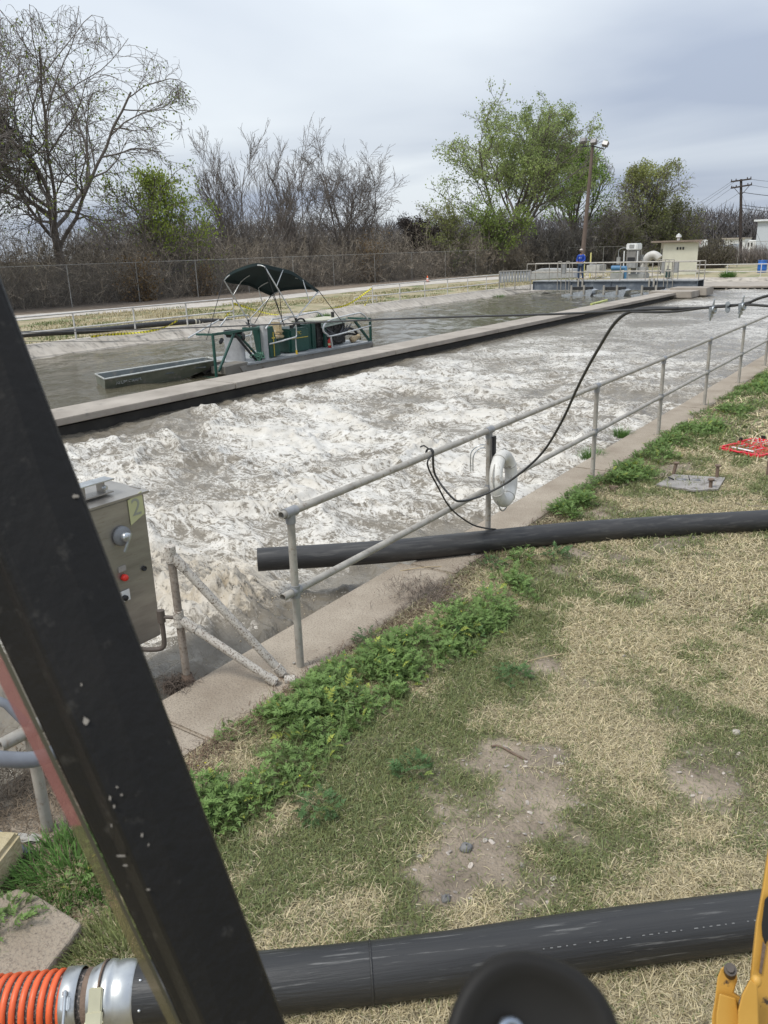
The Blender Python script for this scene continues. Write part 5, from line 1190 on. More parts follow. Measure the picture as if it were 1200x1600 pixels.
# ================================================================== CAB OF THE MACHINE WE LOOK OUT OF
D1, D2 = .74, .70
def pl(ax, bx, d, y): return atd(ax + (y - bx[0]) * bx[1], y, d)
t = thing('cab_pillar', atd(180, 1000, .75), 'thick black scuffed cab pillar slanting across the left foreground', 'cab pillar')
def col_at(y):
    e_r = atd((y - 430) * .382, y, .76); rid = atd((y - 855) * .43 + 0, y, .715); e_l = atd((y - 1000) * .473, y, .74)
    if y < 430: pass
    bl = atd((y - 1000) * .473 + 6, y, .83); br_ = atd((y - 430) * .382 - 6, y, .83)
    return [e_r, rid, e_l, bl, br_]
ysamp = [-200, 200, 600, 1000, 1400, 1800]
R0 = [col_at(y) for y in ysamp]
def loft(rings, name, m, parent, bevel=0):
    n = len(rings[0]); V = np.vstack([np.vstack(r) for r in rings]); b = MB()
    b.add(V, [(k * n + i, k * n + (i + 1) % n, (k + 1) * n + (i + 1) % n, (k + 1) * n + i) for k in range(len(rings) - 1) for i in range(n)] + [tuple(range(n)), tuple(reversed(range((len(rings) - 1) * n, len(rings) * n)))])
    return b.build(name, m, parent, bevel=bevel)
m_pil = mat('black_satin_paint', (.008, .0075, .0068), .42, col2=(.014, .0125, .011), scale=7, spots=(38, .60, .80, (.05, .046, .04)), bump=.10, bscale=90, spec=.22)
loft([R0[0], R0[-1]], 'pillar_body', m_pil, t, bevel=.006)
# rubber seal and window edge strip, coloured to imitate red reflection and green see-through
m_seal = mat('olive_edge_trim', (.045, .04, .022), .5)
loft([[atd((y - 1003) * .473, y, .742), atd((y - 1022) * .478, y, .742), atd((y - 1022) * .478, y, .80), atd((y - 1003) * .473, y, .80)] for y in (-200, 1800)], 'rubber_seal', m_seal, t)
gm = bpy.data.materials.new('red_reflection_tint'); gm.use_nodes = True; gt = gm.node_tree; gb = gt.nodes['Principled BSDF']; tr = gt.nodes.new('ShaderNodeBsdfTransparent'); ms = gt.nodes.new('ShaderNodeMixShader')
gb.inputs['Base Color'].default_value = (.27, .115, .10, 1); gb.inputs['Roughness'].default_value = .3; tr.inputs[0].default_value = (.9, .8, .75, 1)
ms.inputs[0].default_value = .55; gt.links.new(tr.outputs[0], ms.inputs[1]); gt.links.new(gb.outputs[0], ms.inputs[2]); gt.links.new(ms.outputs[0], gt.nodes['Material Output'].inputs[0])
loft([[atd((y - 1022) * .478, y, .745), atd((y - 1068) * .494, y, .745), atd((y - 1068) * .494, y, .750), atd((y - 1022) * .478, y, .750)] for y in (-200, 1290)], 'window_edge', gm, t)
gm2 = gm.copy(); gm2.name = 'green_see_through_tint'; gm2.node_tree.nodes['Principled BSDF'].inputs['Base Color'].default_value = (.16, .15, .08, 1)
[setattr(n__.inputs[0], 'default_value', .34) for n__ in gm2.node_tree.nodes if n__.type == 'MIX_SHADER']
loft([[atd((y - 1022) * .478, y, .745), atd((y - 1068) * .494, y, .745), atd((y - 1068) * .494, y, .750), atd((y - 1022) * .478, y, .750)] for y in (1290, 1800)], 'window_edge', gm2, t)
# paint chips
rs = np.random.RandomState(4); b = MB()
for (x, y, w_, h_) in [(134, 1126, 7, 9), (118, 775, 9, 5), (190, 1337, 11, 3), (196, 1352, 6, 3), (183, 1230, 3, 3), (190, 1242, 3, 3), (172, 1247, 3, 6), (178, 1260, 3, 4), (174, 1290, 2, 5), (222, 1305, 3, 5), (232, 1320, 2, 4), (232, 1390, 4, 3), (127, 1070, 2, 4), (281, 1390, 2, 2)]:
    w_ *= .7; h_ *= .7
    xr = (y - 855) * .43; xe = (y - 430) * .382; f = (x - xr) / (xe - xr) if x > xr else 0
    dd = .713 + (.76 - .715) * max(0, f) if x > xr else .713 + (.74 - .715) * min(1, (xr - x) / 60)
    c_ = atd(x, y, dd - .001); k = 9; P_ = []
    for i in range(k):
        a = 2 * math.pi * i / k; rr = rs.uniform(.6, 1.2); P_.append(atd(x + math.cos(a) * w_ * rr, y + math.sin(a) * h_ * rr, dd - .001))
    b.extrude(P_, atd(x, y, dd + .002) - c_)
b.build('paint_chips', mat('chipped_paint', (.22, .20, .175), .7), t)

# black lever knob close to the lens
kc = atd(832, 1676, .40); t = thing('joystick_knob', kc, 'blurred black rubber control knob with a shiny boss at the bottom of the photo', 'control knob')
fwd = ray(832, 1640); fwd /= np.linalg.norm(fwd); ur = R @ A_([.94, -.34, 0]); uu = np.cross(fwd, ur); uu = -uu if (uu @ (R @ A_([0, 1., 0]))) < 0 else uu; uu /= np.linalg.norm(uu)
def sup(a, rx, ry, p=2.4): c_, s_ = math.cos(a), math.sin(a); k = (abs(c_) ** p + abs(s_) ** p) ** (-1 / p); return c_ * k * rx, s_ * k * ry
def ringk(rx, ry, off, n=40, c0=kc): return [c0 + ur * sup(2 * math.pi * i / n, rx, ry)[0] + uu * sup(2 * math.pi * i / n, rx, ry)[1] - fwd * off for i in range(n)]
rings = [ringk(.036, .040, -.035), ringk(.044, .0485, -.02), ringk(.0470, .052, -.004), ringk(.0470, .0520, .004), ringk(.0445, .0495, .010), ringk(.0400, .045, .011), ringk(.0355, .0405, .005), ringk(.020, .022, .001), ringk(.004, .004, .0)]
o = loft(rings, 'knob_cap', mat('soft_black_grip', (.016, .0145, .0125), .6, spec=.25), t); o.data.polygons.foreach_set('use_smooth', [True] * len(o.data.polygons))
b = MB(); bc = kc + uu * .012 - ur * .014 - fwd * .006; b.torus(bc, .0062, .0022, axis=-fwd + ur * .5, n=16, m=6); b.sphere(bc + uu * .004 - ur * .004, .0028, 8, 6); b.build('shiny_boss', mat('dull_chrome', (.32, .36, .42), .3, metal=.8), t)
b = MB(); b.cyl(kc + fwd * .03, kc + fwd * .04 - A_([0, 0, .22]), .016, n=16); b.build('lever_stem', m_black, t)

# yellow boom bracket at the lower right
m_yel = mat('worn_yellow_paint', (.50, .27, .045), .5, col2=(.58, .33, .07), scale=3, spots=(16, .63, .68, (.06, .04, .03)), bump=.05)
t = thing('boom_bracket', atd(1170, 1600, 1.7), 'worn yellow steel bracket with dark pins at the lower right corner', 'machine bracket')
def YP(pts, d): return [atd(x, y, d) for x, y in pts]
back = ray(1150, 1500) * .09
b = MB(); b.extrude(YP([(1112, 1800), (1112, 1590), (1117, 1560), (1121, 1527), (1126, 1514), (1136, 1506), (1147, 1508), (1151, 1519), (1152, 1532), (1146, 1552), (1158, 1560), (1160, 1600), (1165, 1800)], 1.66), back); b.build('front_flange', m_yel, t, bevel=.003)
b = MB(); b.extrude(YP([(1119, 1585), (1124, 1552), (1150, 1560), (1156, 1600), (1156, 1800), (1116, 1800)], 1.645), back * .1); b.build('stiffener', m_yel, t, bevel=.003)
b = MB(); b.extrude(YP([(1155, 1800), (1153, 1580), (1159, 1555), (1172, 1530), (1184, 1540), (1190, 1800)], 1.62), back * .5); b.build('side_lug', m_yel, t, bevel=.003)
b = MB(); b.extrude(YP([(1173, 1526), (1182, 1440), (1192, 1385), (1198, 1345), (1215, 1240), (1300, 1240), (1300, 1800), (1182, 1800)], 1.72), back * 1.2); bm_ = b.build('boom_arm', m_yel, t, bevel=.004)
b = MB(); b.extrude(YP([(1190, 1445), (1195, 1405), (1200, 1400), (1212, 1400), (1212, 1450), (1196, 1476), (1191, 1462)], 1.71), back * .1); b.build('slot_cover', m_black, bm_, bevel=.002)
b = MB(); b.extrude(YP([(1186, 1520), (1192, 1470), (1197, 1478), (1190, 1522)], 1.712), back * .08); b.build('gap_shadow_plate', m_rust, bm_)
for (x, y, r_) in [(1141, 1517, .0125), (1168, 1572, .017)]:
    q = atd(x, y, 1.65); dn = ray(x, y); dn /= np.linalg.norm(dn); b = MB(); b.cyl(q + dn * .06 - A_([0, 0, .02]), q - dn * .012 + A_([0, 0, .004]), r_, n=14); b.cyl(q - dn * .012 + A_([0, 0, .004]), q - dn * .02 + A_([0, 0, .006]), r_ * .6, n=8); b.build('pin', mat('greasy_pin', (.05, .042, .036), .5, metal=.5, scale=30), t)
b = MB(); b.sphere(atd(1181, 1533, 1.63), .011, 12, 8, sc=(1, 1, 1.2)); b.build('yellow_boss', m_yel, t)

# ================================================================== FAR RAILINGS
def railing(name, pts, label, zt=1.0, zm=.52, r=.028, group='pale pipe railings along the far bank', stub=True):
    pts = [A_(p, float) for p in pts]; t = thing(name, pts[0], label, 'railing', group)
    for p in pts: b = MB(); b.cyl(p, p + A_([0, 0, zt]), r, n=8); b.build('post', m_rail, t)
    for z_, nm in ((zt, 'top_rail'), (zm, 'mid_rail')):
        b = MB(); b.tube([p + A_([0, 0, z_]) for p in pts], r, 8); b.build(nm, m_rail, t)
    return t
FXr = -23.45
Yl = lambda x, y: onX(x, y, FXr)[1]
sp1 = [13.9 - 2.4, 13.9, 16.28, 18.68, 21.08, 23.5]
railing('far_railing', [(FXr, y, GZ) for y in sp1], 'pale pipe railing on the far bank left of the dredge canopy')
railing('far_railing', [(FXr, y, GZ) for y in (33.0, 35.4, 37.8, 40.2, 42.5, 44.8, 47.2)], 'pale pipe railing on the far bank between the yellow tape and the bridge')
b = [onX(x, y, -24.3) for x, y in [(615, 481), (660, 478)]]
railing('low_rail_frame', [(-25.6, 34.4, GZ), (-25.6, 36.4, GZ)], 'low spare pipe frame lying behind the far railing', zt=.35, zm=.15, group=None)
ends = [onY(x, 437, 61.6) for x in (1095, 1134, 1187, 1245)]
railing('end_railing', [(ends[0][0] - .4, 61.7, GZ), (ends[1][0], 61.7, GZ), (ends[2][0], 61.7, GZ), (ends[3][0], 61.7, GZ), (ends[3][0] + 2.8, 61.7, GZ)], 'pale pipe railing across the far end in front of the yard path')

# caution tape
m_tape = bpy.data.materials.new('caution_tape'); m_tape.use_nodes = True; tt = m_tape.node_tree; bb = tt.nodes['Principled BSDF']; ch = tt.nodes.new('ShaderNodeTexWave'); ch.inputs['Scale'].default_value = 2.2; tcn = tt.nodes.new('ShaderNodeTexCoord'); tt.links.new(tcn.outputs['Object'], ch.inputs[0]); ch.bands_direction = 'Y'
rp = tt.nodes.new('ShaderNodeValToRGB'); rp.color_ramp.interpolation = 'CONSTANT'; rp.color_ramp.elements[0].color = (.72, .62, .02, 1); rp.color_ramp.elements[1].color = (.06, .055, .02, 1); rp.color_ramp.elements[1].position = .84; tt.links.new(ch.outputs[0], rp.inputs[0]); tt.links.new(rp.outputs[0], bb.inputs['Base Color']); bb.inputs['Roughness'].default_value = .4
def tape(pts, label, w=.075, seed=1):
    P = smooth_path(pts, 8); n = len(P); tw = np.linspace(0, 9, n) + seed; rs = np.random.RandomState(seed); b = MB()
    nrm = np.stack([np.cos(tw) * .6, 0 * tw, .35 + np.abs(np.sin(tw))], 1); nrm /= np.linalg.norm(nrm, axis=1)[:, None]
    V = np.vstack([P + nrm * w / 2, P - nrm * w / 2, P + nrm * w / 2 + [.004, 0, 0], P - nrm * w / 2 + [.004, 0, 0]])
    b.add(V, [(i, i + 1, n + i + 1, n + i) for i in range(n - 1)] + [(2 * n + i, 2 * n + i + 1, 3 * n + i + 1, 3 * n + i) for i in range(n - 1)])
    o = b.build('caution_tape', m_tape, fix=False); tag(o, label, 'tape', 'yellow caution tape on the far bank'); return o
tape([(FXr, 23.5, .72), onX(430, 492, FXr), onX(480, 487, FXr), onX(540, 477, FXr), (FXr, 32.95, .80)], 'yellow caution tape stretched between the two far railings behind the canopy')
tape([onX(576, 465, FXr), onX(572, 474, FXr + .1), onX(566, 483, FXr + .2)], 'loose yellow tape end hanging from the right far railing post', seed=3)
tape([onX(366, 478, FXr), onX(358, 488, FXr), onX(350, 497, FXr + .1)], 'yellow tape end tied to the last post of the left far railing', seed=4)
tape([onX(142, 526, FXr + .35), onX(170, 523, FXr + .4), onX(200, 521, FXr + .35), onX(230, 518, FXr + .3), onX(258, 511, FXr + .25), onX(277, 501, FXr + .25)], 'long loose yellow tape lying on the far bank below the black discharge pipe', seed=5)
# far discharge pipe
t = thing('discharge_pipe', (-24.0, 18, 0), 'black discharge pipe along the far bank with pale clamp bands, leading to the dredge', 'pipe')
pp = smooth_path([onX(-30, 527, -24.2), onX(60, 521, -24.2), onX(150, 516, -24.2), onX(230, 508, -24.1), onX(300, 502.5, -23.9), onX(350, 502, -23.7), onX(388, 508, -23), onX(415, 516, -21), onX(440, 522, -18), onX(430, 527, -16)], 6)
b = MB(); b.tube(pp, .10, 12); b.build('pipe_wall', m_hdpe, t)
for k in range(3):
    q0 = onX(304 + k * 5, 502.7, -23.88); b = MB(); b.cyl(q0 - A_([0, .03, 0]), q0 + A_([0, .03, 0]), .112, n=14); b.build('clamp_band', mat('pale_band', (.55, .52, .42), .6), t)

# ================================================================== CHAIN-LINK FENCE
mm = bpy.data.materials.new('chain_link_wire'); mm.use_nodes = True; q = mm.node_tree; bs = q.nodes['Principled BSDF']; bs.inputs['Base Color'].default_value = (.20, .19, .175, 1); bs.inputs['Roughness'].default_value = .5
tc2 = q.nodes.new('ShaderNodeTexCoord'); hs = []
for rz in (.785, -.785):
    mp2 = q.nodes.new('ShaderNodeMapping'); mp2.inputs['Rotation'].default_value = (rz, 0, 0); q.links.new(tc2.outputs['Object'], mp2.inputs[0])
    wv = q.nodes.new('ShaderNodeTexWave'); wv.bands_direction = 'Y'; wv.inputs['Scale'].default_value = 5.0; q.links.new(mp2.outputs[0], wv.inputs[0]); gt_ = q.nodes.new('ShaderNodeMath'); gt_.operation = 'GREATER_THAN'; gt_.inputs[1].default_value = .985; q.links.new(wv.outputs['Fac'], gt_.inputs[0]); hs.append(gt_)
mxx = q.nodes.new('ShaderNodeMath'); mxx.operation = 'MAXIMUM'; q.links.new(hs[0].outputs[0], mxx.inputs[0]); q.links.new(hs[1].outputs[0], mxx.inputs[1]); q.links.new(mxx.outputs[0], bs.inputs['Alpha'])
m_fpost = mat('dull_fence_steel', (.29, .28, .255), .7, scale=3)
def chain_fence(name, pts, H, label, arms=False, step=4.9, cat='fence'):
    pts = [A_(p, float) for p in pts]; t = thing(name, pts[0], label, cat); b2 = MB(); ln = []
    for a, c in zip(pts[:-1], pts[1:]):
        L = np.linalg.norm(c - a); n = max(1, int(round(L / step))); ln += [a + (c - a) * i / n for i in range(n)]
    ln.append(pts[-1])
    for p in ln:
        b = MB(); b.cyl(p, p + A_([0, 0, H]), .03, n=8)
        if arms: b.cyl(p + A_([0, 0, H]), p + A_([.25, -.25, H + .35]), .025, n=6)
        b.build('post', m_fpost, t)
    b = MB(); b.tube([p + A_([0, 0, H]) for p in ln], .021, 6); b.build('top_rail', m_fpost, t)
    b = MB()
    for a, c in zip(pts[:-1], pts[1:]): b.add([a, c, c + A_([0, 0, H]), a + A_([0, 0, H])], [(0, 1, 2, 3)])
    b.build('wire_mesh', mm, t)
    return t
chain_fence('chain_link_fence', [(-42.3, 16, GZ), (-42.0, 29.2, GZ), (-41.4, 53, GZ), (-38.9, 78, GZ)], 2.35, 'long chain-link fence in front of the brown thicket')
g = lambda x, Y: onY(x, 430, Y)[0]
chain_fence('yard_fence', [(g(885, 86), 86, GZ), (g(1000, 86), 86, GZ)], 2.3, 'taller chain-link fence panels right of the floodlight pole', step=3.2)
chain_fence('road_fence', [(g(1088, 86), 86, GZ), (g(1150, 86), 86, GZ), (g(1215, 86), 86, GZ), (g(1330, 86), 86, GZ)], 2.4, 'chain-link fence with slanted barbed-wire arms in front of the road', arms=True, step=4.0)

# ================================================================== FLOODLIGHT POLE, UTILITY POLE, WIRES
PY = 72.0
base = onY(908, 425, PY); base[2] = GZ; top = onY(926, 228, PY)
t = thing('floodlight_pole', base, 'leaning brown wooden pole with three floodlights', 'light pole')
m_pole = mat('brown_timber', (.135, .10, .08), .85, scale=3, stretch=(4, 4, .5))
b = MB(); b.cyl(base, top, .22, .13, n=12); b.build('pole', m_pole, t)
aL = onY(908, 229, PY); aR = onY(944, 233, PY); b = MB(); b.beam(aL, top + A_([0, -.12, 0]), .08, .1); b.beam(top + A_([0, -.12, 0]), aR, .08, .1); b.beam(aR + (top - aR) * .3, top - A_([0, .05, .9]), .05, .05); b.build('cross_arm', mat('dark_metal_arm', (.06, .06, .06), .6), t)
for (x, y, tl) in ((912, 220, -.1), (928, 222, 0.0), (946, 225, .35)):
    c_ = onY(x, y, PY - .2); f = thing('x', (0, 0, 0), None, None); bpy.data.objects.remove(f)
    Mr = np.array(Euler((math.radians(-28), tl * .8, 0)).to_matrix()); b = MB(); b.box(c_, (.52, .34, .42), M=Mr, bev=.04); fl = b.build('floodlight', mat('grey_lamp_housing', (.17, .16, .145), .6), t)
    b = MB(); b.box(c_ + Mr @ A_([0, -.19, 0]), (.43, .03, .33), M=Mr); b.build('lens', mat('frosted_lens', (.16, .15, .15), .3), fl)
    b = MB(); b.cyl(c_ - A_([0, 0, .38]), c_, .035, n=6); b.build('knuckle', _mats['dark_metal_arm'], fl)
UY = 100.0
base = onY(1157, 412, UY); base[2] = GZ; top = onY(1158, 280, UY)
t = thing('utility_pole', base, 'dark wooden utility pole with two crossarms at the right', 'utility pole')
m_dp = mat('dark_timber', (.05, .038, .032), .9, scale=3)
b = MB(); b.cyl(base, top, .20, .13, n=12); b.build('pole', m_dp, t)
for (x0, y0_, x1, y1_) in ((1142, 284, 1174, 279.5), (1142, 294, 1175, 288.5)):
    a = onY(x0, y0_, UY - .2); c = onY(x1, y1_, UY - .2); b = MB(); b.beam(a, c, .13, .15); ca = b.build('cross_arm', m_dp, t)
    for f in (.03, .25, .8, .97):
        q_ = a + (c - a) * f; b = MB(); b.lathe([(.03, 0), (.06, .05), (.04, .1), (.06, .15), (0, .2)], q_ + A_([0, 0, .06]), n=8); b.build('insulator', m_dp, ca)
b = MB(); b.beam(onY(1145, 291, UY - .1), onY(1157, 305, UY - .1), .05, .05); b.beam(onY(1171, 290, UY - .1), onY(1158, 305, UY - .1), .05, .05); b.build('brace', m_dp, t)
# wires
def wire(a, c, sag, label, r=.012):
    b = MB(); b.tube(arc(a, c, sag, 20), r, 4); tag(b.build('power_wire', m_cable), label, 'wire', 'overhead wires of the utility pole')
ORD = ['topmost', 'second', 'third', 'fourth', 'lowest']
for i, (xa, ya, ye) in enumerate([(1144, 283, 300), (1152, 281, 308), (1144, 293, 318), (1157, 300, 326)]):
    wire(onY(xa, ya, UY), onY(980, ye + 62, 230), 1.5, ORD[i if i < 3 else 4] + ' overhead wire running left from the utility pole', .018)
for i, (xa, ya, xe, ye) in enumerate([(1173, 280, 1300, 281), (1174, 289, 1300, 295), (1158, 320, 1300, 325), (1158, 325, 1300, 331), (1158, 300, 1300, 306)]):
    wire(onY(xa, ya, UY), onY(xe, ye, UY + 8), .3, ORD[(0, 1, 3, 4, 2)[i]] + ' overhead wire running right from the utility pole', .016 if i < 2 else .03)
b = MB(); b.tube([onY(1158, 300, UY), onY(1170, 335, UY - 4), onY(1200, 405, UY - 12)], .015, 4); tag(b.build('guy_wire', m_cable), 'thin guy wire slanting down from the utility pole past the white building', 'wire')

# ================================================================== HUT AND YARD
m_hut = mat('cream_wall', (.60, .58, .47), .85, var=.05, scale=1.5)
hx0, hx1 = onY(1036, 428, 70.5)[0], onY(1089, 428, 70.5)[0]; hz = onY(1062, 379, 70.5)[2]
HT = .34; hc_ = A_([(hx0 + hx1) / 2 - .75, 72.4, 0]); hw_ = (hx1 - hx0) / math.cos(HT) * .93
def HL(x, y, z): return A_([hc_[0] + x * math.cos(HT) - y * math.sin(HT), hc_[1] + x * math.sin(HT) + y * math.cos(HT), z])
m_hut = mat('cream_wall', (.60, .59, .51), .85, var=.05, scale=1.5)
t = thing('pump_hut', (hc_[0], hc_[1], GZ), 'small cream pump hut with a flat brown roof and a roof vent', 'hut')
b = MB(); b.box(HL(0, 0, (hz + GZ) / 2 - .05), (hw_, 3.8, hz - GZ + .1), rz=HT); b.build('wall', m_hut, t)
b = MB(); b.box(HL(-.30, 0, hz + .10), (hw_ + 1.1, 4.5, .16), rz=HT, bev=.02); rf = b.build('roof', mat('brown_roof_edge', (.24, .19, .15), .9, scale=2), t)
b = MB(); b.lathe([(.12, 0), (.12, .20), (.22, .22), (.22, .36), (.13, .38), (.20, .42), (.0, .55)], HL(-.1, 0, hz + .18), n=14); b.build('roof_vent', m_white, rf)
for k in range(3):
    b = MB(); b.box(HL(-.25 + k * .22, -1.91, hz - .45), (.13, .05, .20), rz=HT); b.build('louvre', m_dark, t)
b = MB(); b.box(HL(-hw_ / 2 - .01, -.3, .95), (.06, .9, 2.0), rz=HT); b.build('door', mat('dark_door', (.06, .06, .055), .7), t)
b = MB(); b.box(HL(-hw_ / 2 - .25, .9, hz * .55), (.4, .5, .6), rz=HT); b.build('wall_unit', mat('dark_unit', (.08, .08, .08), .6), t)
# sign behind the hut
q0 = onY(1084, 375, 88); q1 = onY(1105, 386, 88)
t = thing('road_sign', ((q0[0] + q1[0]) / 2, 88, GZ), 'white sign board with small red lettering behind the hut', 'sign')
b = MB(); b.box(((q0[0] + q1[0]) / 2, 88, (q0[2] + q1[2]) / 2), (q1[0] - q0[0], .08, q0[2] - q1[2])); sg = b.build('board', m_white, t)
for k in (.15, .85): b = MB(); b.cyl((q0[0] + (q1[0] - q0[0]) * k, 88.08, GZ), (q0[0] + (q1[0] - q0[0]) * k, 88.08, q0[2]), .05, n=8); b.build('leg', m_galv, t)
text('red_word', 'TIM', .42, ((q0[0] + q1[0]) / 2 - .30, 87.95, (q0[2] + q1[2]) / 2 + .05), (1, 0, 0), (0, 0, 1), mat('red_lettering', (.6, .04, .04), .5), sg, .004)
# headworks machine
t = thing('screen_machine', onY(980, 430, 64), 'grey screening machine with a hopper and white top on the far side of the bridge', 'machine')
def bx(name, x0, y0_, x1, y1_, Y, dep, m, par, bev=.02, rot=0):
    a = onY(x0, y1_, Y); c = onY(x1, y0_, Y); b = MB(); b.box(((a[0] + c[0]) / 2, Y + dep / 2, (a[2] + c[2]) / 2), (abs(c[0] - a[0]), dep, abs(c[2] - a[2])), bev=bev); return b.build(name, m, par)
m_gm = mat('grey_machine_paint', (.30, .30, .29), .55, scale=3)
bx('hopper', 978, 391, 994, 411, 64, 1.0, mat('weathered_hopper', (.20, .19, .175), .6, scale=4), t); bx('hopper_mouth', 980, 402, 992, 408, 63.97, .2, m_dark, t)
bx('white_cap', 978, 380, 996, 391, 63.9, 1.2, m_white, t, .06); bx('cap_window', 983, 382, 991, 388, 63.87, .1, m_gm, t); bx('control_box', 978, 409, 993, 419, 63.6, .5, m_gm, t)
for x in (975, 996): a = onY(x, 392, 64); b = MB(); b.cyl((a[0], 64.1, GZ), (a[0], 64.1, a[2]), .05, n=8); b.build('frame_leg', m_white, t)
bx('chute', 985, 418, 1008, 430, 64.2, .9, m_gm, t); bx('base_frame', 972, 428, 1006, 436, 64, 1.4, m_gm, t)
t2 = thing('panel_pair', onY(1000, 430, 65), 'two small grey electrical panels on posts right of the screening machine', 'panel')
for x in (997.5, 1002.5):
    a = bx('panel', x - 2, 398, x + 2, 406, 65, .2, m_gm, t2, .01)
a = onY(1000, 406, 65); b = MB(); b.cyl((a[0], 65.1, GZ), (a[0], 65.1, a[2]), .04, n=6); b.build('post', m_galv, t2)
b = MB(); a = onY(967, 397, 65.5); b.tube(smooth_path([(a[0] + .8, 65.5, 1.9), (a[0] + .5, 65.5, 2.15), (a[0], 65.5, 2.0), (a[0], 65.5, 1.3)], 5), .03, 6); b.box((a[0], 65.5, 1.2), (.25, .2, .55)); tag(b.build('hooked_conduit', m_gm), 'grey hooked conduit left of the screening machine hopper', 'conduit')
t = thing('blue_motor', onY(966, 425, 62.5), 'light blue pump motor on the deck behind the bridge rail', 'motor')
c_ = onY(966, 419, 62.5); m_bl = mat('light_blue_paint', (.06, .17, .30), .5)
b = MB(); b.cyl(c_ - A_([.5, 0, 0]), c_ + A_([.2, 0, 0]), .19, n=16); b.build('motor_body', m_bl, t)
b = MB(); b.tube(smooth_path([c_ + A_([.2, 0, .0]), c_ + A_([.55, 0, 0]), c_ + A_([.62, 0, -.2]), c_ + A_([.62, 0, -.9])], 5), .15, 12); b.build('elbow', m_bl, t)
b = MB(); b.box((c_[0], 62.5, (c_[2] + GZ) / 2 - .2), (1.0, .5, c_[2] - GZ - .3)); b.build('plinth', m_gm, t)
t = thing('curved_duct', onY(1020, 430, 66.5), 'big pale curved pipe bending down beside the hut', 'pipe')
dp = smooth_path([onY(x, y, 66.5) for x, y in [(1030, 404), (1026, 400), (1020, 398.5), (1013, 402), (1009.5, 409), (1006, 417), (1000, 426), (990, 430)]], 6)
b = MB(); b.tube(dp, np.interp(np.linspace(0, 1, len(dp)), [0, .45, .7, 1], [.30, .33, .25, .22]), 16); b.build('duct', mat('pale_duct', (.48, .46, .42), .5, scale=2), t)
c_ = onY(1010, 408, 66.5); b = MB(); b.torus(c_, .40, .05, axis=dp[25] - dp[22], n=20, m=6); b.build('flange', m_gm, t)
t = thing('small_tank', onY(926, 430, 64), 'low pale concrete box behind the bridge with two yellow posts', 'tank')
bx('tank_wall', 916, 414, 937, 427, 64, 1.5, mat('pale_concrete_box', (.42, .41, .38), .8), t); bx('lid_knob', 921, 410, 927, 414, 64.5, .3, m_gm, t)
for (x, y0_, y1_, lab) in ((913.5, 399, 424, 'left of the two yellow bollards behind the man'), (923.5, 396, 424, 'right of the two yellow bollards behind the man')):
    a = onY(x, y0_, 66); b = MB(); b.cyl((a[0], 66, GZ), (a[0], 66, a[2]), .065, n=8); b.sphere((a[0], 66, a[2]), .065, 8, 6); tag(b.build('yellow_post', mat('pale_yellow_paint', (.62, .56, .22), .5)), lab, 'bollard', 'yellow bollards')
# equipment right of centre: green valve boxes
t = thing('valve_stand', onY(1044, 430, 60), 'dark valve stand on the bank behind the right end of the bridge', 'valve')
bx('valve_body', 1039, 421, 1046, 434, 60, .4, mat('dark_green_valve', (.02, .05, .045), .5), t); a = onY(1042, 415, 60); b = MB(); b.cyl((a[0], 60.2, .4), (a[0], 60.2, a[2]), .05, n=8); b.build('stem', m_galv, t)
for (x, lab) in ((1028, 'steam'),): pass
# blue barrel
t = thing('blue_barrel', onY(1190, 422, 72), 'bright blue plastic barrel on the yard path at the right edge', 'barrel')
c_ = onY(1190.5, 421.5, 72); c_[2] = GZ; ht = onY(1190, 406.5, 72)[2] - GZ
b = MB(); b.lathe([(0, 0), (.30, 0), (.33, .04), (.35, ht * .3), (.36, ht * .33), (.35, ht * .36), (.35, ht * .64), (.36, ht * .67), (.35, ht * .7), (.33, ht - .04), (.3, ht), (0, ht)], c_, n=20); b.build('barrel_body', mat('blue_plastic', (.02, .12, .42), .4), t)
b = MB(); b.lathe([(.34, 0), (.36, .02), (.36, .05), (.34, .06)], c_ + A_([0, 0, ht - .06]), n=20); b.build('rim', _mats['blue_plastic'], t)
# cone
c_ = gp(668, 441, GZ); c_[2] = GZ; t = thing('traffic_cone', c_, 'orange traffic cone standing on the far path', 'traffic cone')
b = MB(); b.lathe([(.13, .03), (.10, .15), (.06, .36), (.025, .52), (0, .53)], c_, n=14); b.build('cone_body', mat('cone_orange', (.75, .13, .03), .5), t)
b = MB(); b.box(c_ + A_([0, 0, .02]), (.32, .32, .05), bev=.01); b.build('base', mat('cone_dark_base', (.10, .04, .03), .6), t)
b = MB(); b.lathe([(.088, .22), (.070, .33)], c_, n=14); b.build('white_band', m_white, t)
# white building, truck, pale sheets
def corr(name, par, x0, x1, Y, ztop, col, dep=12):
    b = MB(); a = onY(x0, 415, Y)[0]; c = onY(x1, 415, Y)[0]; b.box(((a + c) / 2, Y + dep / 2, ztop / 2 - .05), (c - a, dep, ztop + .1)); return b.build(name, col, par)
t = thing('metal_building', onY(1230, 412, 118), 'white metal building with a bluish wall at the right edge behind the utility pole', 'building')
zt = onY(1180, 346, 118)[2]; m_mb = mat('white_sheet_metal', (.52, .55, .58), .5, var=.03, scale=.5)
corr('wall', t, 1177, 1330, 118, zt, m_mb); a = onY(1177, 400, 118)[0]; c = onY(1330, 400, 118)[0]
b = MB(); b.box(((a + c) / 2, 124, zt + .1), (c - a + .6, 12.8, .22)); b.build('roof', mat('white_roof_edge', (.7, .71, .72), .5), t)
t = thing('tarp_screen', onY(1145, 412, 108), 'tall pale bluish sheets standing between the bush and the utility pole', 'screen')
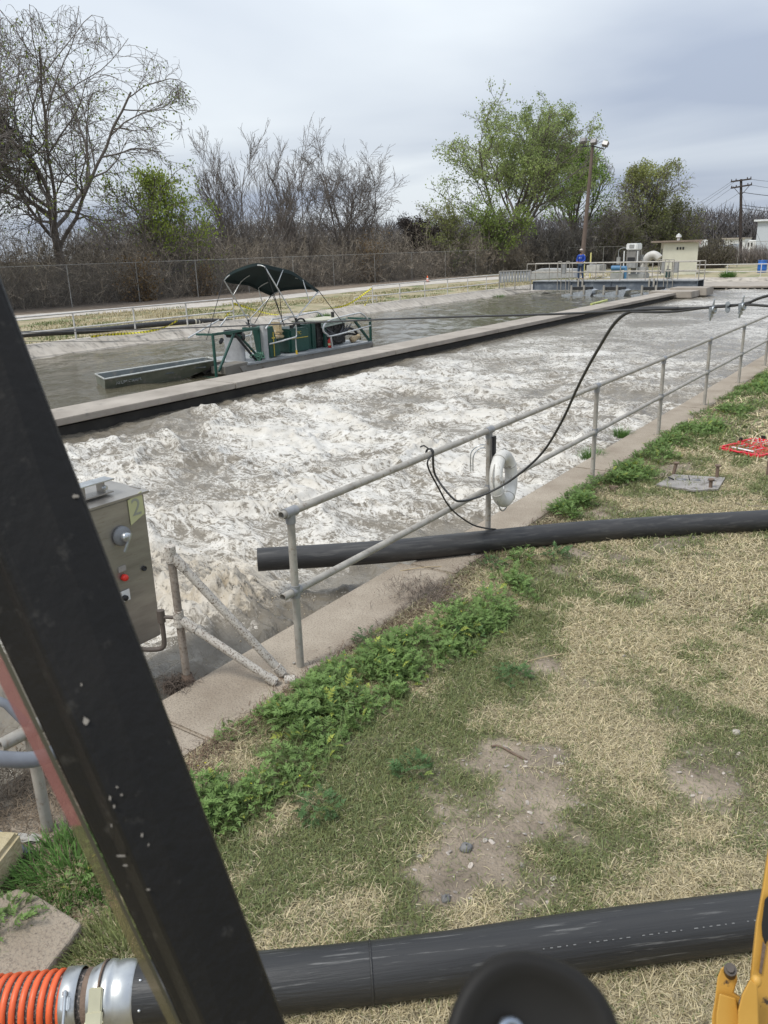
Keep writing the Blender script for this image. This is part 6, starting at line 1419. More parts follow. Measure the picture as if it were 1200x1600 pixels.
for (x0, x1, y_) in ((1120, 1137, 383), (1138, 1151, 381)):
    z_ = onY(x0, y_, 108)[2]; corr('sheet', t, x0, x1, 108, z_, mat('pale_blue_sheet', (.42, .46, .52), .5, scale=.6), .3)
t = thing('white_truck', onY(1170, 410, 125), 'white truck cab parked beside the white building', 'truck')
a = onY(1164, 398, 125); c = onY(1184, 375, 125)
b = MB(); w_ = c[0] - a[0]; z0_, z1_ = a[2] - .4, c[2]
b.extrude([(a[0], 125, z0_), (a[0], 125, z0_ + (z1_ - z0_) * .55), (a[0] + w_ * .12, 125, z0_ + (z1_ - z0_) * .95), (a[0] + w_ * .3, 125, z1_), (c[0], 125, z1_), (c[0], 125, z0_)], (0, 2.4, 0)); b.build('cab', m_white, t, bevel=.08)
for (x0, x1) in ((1168, 1171), (1173, 1176)):
    p0 = onY(x0, 385, 125); p1 = onY(x1, 379, 125); b = MB(); b.box(((p0[0] + p1[0]) / 2, 124.98, (p0[2] + p1[2]) / 2), (p1[0] - p0[0], .06, p1[2] - p0[2]), bev=.01); b.build('window', m_dark, t)
for x in (1167, 1180): q_ = onY(x, 400, 125); b = MB(); b.cyl((q_[0], 124.9, .4), (q_[0], 125.3, .4), .52, n=16); b.build('wheel', m_black, t)
t = thing('tank_trailer', onY(1172, 412, 112), 'low white trailer body in front of the truck', 'trailer')
a = onY(1154, 400, 112); c = onY(1196, 400, 112); z_ = onY(1170, 394, 112)[2]; b = MB(); b.box(((a[0] + c[0]) / 2, 112.8, z_ - .75), (c[0] - a[0], 1.6, 1.3), bev=.25); b.build('body', m_white, t)
for k in (.2, .8): b = MB(); xx_ = a[0] + (c[0] - a[0]) * k; b.cyl((xx_, 111.9, .3), (xx_, 112.3, .3), .42, n=14); b.build('wheel', m_black, t)
for (x0, x1, y0_, Y, lab) in ((925, 935, 371, 150, 'distant pale roof seen through trees left of the olive tree'), (1128, 1160, 374, 150, 'distant low white roof line below the far wood')):
    t = thing('distant_shed', onY(x0, 412, Y), lab, 'shed'); z_ = onY(x0, y0_, Y)[2] ; corr('wall', t, x0, x1, Y, z_, m_white, 5); a = onY(x0, 400, Y)[0]; c = onY(x1, 400, Y)[0]; b = MB(); b.box(((a + c) / 2, Y + 2.5, z_ + .1), (c - a + .4, 5.6, .2)); b.build('roof', m_conc2, t)
# weeds beyond the fence
rs = np.random.RandomState(5); n = 5000; x_ = rs.uniform(onY(1090, 400, 92)[0], onY(1260, 400, 92)[0], n); y_ = rs.uniform(94, 99, n); l = rs.uniform(.5, 1.6, n)
V, Fq, C = inst(np.array([(-1, 0, 0), (1, 0, 0), (.3, 1, .1), (-.3, 1, .1)], float), np.array([(0, 1, 2, 3)]), rotm(rs.rand(n) * 6.28, rs.uniform(.3, 1.4, n)) * np.stack([np.full(n, .03), l, l], 1)[:, None, :], np.stack([x_, y_, rs.rand(n) * .9 + GZ], 1), A_([.20, .17, .15]) * (.5 + rs.rand(n, 1)))
tag(fastmesh('dry_verge', V, Fq, leafmat('thicket_twigs', .9, .1), col=C), 'low grey brush along the road behind the barbed fence', 'brush', kind='stuff')
# ================================================================== BRIDGE
BY = 48.0
bxl, bxr = -21.85, -12.0
dz = .42
t = thing('aerator_bridge', (-17, BY, 0), 'grey steel footbridge with pale railings spanning the calm channel', 'bridge')
m_beam = mat('blue_grey_steel', (.13, .15, .175), .5, metal=.2, scale=1.5, spots=(2.5, .5, .7, (.24, .26, .275)))
for y, nm in ((BY, 0), (BY + 1.25, 1)):
    b = MB(); zc_ = dz - .25
    b.box(((bxl + bxr) / 2, y, zc_), (bxr - bxl, .02, .46)); b.box(((bxl + bxr) / 2, y, zc_ + .24), (bxr - bxl, .22, .025)); b.box(((bxl + bxr) / 2, y, zc_ - .24), (bxr - bxl, .22, .025))
    for k in np.linspace(bxl + .02, bxr - .02, 5): b.box((k, y - .06, zc_), (.02, .1, .45))
    b.build('i_beam', m_beam, t)
b = MB(); b.box(((bxl + bxr) / 2, BY + .62, dz + .02), (bxr - bxl, 1.35, .04)); b.build('deck', mat('grating_grey', (.32, .32, .31), .7, scale=12), t)
for y in (BY, BY + 1.25):
    for z_ in (dz + .52, dz + 1.03):
        b = MB(); b.tube([(bxl - .45, y, z_), (bxr - .0, y, z_)], .028, 8); b.build('rail', m_galv, t)
    for x in np.linspace(bxl - .45, bxr, 8):
        b = MB(); b.cyl((x, y, dz), (x, y, dz + 1.03), .028, n=8); b.build('post', m_galv, t)
# taller hooped ladder rails reaching down to the pontoons
for x in (871, 876.5, 884, 889, 1027, 1037, 1043, 1051):
    a = onY(x, 440, BY - .15)[0]; b = MB(); b.cyl((a, BY - .15, -.30), (a, BY - .15, dz + 1.15), .022, n=6); b.build('ladder_rail', m_galv, t)
for (x0, x1) in ((871, 876.5), (884, 889), (1027, 1043), (1037, 1051)):
    a = onY(x0, 440, BY - .15)[0]; c = onY(x1, 440, BY - .15)[0]; b = MB(); b.cyl((a, BY - .15, dz + 1.15), (c, BY - .15, dz + 1.15), .022, n=6); b.cyl((a, BY - .15, -.28), (c, BY - .15, -.28), .022, n=6); b.build('ladder_rung', m_galv, t)
for x in (907, 1018):
    a = onY(x, 445, BY - .12)[0]
    for s in (-.13, .13): b = MB(); b.box((a + s, BY - .13, dz - .28), (.09, .1, .85)); b.build('hanger', m_galv, t)
for x in (880, 1056): a = onY(x, 415, BY - .1); b = MB(); b.box((a[0], BY - .05, dz + .72), (.28, .16, .55), bev=.02); b.build('junction_box', mat('grey_box', (.28, .28, .27), .5), t)
b = MB(); a = onY(1036, 415, BY - .1); b.box((a[0], BY - .02, dz + .72), (.18, .12, .6), bev=.02); b.build('junction_box', _mats['grey_box'], t)
# floats below
for i, (x, lab) in enumerate([(902, 'left of the three metal aerator floats under the bridge'), (953, 'middle of the three metal aerator floats under the bridge'), (1013, 'right of the three metal aerator floats under the bridge')]):
    FY = 45.4; a = onY(x, 461, FY); f = thing('aerator_float', (a[0], FY + .4, WZ), lab, 'float', 'aerator floats under the bridge')
    b = MB(); b.extrude([(a[0] - 1.0, FY, WZ + .10), (a[0] - .75, FY, WZ - .12), (a[0] + .7, FY, WZ - .12), (a[0] + .9, FY, WZ + .34), (a[0] + .7, FY, WZ + .40), (a[0] - .3, FY, WZ + .20)], (0, .9, 0)); b.build('float_hull', m_zinc, f)
    b = MB(); b.box((a[0] + .15, FY + .4, WZ + .44), (1.1, .5, .16), bev=.03); b.build('drive_unit', m_dark, f)
    for s in (-.35, .4): b = MB(); b.cyl((a[0] + s, FY - .05, WZ + .1), (a[0] + s, FY - .05, WZ + .62), .06, n=10); b.build('leg', m_galv, f)
# gate panel left of the bridge
t = thing('screened_gate', (-22.9, 47.5, GZ), 'chain-link gate panel with grey slats at the left end of the bridge', 'gate')
gx0 = onX(811, 430, -23.2); b = MB()
p0 = A_([-23.4, 46.4, GZ]); p1 = A_([-22.0, 47.9, GZ])
for k in range(11):
    q_ = p0 + (p1 - p0) * (k + .5) / 11; b.box(q_ + A_([0, 0, .85]), (.13, .02, .62), rz=.82)
b.build('slats', mat('grey_slat', (.36, .36, .35), .6), t)
b = MB(); b.add([p0, p1, p1 + A_([0, 0, 1.15]), p0 + A_([0, 0, 1.15])], [(0, 1, 2, 3)]); b.build('wire_mesh', mm, t)
for p in (p0, (p0 + p1) / 2, p1): b = MB(); b.cyl(p, p + A_([0, 0, 1.18]), .035, n=8); b.build('post', m_galv, t)
b = MB(); b.cyl(p0 + A_([0, 0, 1.18]), p1 + A_([0, 0, 1.18]), .03, n=8); b.cyl(p0 + A_([0, 0, .08]), p1 + A_([0, 0, .08]), .03, n=8); b.build('frame', m_galv, t)
b = MB(); q0 = gp(924, 475.5, WZ + .06); q1 = gp(948, 469.5, WZ + .06); b.tube([q0, (q0 + q1) / 2, q1], .06, 10); tag(b.build('yellow_float_pole', mat('yellow_green_paint', (.50, .52, .16), .5)), 'short yellow-green pole floating in front of the bridge', 'pole')
b = MB(); a = onY(825, 415, 56); b.extrude([(a[0] - .2, 56, .6), (a[0] + 1.0, 56, .95), (a[0] + 3.4, 56, .9), (a[0] + 3.6, 56, .3), (a[0] + .2, 56, .15)], (0, 1.2, 0)); tag(b.build('covered_sump', mat('grey_cover', (.34, .34, .33), .7), bevel=.05), 'low grey covered sump behind the left end of the bridge', 'sump')

# ================================================================== MAN ON THE BRIDGE
ma = onY(906.5, 440, BY + .35); mp_ = A_([ma[0], BY + .35, dz + .045])
t = thing('person', mp_, 'man in a blue long-sleeved shirt, jeans and a pale cap standing on the bridge', 'person')
face = -1.0   # looks towards the camera (-Y)
def skin(name, verts, edges, radii, m, parent, root=0, lvl=2):
    me = bpy.data.meshes.new(name); me.from_pydata([tuple(A_(v, float)) for v in verts], edges, []); o = bpy.data.objects.new(name, me); SC.collection.objects.link(o)
    sm = o.modifiers.new('skin', 'SKIN'); sm.use_smooth_shade = True
    for i, r_ in enumerate(radii):
        sv = me.skin_vertices[0].data[i]; sv.radius = (r_, r_) if np.isscalar(r_) else r_; sv.use_root = (i == root)
    su = o.modifiers.new('sub', 'SUBSURF'); su.levels = su.render_levels = lvl
    dg = bpy.context.evaluated_depsgraph_get(); dg.update(); me2 = bpy.data.meshes.new_from_object(o.evaluated_get(dg)); me2.name = name
    bpy.data.objects.remove(o); me2.materials.clear(); me2.materials.append(m); o = bpy.data.objects.new(name, me2); SC.collection.objects.link(o)
    if parent is not None: o.parent = parent
    return o
m_skin = mat('skin', (.33, .19, .13), .55, var=.04)
# body (local coords, z up, front = -y); hands meet on the rail in front
V = [(0, 0, .93), (0, .0, 1.10), (0, -.01, 1.30), (0, 0, 1.43), (0, -.01, 1.50), (0, -.02, 1.60), (0, -.025, 1.70),
     (-.19, 0, 1.40), (-.24, -.02, 1.16), (-.15, -.24, 1.04), (-.08, -.30, 1.03), (.19, 0, 1.40), (.24, -.03, 1.16), (.14, -.25, 1.03), (.07, -.31, 1.03),
     (-.10, 0, .88), (-.12, -.02, .50), (-.13, .02, .09), (-.14, -.13, .04), (.10, 0, .88), (.13, -.03, .50), (.15, .02, .09), (.17, -.13, .04)]
E_ = [(0, 1), (1, 2), (2, 3), (3, 4), (4, 5), (5, 6), (3, 7), (7, 8), (8, 9), (9, 10), (3, 11), (11, 12), (12, 13), (13, 14), (0, 15), (15, 16), (16, 17), (17, 18), (0, 19), (19, 20), (20, 21), (21, 22)]
Rr = [(.15, .10), (.145, .10), (.165, .11), (.10, .08), .055, (.075, .09), (.068, .085), .06, .045, .033, .026, .06, .045, .033, .026, .085, .058, .042, .038, .085, .058, .042, .038]
# fingers
for s, w0 in ((-1, 10), (1, 14)):
    hx, hy, hz = V[w0]
    for f in range(4):
        a = len(V); l = (.06, .068, .065, .052)[f]; V += [(hx + s * (-.0), hy - .02, hz + .022 - f * .016), (hx - s * l * .6, hy - .045, hz + .02 - f * .017), (hx - s * l, hy - .03, hz + .012 - f * .017)]; E_ += [(w0, a), (a, a + 1), (a + 1, a + 2)]; Rr += [.010, .009, .008]
    a = len(V); V += [(hx - s * .02, hy + .0, hz + .04), (hx - s * .05, hy - .01, hz + .045)]; E_ += [(w0, a), (a, a + 1)]; Rr += [.011, .009]
skin('body', V, E_, Rr, m_skin, t)
# clothing as slightly larger skins
m_shirt = mat('blue_shirt', (.012, .055, .33), .8, scale=8); m_jean = mat('blue_denim', (.045, .075, .13), .85, scale=10)
sv = [V[i] for i in (0, 1, 2, 3, 7, 8, 9, 11, 12, 13)]; sv[0] = (0, 0, .98); sv[6] = (-.165, -.20, 1.055); sv[9] = (.155, -.21, 1.045)
skin('shirt', sv, [(0, 1), (1, 2), (2, 3), (3, 4), (4, 5), (5, 6), (3, 7), (7, 8), (8, 9)], [(.175, .125), (.168, .122), (.185, .13), (.115, .095), .078, .062, .048, .078, .062, .048], m_shirt, t)
sv = [V[i] for i in (0, 15, 16, 17, 19, 20, 21)]; skin('jeans', sv, [(0, 1), (1, 2), (2, 3), (0, 4), (4, 5), (5, 6)], [(.165, .12), .105, .075, .062, .105, .075, .062], m_jean, t)
for i in (18, 22):
    x_, y_, z_ = V[i]; b = MB(); b.sphere(mp_ + A_([x_, y_ + .05, .045]), 1, 12, 8, sc=(.052, .14, .05)); b.build('boot', m_black, t)
b = MB(); hc = mp_ + A_([0, -.03, 1.70]); b.sphere(hc + A_([0, .005, .035]), 1, 16, 10, sc=(.092, .11, .075)); b.extrude([hc + A_([-.075, -.08, .045]), hc + A_([.075, -.08, .045]), hc + A_([.05, -.18, .03]), hc + A_([-.05, -.18, .03])], (0, 0, .012)); b.build('cap', mat('pale_cap', (.55, .48, .42), .8), t)
b = MB(); [b.sphere(hc + A_([s * .032, -.098, -.012]), .009, 8, 6) for s in (-1, 1)]; b.build('eyes', m_dark, t)
b = MB(); b.sphere(hc + A_([0, -.112, -.035]), 1, 8, 6, sc=(.013, .018, .022)); b.build('nose', m_skin, t)
b = MB(); b.sphere(hc + A_([0, -.095, -.10]), 1, 10, 6, sc=(.05, .03, .045)); b.build('beard', mat('dark_beard', (.03, .025, .02), .9), t)
b = MB(); b.box(hc + A_([0, -.118, -.072]), (.04, .008, .009)); b.build('mouth', mat('lips', (.25, .10, .08), .6), t)
for s in (-1, 1): b = MB(); b.sphere(hc + A_([s * .083, 0, -.03]), 1, 8, 6, sc=(.012, .022, .032)); b.build('ear', m_skin, t)
text('shirt_print', 'M T', .10, mp_ + A_([0, -.158, 1.28]), (1, 0, 0), (0, 0, 1), m_white, t, .006)

# ================================================================== DREDGE BARGE
NX, FX2 = -14.0, -15.7          # near and far sides
def P(x, y, X): return onX(x, y, X)
ya, yb = 13.7, 20.3
t = thing('dredge', (-14.9, 16.8, WZ), 'green and grey dredge barge with engine and winch frame behind the divider wall', 'dredge')
m_pont = mat('weathered_aluminium_hull', (.33, .31, .28), .5, metal=.3, scale=2, spots=(4, .55, .7, (.15, .12, .09)))
for x0, x1 in ((-14.55, NX), (FX2, -15.15)):
    b = MB(); b.extrude([(x0, ya + 1.15, -.28), (x0, ya + 1.0, -.10), (x0, yb, -.10), (x0, yb, -.55), (x0, ya + 1.6, -.55)], (x1 - x0, 0, 0)); b.build('pontoon', m_pont, t)
b = MB(); b.box(((NX + FX2) / 2, 17.6, -.075), (NX - FX2 + .1, 5.2, .05)); b.build('deck', mat('grey_deck', (.30, .31, .31), .6, scale=4), t)
for x0 in (-14.5, -15.3):
    b = MB(); b.extrude([(x0, 14.15, -.05), (x0, 15.05, -.02), (x0, 15.05, -.48), (x0, 14.5, -.48), (x0, 14.15, -.22)], (.48, 0, 0)); b.build('front_float', mat('tan_float', (.20, .18, .15), .6, scale=3), t)
def bar(pts, r, m, name, n=8):
    b = MB(); b.tube(pts, r, n); return b.build(name, m, t)
# front ladder frame, near side at NX and far side
for X in (-14.15,):
    f0 = A_([X, 13.95, .72]); 
    for pts in ([(X, 13.95, -.35), (X, 13.95, .74)], [(X, 13.95, .74), (X, 15.75, .74)], [(X, 15.75, -.08), (X, 15.75, .74)], [(X, 14.05, -.15), (X, 14.75, .70)], [(X, 14.75, .70), (X, 15.55, -.05)], [(X, 14.9, .66), (X, 15.75, -.05)]):
        b = MB(); b.beam(pts[0], pts[1], .06 if pts[0][1] < 14 else .05, .06, up=(1, 0, 0), bev=.006); b.build('frame_bar', m_green if pts[0] != (X, 14.75, .70) else m_dark, t)
for y_, z_ in ((13.95, .74), (15.75, .74), (14.75, .70), (13.95, -.3)):
    b = MB(); b.beam((-14.15, y_, z_), (-14.75, y_ + .05, z_ - .02), .05, .05); b.build('cross_bar', m_green, t)
b = MB(); b.box((-14.4, 15.0, .70), (.4, .35, .12), bev=.03); b.cyl((-14.6, 15.0, .64), (-14.2, 15.0, .64), .08, n=14); b.build('winch', m_dark, t)
b = MB(); b.lathe([(.02, 0), (.05, .03), (.05, .14), (.02, .18)], (-14.15, 14.30, .62), (.1, -.6, -.5), 10); b.build('work_lamp', m_dark, t)
b = MB(); b.lathe([(.02, 0), (.05, .03), (.05, .14), (.02, .18)], (-14.1, 15.05, .68), (.0, -.1, -1), 10); b.build('work_lamp', m_dark, t)
b = MB(); b.box((-14.7, 15.35, .33), (.6, .03, .78), rz=.2); b.build('grey_board', mat('grey_sheet', (.32, .32, .32), .5, scale=5), t)
b = MB(); b.box((-14.12, 15.92, .36), (.12, .16, .9), bev=.01); b.build('mast', mat('pale_grey_post', (.42, .42, .41), .5), t)
# green motor / console leaning
b = MB(); b.extrude([(-14.1, 16.12, -.04), (-14.1, 16.0, .70), (-14.1, 16.28, .76), (-14.1, 16.58, .0)], (-.5, 0, 0)); b.build('green_panel', m_green, t, bevel=.01)
b = MB(); b.box((-14.09, 16.26, .30), (.012, .03, .62)); b.box((-14.09, 16.26, .46), (.014, .14, .04)); b.build('yellow_marks', mat('mark_yellow', (.55, .42, .06), .5), t)
rs = np.random.RandomState(6); b = MB(); q_ = A_([-14.1, 15.65, .0])
for k in range(14): b.torus(q_ + A_([rs.randn() * .04, rs.randn() * .10, rs.rand() * .10]), .07, .015, axis=rs.randn(3), n=14, m=6)
b.build('rope_heap', mat('green_rope', (.10, .22, .15), .8), t)
# seat
b = MB(); b.box((-14.6, 17.05, .42), (.46, .46, .08), bev=.03); b.box((-14.62, 17.18, .62), (.44, .10, .34), bev=.035); b.box((-14.42, 17.1, .55), (.06, .34, .06), bev=.02); seat_o = b.build('seat', mat('tan_vinyl', (.47, .37, .21), .6, scale=6, spots=(9, .55, .65, (.62, .58, .52))), t)
b = MB(); b.lathe([(.10, .38), (.13, .30), (.09, .2), (.08, .16)], (-14.6, 17.05, 0), n=14); b.build('seat_bellows', m_black, t)
b = MB(); b.cyl((-14.6, 17.05, -.05), (-14.6, 17.05, .18), .05, n=12); b.cyl((-14.6, 17.05, -.05), (-14.6, 17.05, -.03), .12, n=12); b.build('seat_pedestal', mat('yellow_paint', (.62, .42, .04), .5), t)
b = MB(); b.box((-15.0, 17.4, .1), (.1, .1, .3)); b.box((-14.9, 17.5, .02), (.12, .12, .12)); b.build('yellow_pedals', _mats['yellow_paint'], t)
# green tank and engine
b = MB(); b.box((-14.65, 18.02, .26), (.75, .72, .66), bev=.05); b.build('fuel_tank', m_green, t)
b = MB(); b.cyl((-14.62, 18.55, -.04), (-14.62, 18.55, .64), .22, n=18); b.beam((-14.40, 18.62, -.05), (-14.40, 18.62, .66), .10, .06); b.beam((-14.32, 18.9, -.05), (-14.32, 18.9, .60), .06, .06); b.build('hydraulic_tank', m_green, t)
text('tank_mark', 'TC', .12, (-14.265, 17.98, .46), (0, 1, 0), (0, 0, 1), _mats['mark_yellow'], t, .004)
b = MB(); b.box((-14.27, 18.0, .335), (.008, .6, .02)); b.build('pinstripe', _mats['mark_yellow'], t)
b = MB(); b.cyl((-14.6, 18.3, .62), (-14.6, 18.3, .72), .06, n=12); b.cyl((-14.4, 17.85, .60), (-14.4, 17.85, .68), .05, n=12); b.tube(smooth_path([(-14.4, 17.9, .62), (-14.4, 18.1, .80), (-14.5, 18.4, .78), (-14.6, 18.6, .62)], 5), .025, 8); b.build('filler_caps', m_dark, t)
b = MB(); b.box((-14.75, 19.15, .30), (.75, .95, .66), bev=.03); b.cyl((-14.45, 19.35, .22), (-14.34, 19.35, .22), .20, n=18); b.cyl((-14.45, 18.98, .40), (-14.34, 18.98, .40), .10, n=14); b.cyl((-14.42, 19.1, .1), (-14.35, 19.1, .1), .12, n=14); b.box((-14.5, 19.52, .35), (.3, .1, .7)); b.cyl((-14.7, 19.5, .6), (-14.7, 19.5, .86), .04, n=10)
for k in range(8): b.box((-14.38, 18.85 + k * .08, .55 - .05 * (k % 3)), (.06, .05, .10), bev=.01)
b.build('engine', mat('black_engine', (.022, .021, .02), .55, scale=9, spots=(16, .58, .66, (.20, .17, .14))), t)
b = MB(); b.box((-14.75, 19.15, .68), (.85, 1.05, .05), bev=.01); b.build('engine_cover', mat('cream_cover', (.46, .44, .33), .5), t)
b = MB(); b.extrude([(-14.30, 18.78, .50), (-14.30, 19.55, .56), (-14.30, 19.55, .70), (-14.30, 18.78, .66)], (.02, 0, 0)); sg = b.build('name_board', mat('pale_green_board', (.38, .43, .38), .5), t)
text('board_letters', 'CO-CONSTRUCTION', .085, (-14.275, 19.165, .605), (0, 1, .07), (0, 0, 1), mat('dim_green_letters', (.10, .16, .13), .5), sg, .002)
rs = np.random.RandomState(14)
for k in range(7):
    y0_ = 18.75 + rs.rand() * .3; y1_ = 19.4 + rs.rand() * .35; b = MB(); b.tube(arc((-14.28, y0_, .35 + rs.rand() * .15), (-14.26, y1_, .4 + rs.rand() * .15), .16 + .08 * rs.rand(), 14), .016, 6); b.build('hose', mat('grey_hose', (.06, .06, .065), .4), t)
b = MB(); b.tube(smooth_path([(-14.6, 19.6, .3), (-14.4, 19.85, .35), (-14.3, 20.0, .15), (-14.3, 19.95, .0)], 5), .035, 8); b.tube(smooth_path([(-14.6, 19.6, .15), (-14.4, 19.8, .2), (-14.3, 20.05, .1), (-14.3, 20.1, .0)], 5), .03, 8); b.build('end_hose', m_black, t)
b = MB(); b.lathe([(.0, 0), (.09, .02), (.10, .12), (.07, .2), (.06, .26), (.08, .30), (0, .31)], (-14.3, 19.72, .02), (.1, .8, .25), 12); b.build('brass_strainer', mat('tan_strainer', (.52, .40, .24), .5, scale=8, spots=(14, .55, .6, (.2, .12, .05))), t)
fe = thing('fire_extinguisher', (-14.12, 18.88, -.05), 'small red fire extinguisher standing on the dredge deck', 'extinguisher')
b = MB(); b.lathe([(0, 0), (.05, 0), (.055, .02), (.055, .20), (.03, .25), (.018, .27)], (-14.12, 18.88, -.05), n=14); cyl_o = b.build('cylinder', mat('red_paint', (.6, .03, .02), .35), fe)
b = MB(); b.lathe([(.057, .07), (.057, .13)], (-14.12, 18.88, -.05), n=14); b.build('label_band', mat('cream_label', (.7, .6, .35), .5), cyl_o)
b = MB(); b.box((-14.12, 18.88, .25), (.03, .09, .03)); b.cyl((-14.12, 18.88, .2), (-14.12, 18.88, .26), .014, n=8); b.build('valve', m_black, fe)
# rear frame
for X in (-14.05, -15.6):
    for a, c in (((X, 20.25, -.35), (X, 20.25, .60)), ((X, 20.2, -.05), (X, 19.62, .62)), ((X, 19.62, .60), (X, 20.25, .60))):
        b = MB(); b.beam(a, c, .06, .06, up=(1, 0, 0), bev=.006); b.build('frame_bar', m_green, t)
b = MB(); b.beam((-14.05, 20.25, .6), (-15.6, 20.25, .6), .05, .05); b.build('cross_bar', m_green, t)
# pale railings
m_al = mat('bare_aluminium_tube', (.62, .62, .60), .35, metal=.5, scale=8)
for X in (-14.02, -15.66):
    bar(smooth_path([(X, 15.9, .72), (X, 16.15, .92), (X, 16.3, .94), (X, 17.25, .94), (X, 17.55, .80), (X, 17.62, .60), (X, 17.55, .45), (X, 17.3, .40), (X, 16.0, .33)], 5), .022, m_al, 'side_rail')
    bar([(X, 17.32, .40), (X, 17.36, .0)], .022, m_al, 'stanchion')
    b = MB(); b.cyl((X, 17.36, -.06), (X, 17.36, .06), .032, n=10); b.box((X, 17.42, -.03), (.06, .14, .03)); b.build('yellow_foot', _mats['yellow_paint'], t)
    bar(smooth_path([(X, 20.2, .52), (X, 19.9, .78), (X, 19.6, .80), (X, 18.95, .74), (X, 18.70, .66), (X, 18.62, .48), (X, 18.72, .34), (X, 18.9, .28), (X, 20.22, .40)], 5), .022, m_al, 'side_rail')
    bar([(X, 18.82, .28), (X, 18.86, -.05)], .022, m_al, 'stanchion')
bar([(-15.66, 14.6, .55), (-15.66, 15.9, .9)], .022, m_al, 'stanchion')

YO = [13.5, 13.95, 15.75, 15.92, 16.05, 16.58, 16.82, 17.30, 17.64, 18.40, 18.62, 18.70, 19.62, 20.25, 20.6]
YN = [13.4, 13.78, 15.38, 15.50, 15.66, 16.10, 16.20, 16.62, 16.68, 17.55, 17.80, 17.95, 19.30, 20.10, 20.45]
for _o in SC.objects:
    if _o.type == 'MESH' and _o.parent is not None and (_o.parent.name in ('dredge', 'fire_extinguisher') or (_o.parent.parent is not None and _o.parent.parent.name in ('dredge', 'fire_extinguisher'))) and 'hull' not in _o.name:
        off_ = rootloc(_o.parent)[1]
        for v__ in _o.data.vertices: v__.co.y = float(np.interp(v__.co.y + off_, YO, YN)) - off_
for _r in (bpy.data.objects['dredge'], bpy.data.objects['fire_extinguisher']): _r.location.x -= .35
# bimini canopy
t = thing('bimini_canopy', (-15.1, 16.5, .85), 'dark green boat canopy on bright metal bows above the dredge', 'canopy')
n1_, n2_, r1_, r2_ = P(462, 498, -14.3), P(388, 501, -15.9), None, None
fn, ff = P(413, 413, -14.3), P(350, 435, -15.9)      # front bow: near, far
bn, bf = P(497, 453, -14.3), P(425, 458, -15.9)      # rear bow
def bowpts(a, c, rise, n=12): s_ = np.linspace(0, 1, n)[:, None]; e = (1 - np.abs(2 * s_ - 1) ** 3.0); return a + (c - a) * s_ + A_([0, 0, 1.0]) * e * rise
u_ = 16; v_ = 14; S_, T_ = np.meshgrid(np.linspace(0, 1, v_), np.linspace(0, 1, u_))
def canopy(s, q_):   # s across (near->far), q_ front->rear
    near = fn + (bn - fn) * q_[..., None] + A_([0, 0, 1.0]) * (np.sin(np.pi * q_) * .16)[..., None]
    far_ = ff + (bf - ff) * q_[..., None] + A_([0, 0, 1.0]) * (np.sin(np.pi * q_) * .10)[..., None]
    base_ = near * (1 - s[..., None]) + far_ * s[..., None]
    return base_ + A_([0, 0, 1.0]) * ((1 - np.abs(2 * s - 1) ** 3.2) * .12 - .10 * np.cos(2 * np.pi * q_ * 1.0) * 0 - .03 * np.abs(np.sin(2 * np.pi * q_)))[..., None]
Vc = canopy(S_, T_); Vb = Vc - A_([0, 0, .012]); nn = u_ * v_
b = MB(); b.add(np.vstack([Vc.reshape(-1, 3), Vb.reshape(-1, 3)]), [tuple(f) for f in gridfaces(u_, v_)] + [tuple(f[::-1] + nn) for f in gridfaces(u_, v_)], True)
# hanging front and rear hems + side flaps
for (lineV, dn) in ((Vc[0], .07), (Vc[-1], .07), (Vc[:, 0], .09), (Vc[:, -1], .09)):
    k = len(lineV); b.add(np.vstack([lineV, lineV - A_([0, 0, dn]), lineV + A_([.006, .006, 0]), lineV - A_([-.006, -.006, dn])]), [(i, i + 1, k + i + 1, k + i) for i in range(k - 1)] + [(2 * k + i, 2 * k + i + 1, 3 * k + i + 1, 3 * k + i) for i in range(k - 1)], True)
b.build('fabric', mat('dark_teal_canvas', (.007, .020, .020), .75, var=.2, scale=3, bump=.1), t, fix=False)
for (pv_n, pv_f, q_) in ((n1_, n2_, 0.0), (n1_, n2_, 1.0)):
    line_ = canopy(np.linspace(0, 1, 14), np.full(14, q_)) - A_([0, 0, .03])
    line_ = line_ - A_([0, 0, .02])
    for pts in (np.vstack([pv_n[None], pv_n + (line_[0] - pv_n) * .6, line_[:3]]), np.vstack([pv_f[None], pv_f + (line_[-1] - pv_f) * .6, line_[::-1][:3]])): b = MB(); b.tube(pts, .017, 8); b.build('bow', m_al, t)
for q_, f_ in ((.33, .62), (.70, .60)):
    line_ = canopy(np.linspace(0, 1, 14), np.full(14, q_)) - A_([0, 0, .03]); mn = n1_ + ((fn if q_ < .5 else bn) - n1_) * f_; mf = n2_ + ((ff if q_ < .5 else bf) - n2_) * f_
    for pts in (np.vstack([mn[None], line_[:3]]), np.vstack([mf[None], line_[::-1][:4]])): b = MB(); b.tube(pts, .013, 8); b.build('inner_bow', m_al, t)
for a, c in ((fn, (-14.1, 15.9, .75)), (ff, (-15.6, 14.6, .5)), (bn, (-14.1, 18.4, .6)), (bf, (-15.6, 16.4, .75)), (bf, (-15.6, 17.6, .6)), (P(436, 450, -15.5), (-15.5, 17.4, .7))):
    b = MB(); b.cyl(a, c, .010, n=6); b.build('black_strap', m_black, t)
for a in (n1_, n2_): b = MB(); b.sphere(a, .035, 10, 8); b.cyl(a, a - A_([0, 0, .15]), .02, n=8); b.build('pivot', m_dark, t)

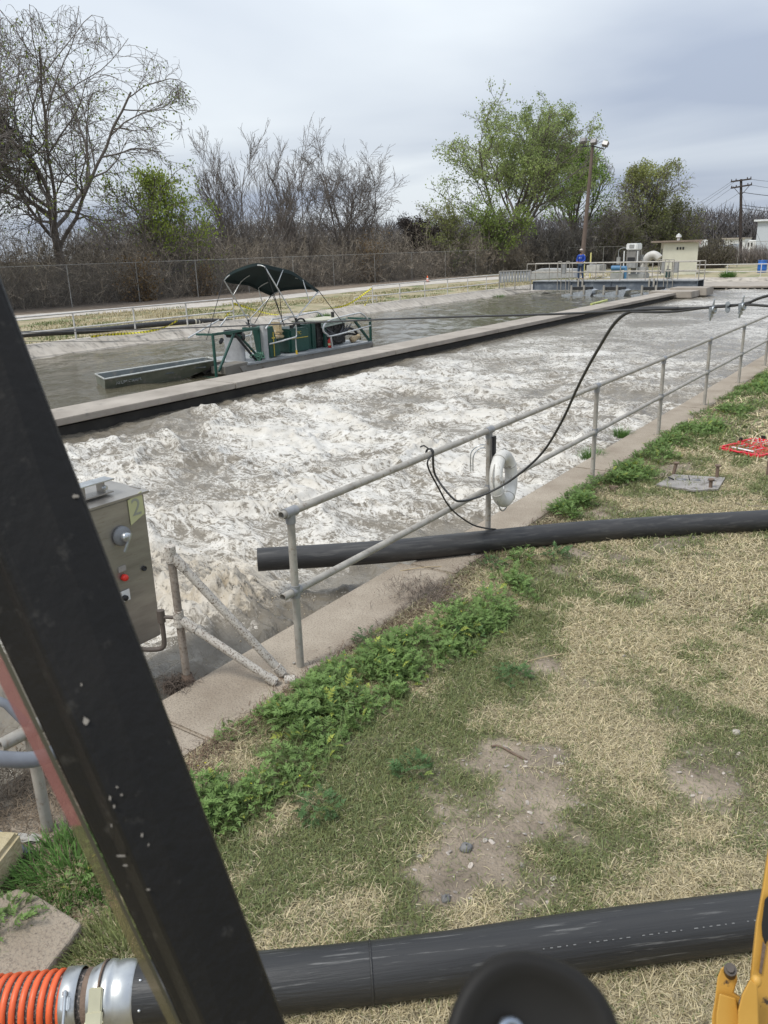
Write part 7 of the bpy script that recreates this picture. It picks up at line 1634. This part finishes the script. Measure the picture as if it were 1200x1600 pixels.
# ================================================================== JON BOAT
t = thing('jon_boat', (-15, 12.2, WZ), 'small flat-bottomed green-grey metal boat floating left of the dredge', 'boat')
sn = P(163.6, 592.5, -15.7); sf = P(148.8, 584.6, -16.6); bn_ = P(337, 562.4, -14.75); bf_ = P(325.5, 558, -15.6)
def lerp(a, c, f): return a + (c - a) * f
st = np.linspace(0, 1, 22)
sheer = lambda f: .00 + .0 * f
def boat_ring(f, inset, ztop_off, bott):
    a = lerp(sn, bn_, f); c = lerp(sf, bf_, f); a = a.copy(); c = c.copy()
    zb = WZ - .08 + (.0 if f < .40 else ((f - .40) / .60) ** 1.5 * (min(a[2], c[2]) - WZ - .02))
    zt_ = max(a[2], c[2]) * .5 + .5 * min(a[2], c[2]) - .0
    w = (a - c) / np.linalg.norm(a - c)
    bw = .14
    return [a - w * inset + A_([0, 0, ztop_off]), lerp(a, c, .0) - w * (bw * .45 + inset) + A_([0, 0, (zb - zt_) * .5]), lerp(a, c, .0) * A_([1, 1, 0]) - w * (bw + inset) + A_([0, 0, zb + bott]), lerp(a, c, 1.) * A_([1, 1, 0]) + w * (bw + inset) + A_([0, 0, zb + bott]), c + w * (bw * .45 + inset) + A_([0, 0, (zb - zt_) * .5]), c + w * inset + A_([0, 0, ztop_off])]
outer = [boat_ring(f, 0, 0, 0) for f in st]; inner = [boat_ring(f * .96 + .02, .02, 0, .02) for f in st]
def openloft(rings): n = 6; V = np.vstack([np.vstack(r) for r in rings]); return V, [(k * n + i, k * n + i + 1, (k + 1) * n + i + 1, (k + 1) * n + i) for k in range(len(rings) - 1) for i in range(n - 1)]
m_hull = mat('worn_olive_metal', (.11, .12, .085), .45, metal=.15, col2=(.20, .20, .155), scale=2.5, spots=(7, .55, .68, (.24, .22, .19)))
m_in = mat('boat_inside', (.085, .10, .10), .6, scale=4, spots=(6, .55, .7, (.16, .15, .13)))
b = MB(); V_, F_ = openloft(outer); b.add(V_, F_); b.add(np.vstack(outer[0]), [(0, 1, 2, 3, 4, 5)]); b.add(np.vstack(outer[-1]), [(0, 1, 2, 3, 4, 5)]); b.build('hull', m_hull, t)
b = MB(); V_, F_ = openloft(inner); b.add(V_, F_); b.add(np.vstack(inner[0]), [(0, 1, 2, 3, 4, 5)]); b.add(np.vstack(inner[-1]), [(0, 1, 2, 3, 4, 5)]); b.build('inner_hull', m_in, t)
rim = [r[0] for r in outer] + [r[5] for r in outer[::-1]] + [outer[0][0]]
b = MB(); b.tube(np.array(rim), .022, 8); b.build('gunwale', mat('bare_rim', (.50, .50, .46), .4, metal=.4), t)
for f in np.linspace(.08, .95, 12):
    ra_ = boat_ring(f * .96 + .02, .026, 0, .03); b = MB(); b.tube([ra_[1], ra_[2], ra_[3], ra_[4]], .012, 5); b.build('rib', m_in, t)
for f in (.25, .55, .85):
    r = boat_ring(f, .03, 0, 0); zc_ = r[0][2] - .12; a = lerp(r[0], r[5], .5); b = MB(); w = r[0] - r[5]; b.beam(A_([r[5][0], r[5][1], zc_]), A_([r[0][0], r[0][1], zc_]), .28, .03); b.build('bench', m_in, t)
b = MB(); a = lerp(sn, bn_, .33) + A_([-.25, 0, -.06]); c = lerp(sn, bn_, .70) + A_([-.25, 0, -.04]); b.cyl(a, c, .015, n=8); b.extrude([a + A_([0, -.0, -.01]), a + A_([.07, -.05, 0]), a + A_([.07, -.40, 0]), a + A_([-.02, -.42, -.01])], (0, 0, .012)); tag(b.build('oar', mat('white_oar', (.72, .72, .70), .5)), 'white oar lying inside the small metal boat', 'oar')
b = MB(); b.tube([r[2] + A_([.02, 0, .08 + 0 * .1]) for r in outer[:19]], .012, 6); b.build('spray_rail', _mats['bare_rim'], t)
mm0 = lerp(sn, bn_, .19); nrm = A_([.95, -.1, .25])
text('worn_name', 'ALUM\u2019CRAFT', .105, mm0 + A_([-.025, .05, -.14]), bn_ - sn, (-.25, 0, 1), mat('worn_white_letters', (.42, .42, .39), .6, spots=(30, .5, .56, (.12, .12, .09))), t, .012)
b = MB(); b.tube(smooth_path([bn_ + A_([-.4, .0, -.1]), bn_ + A_([-.35, .25, -.25]), (-15, 13.95, -.2)], 5), .02, 6); b.build('mooring_rope', m_black, t)
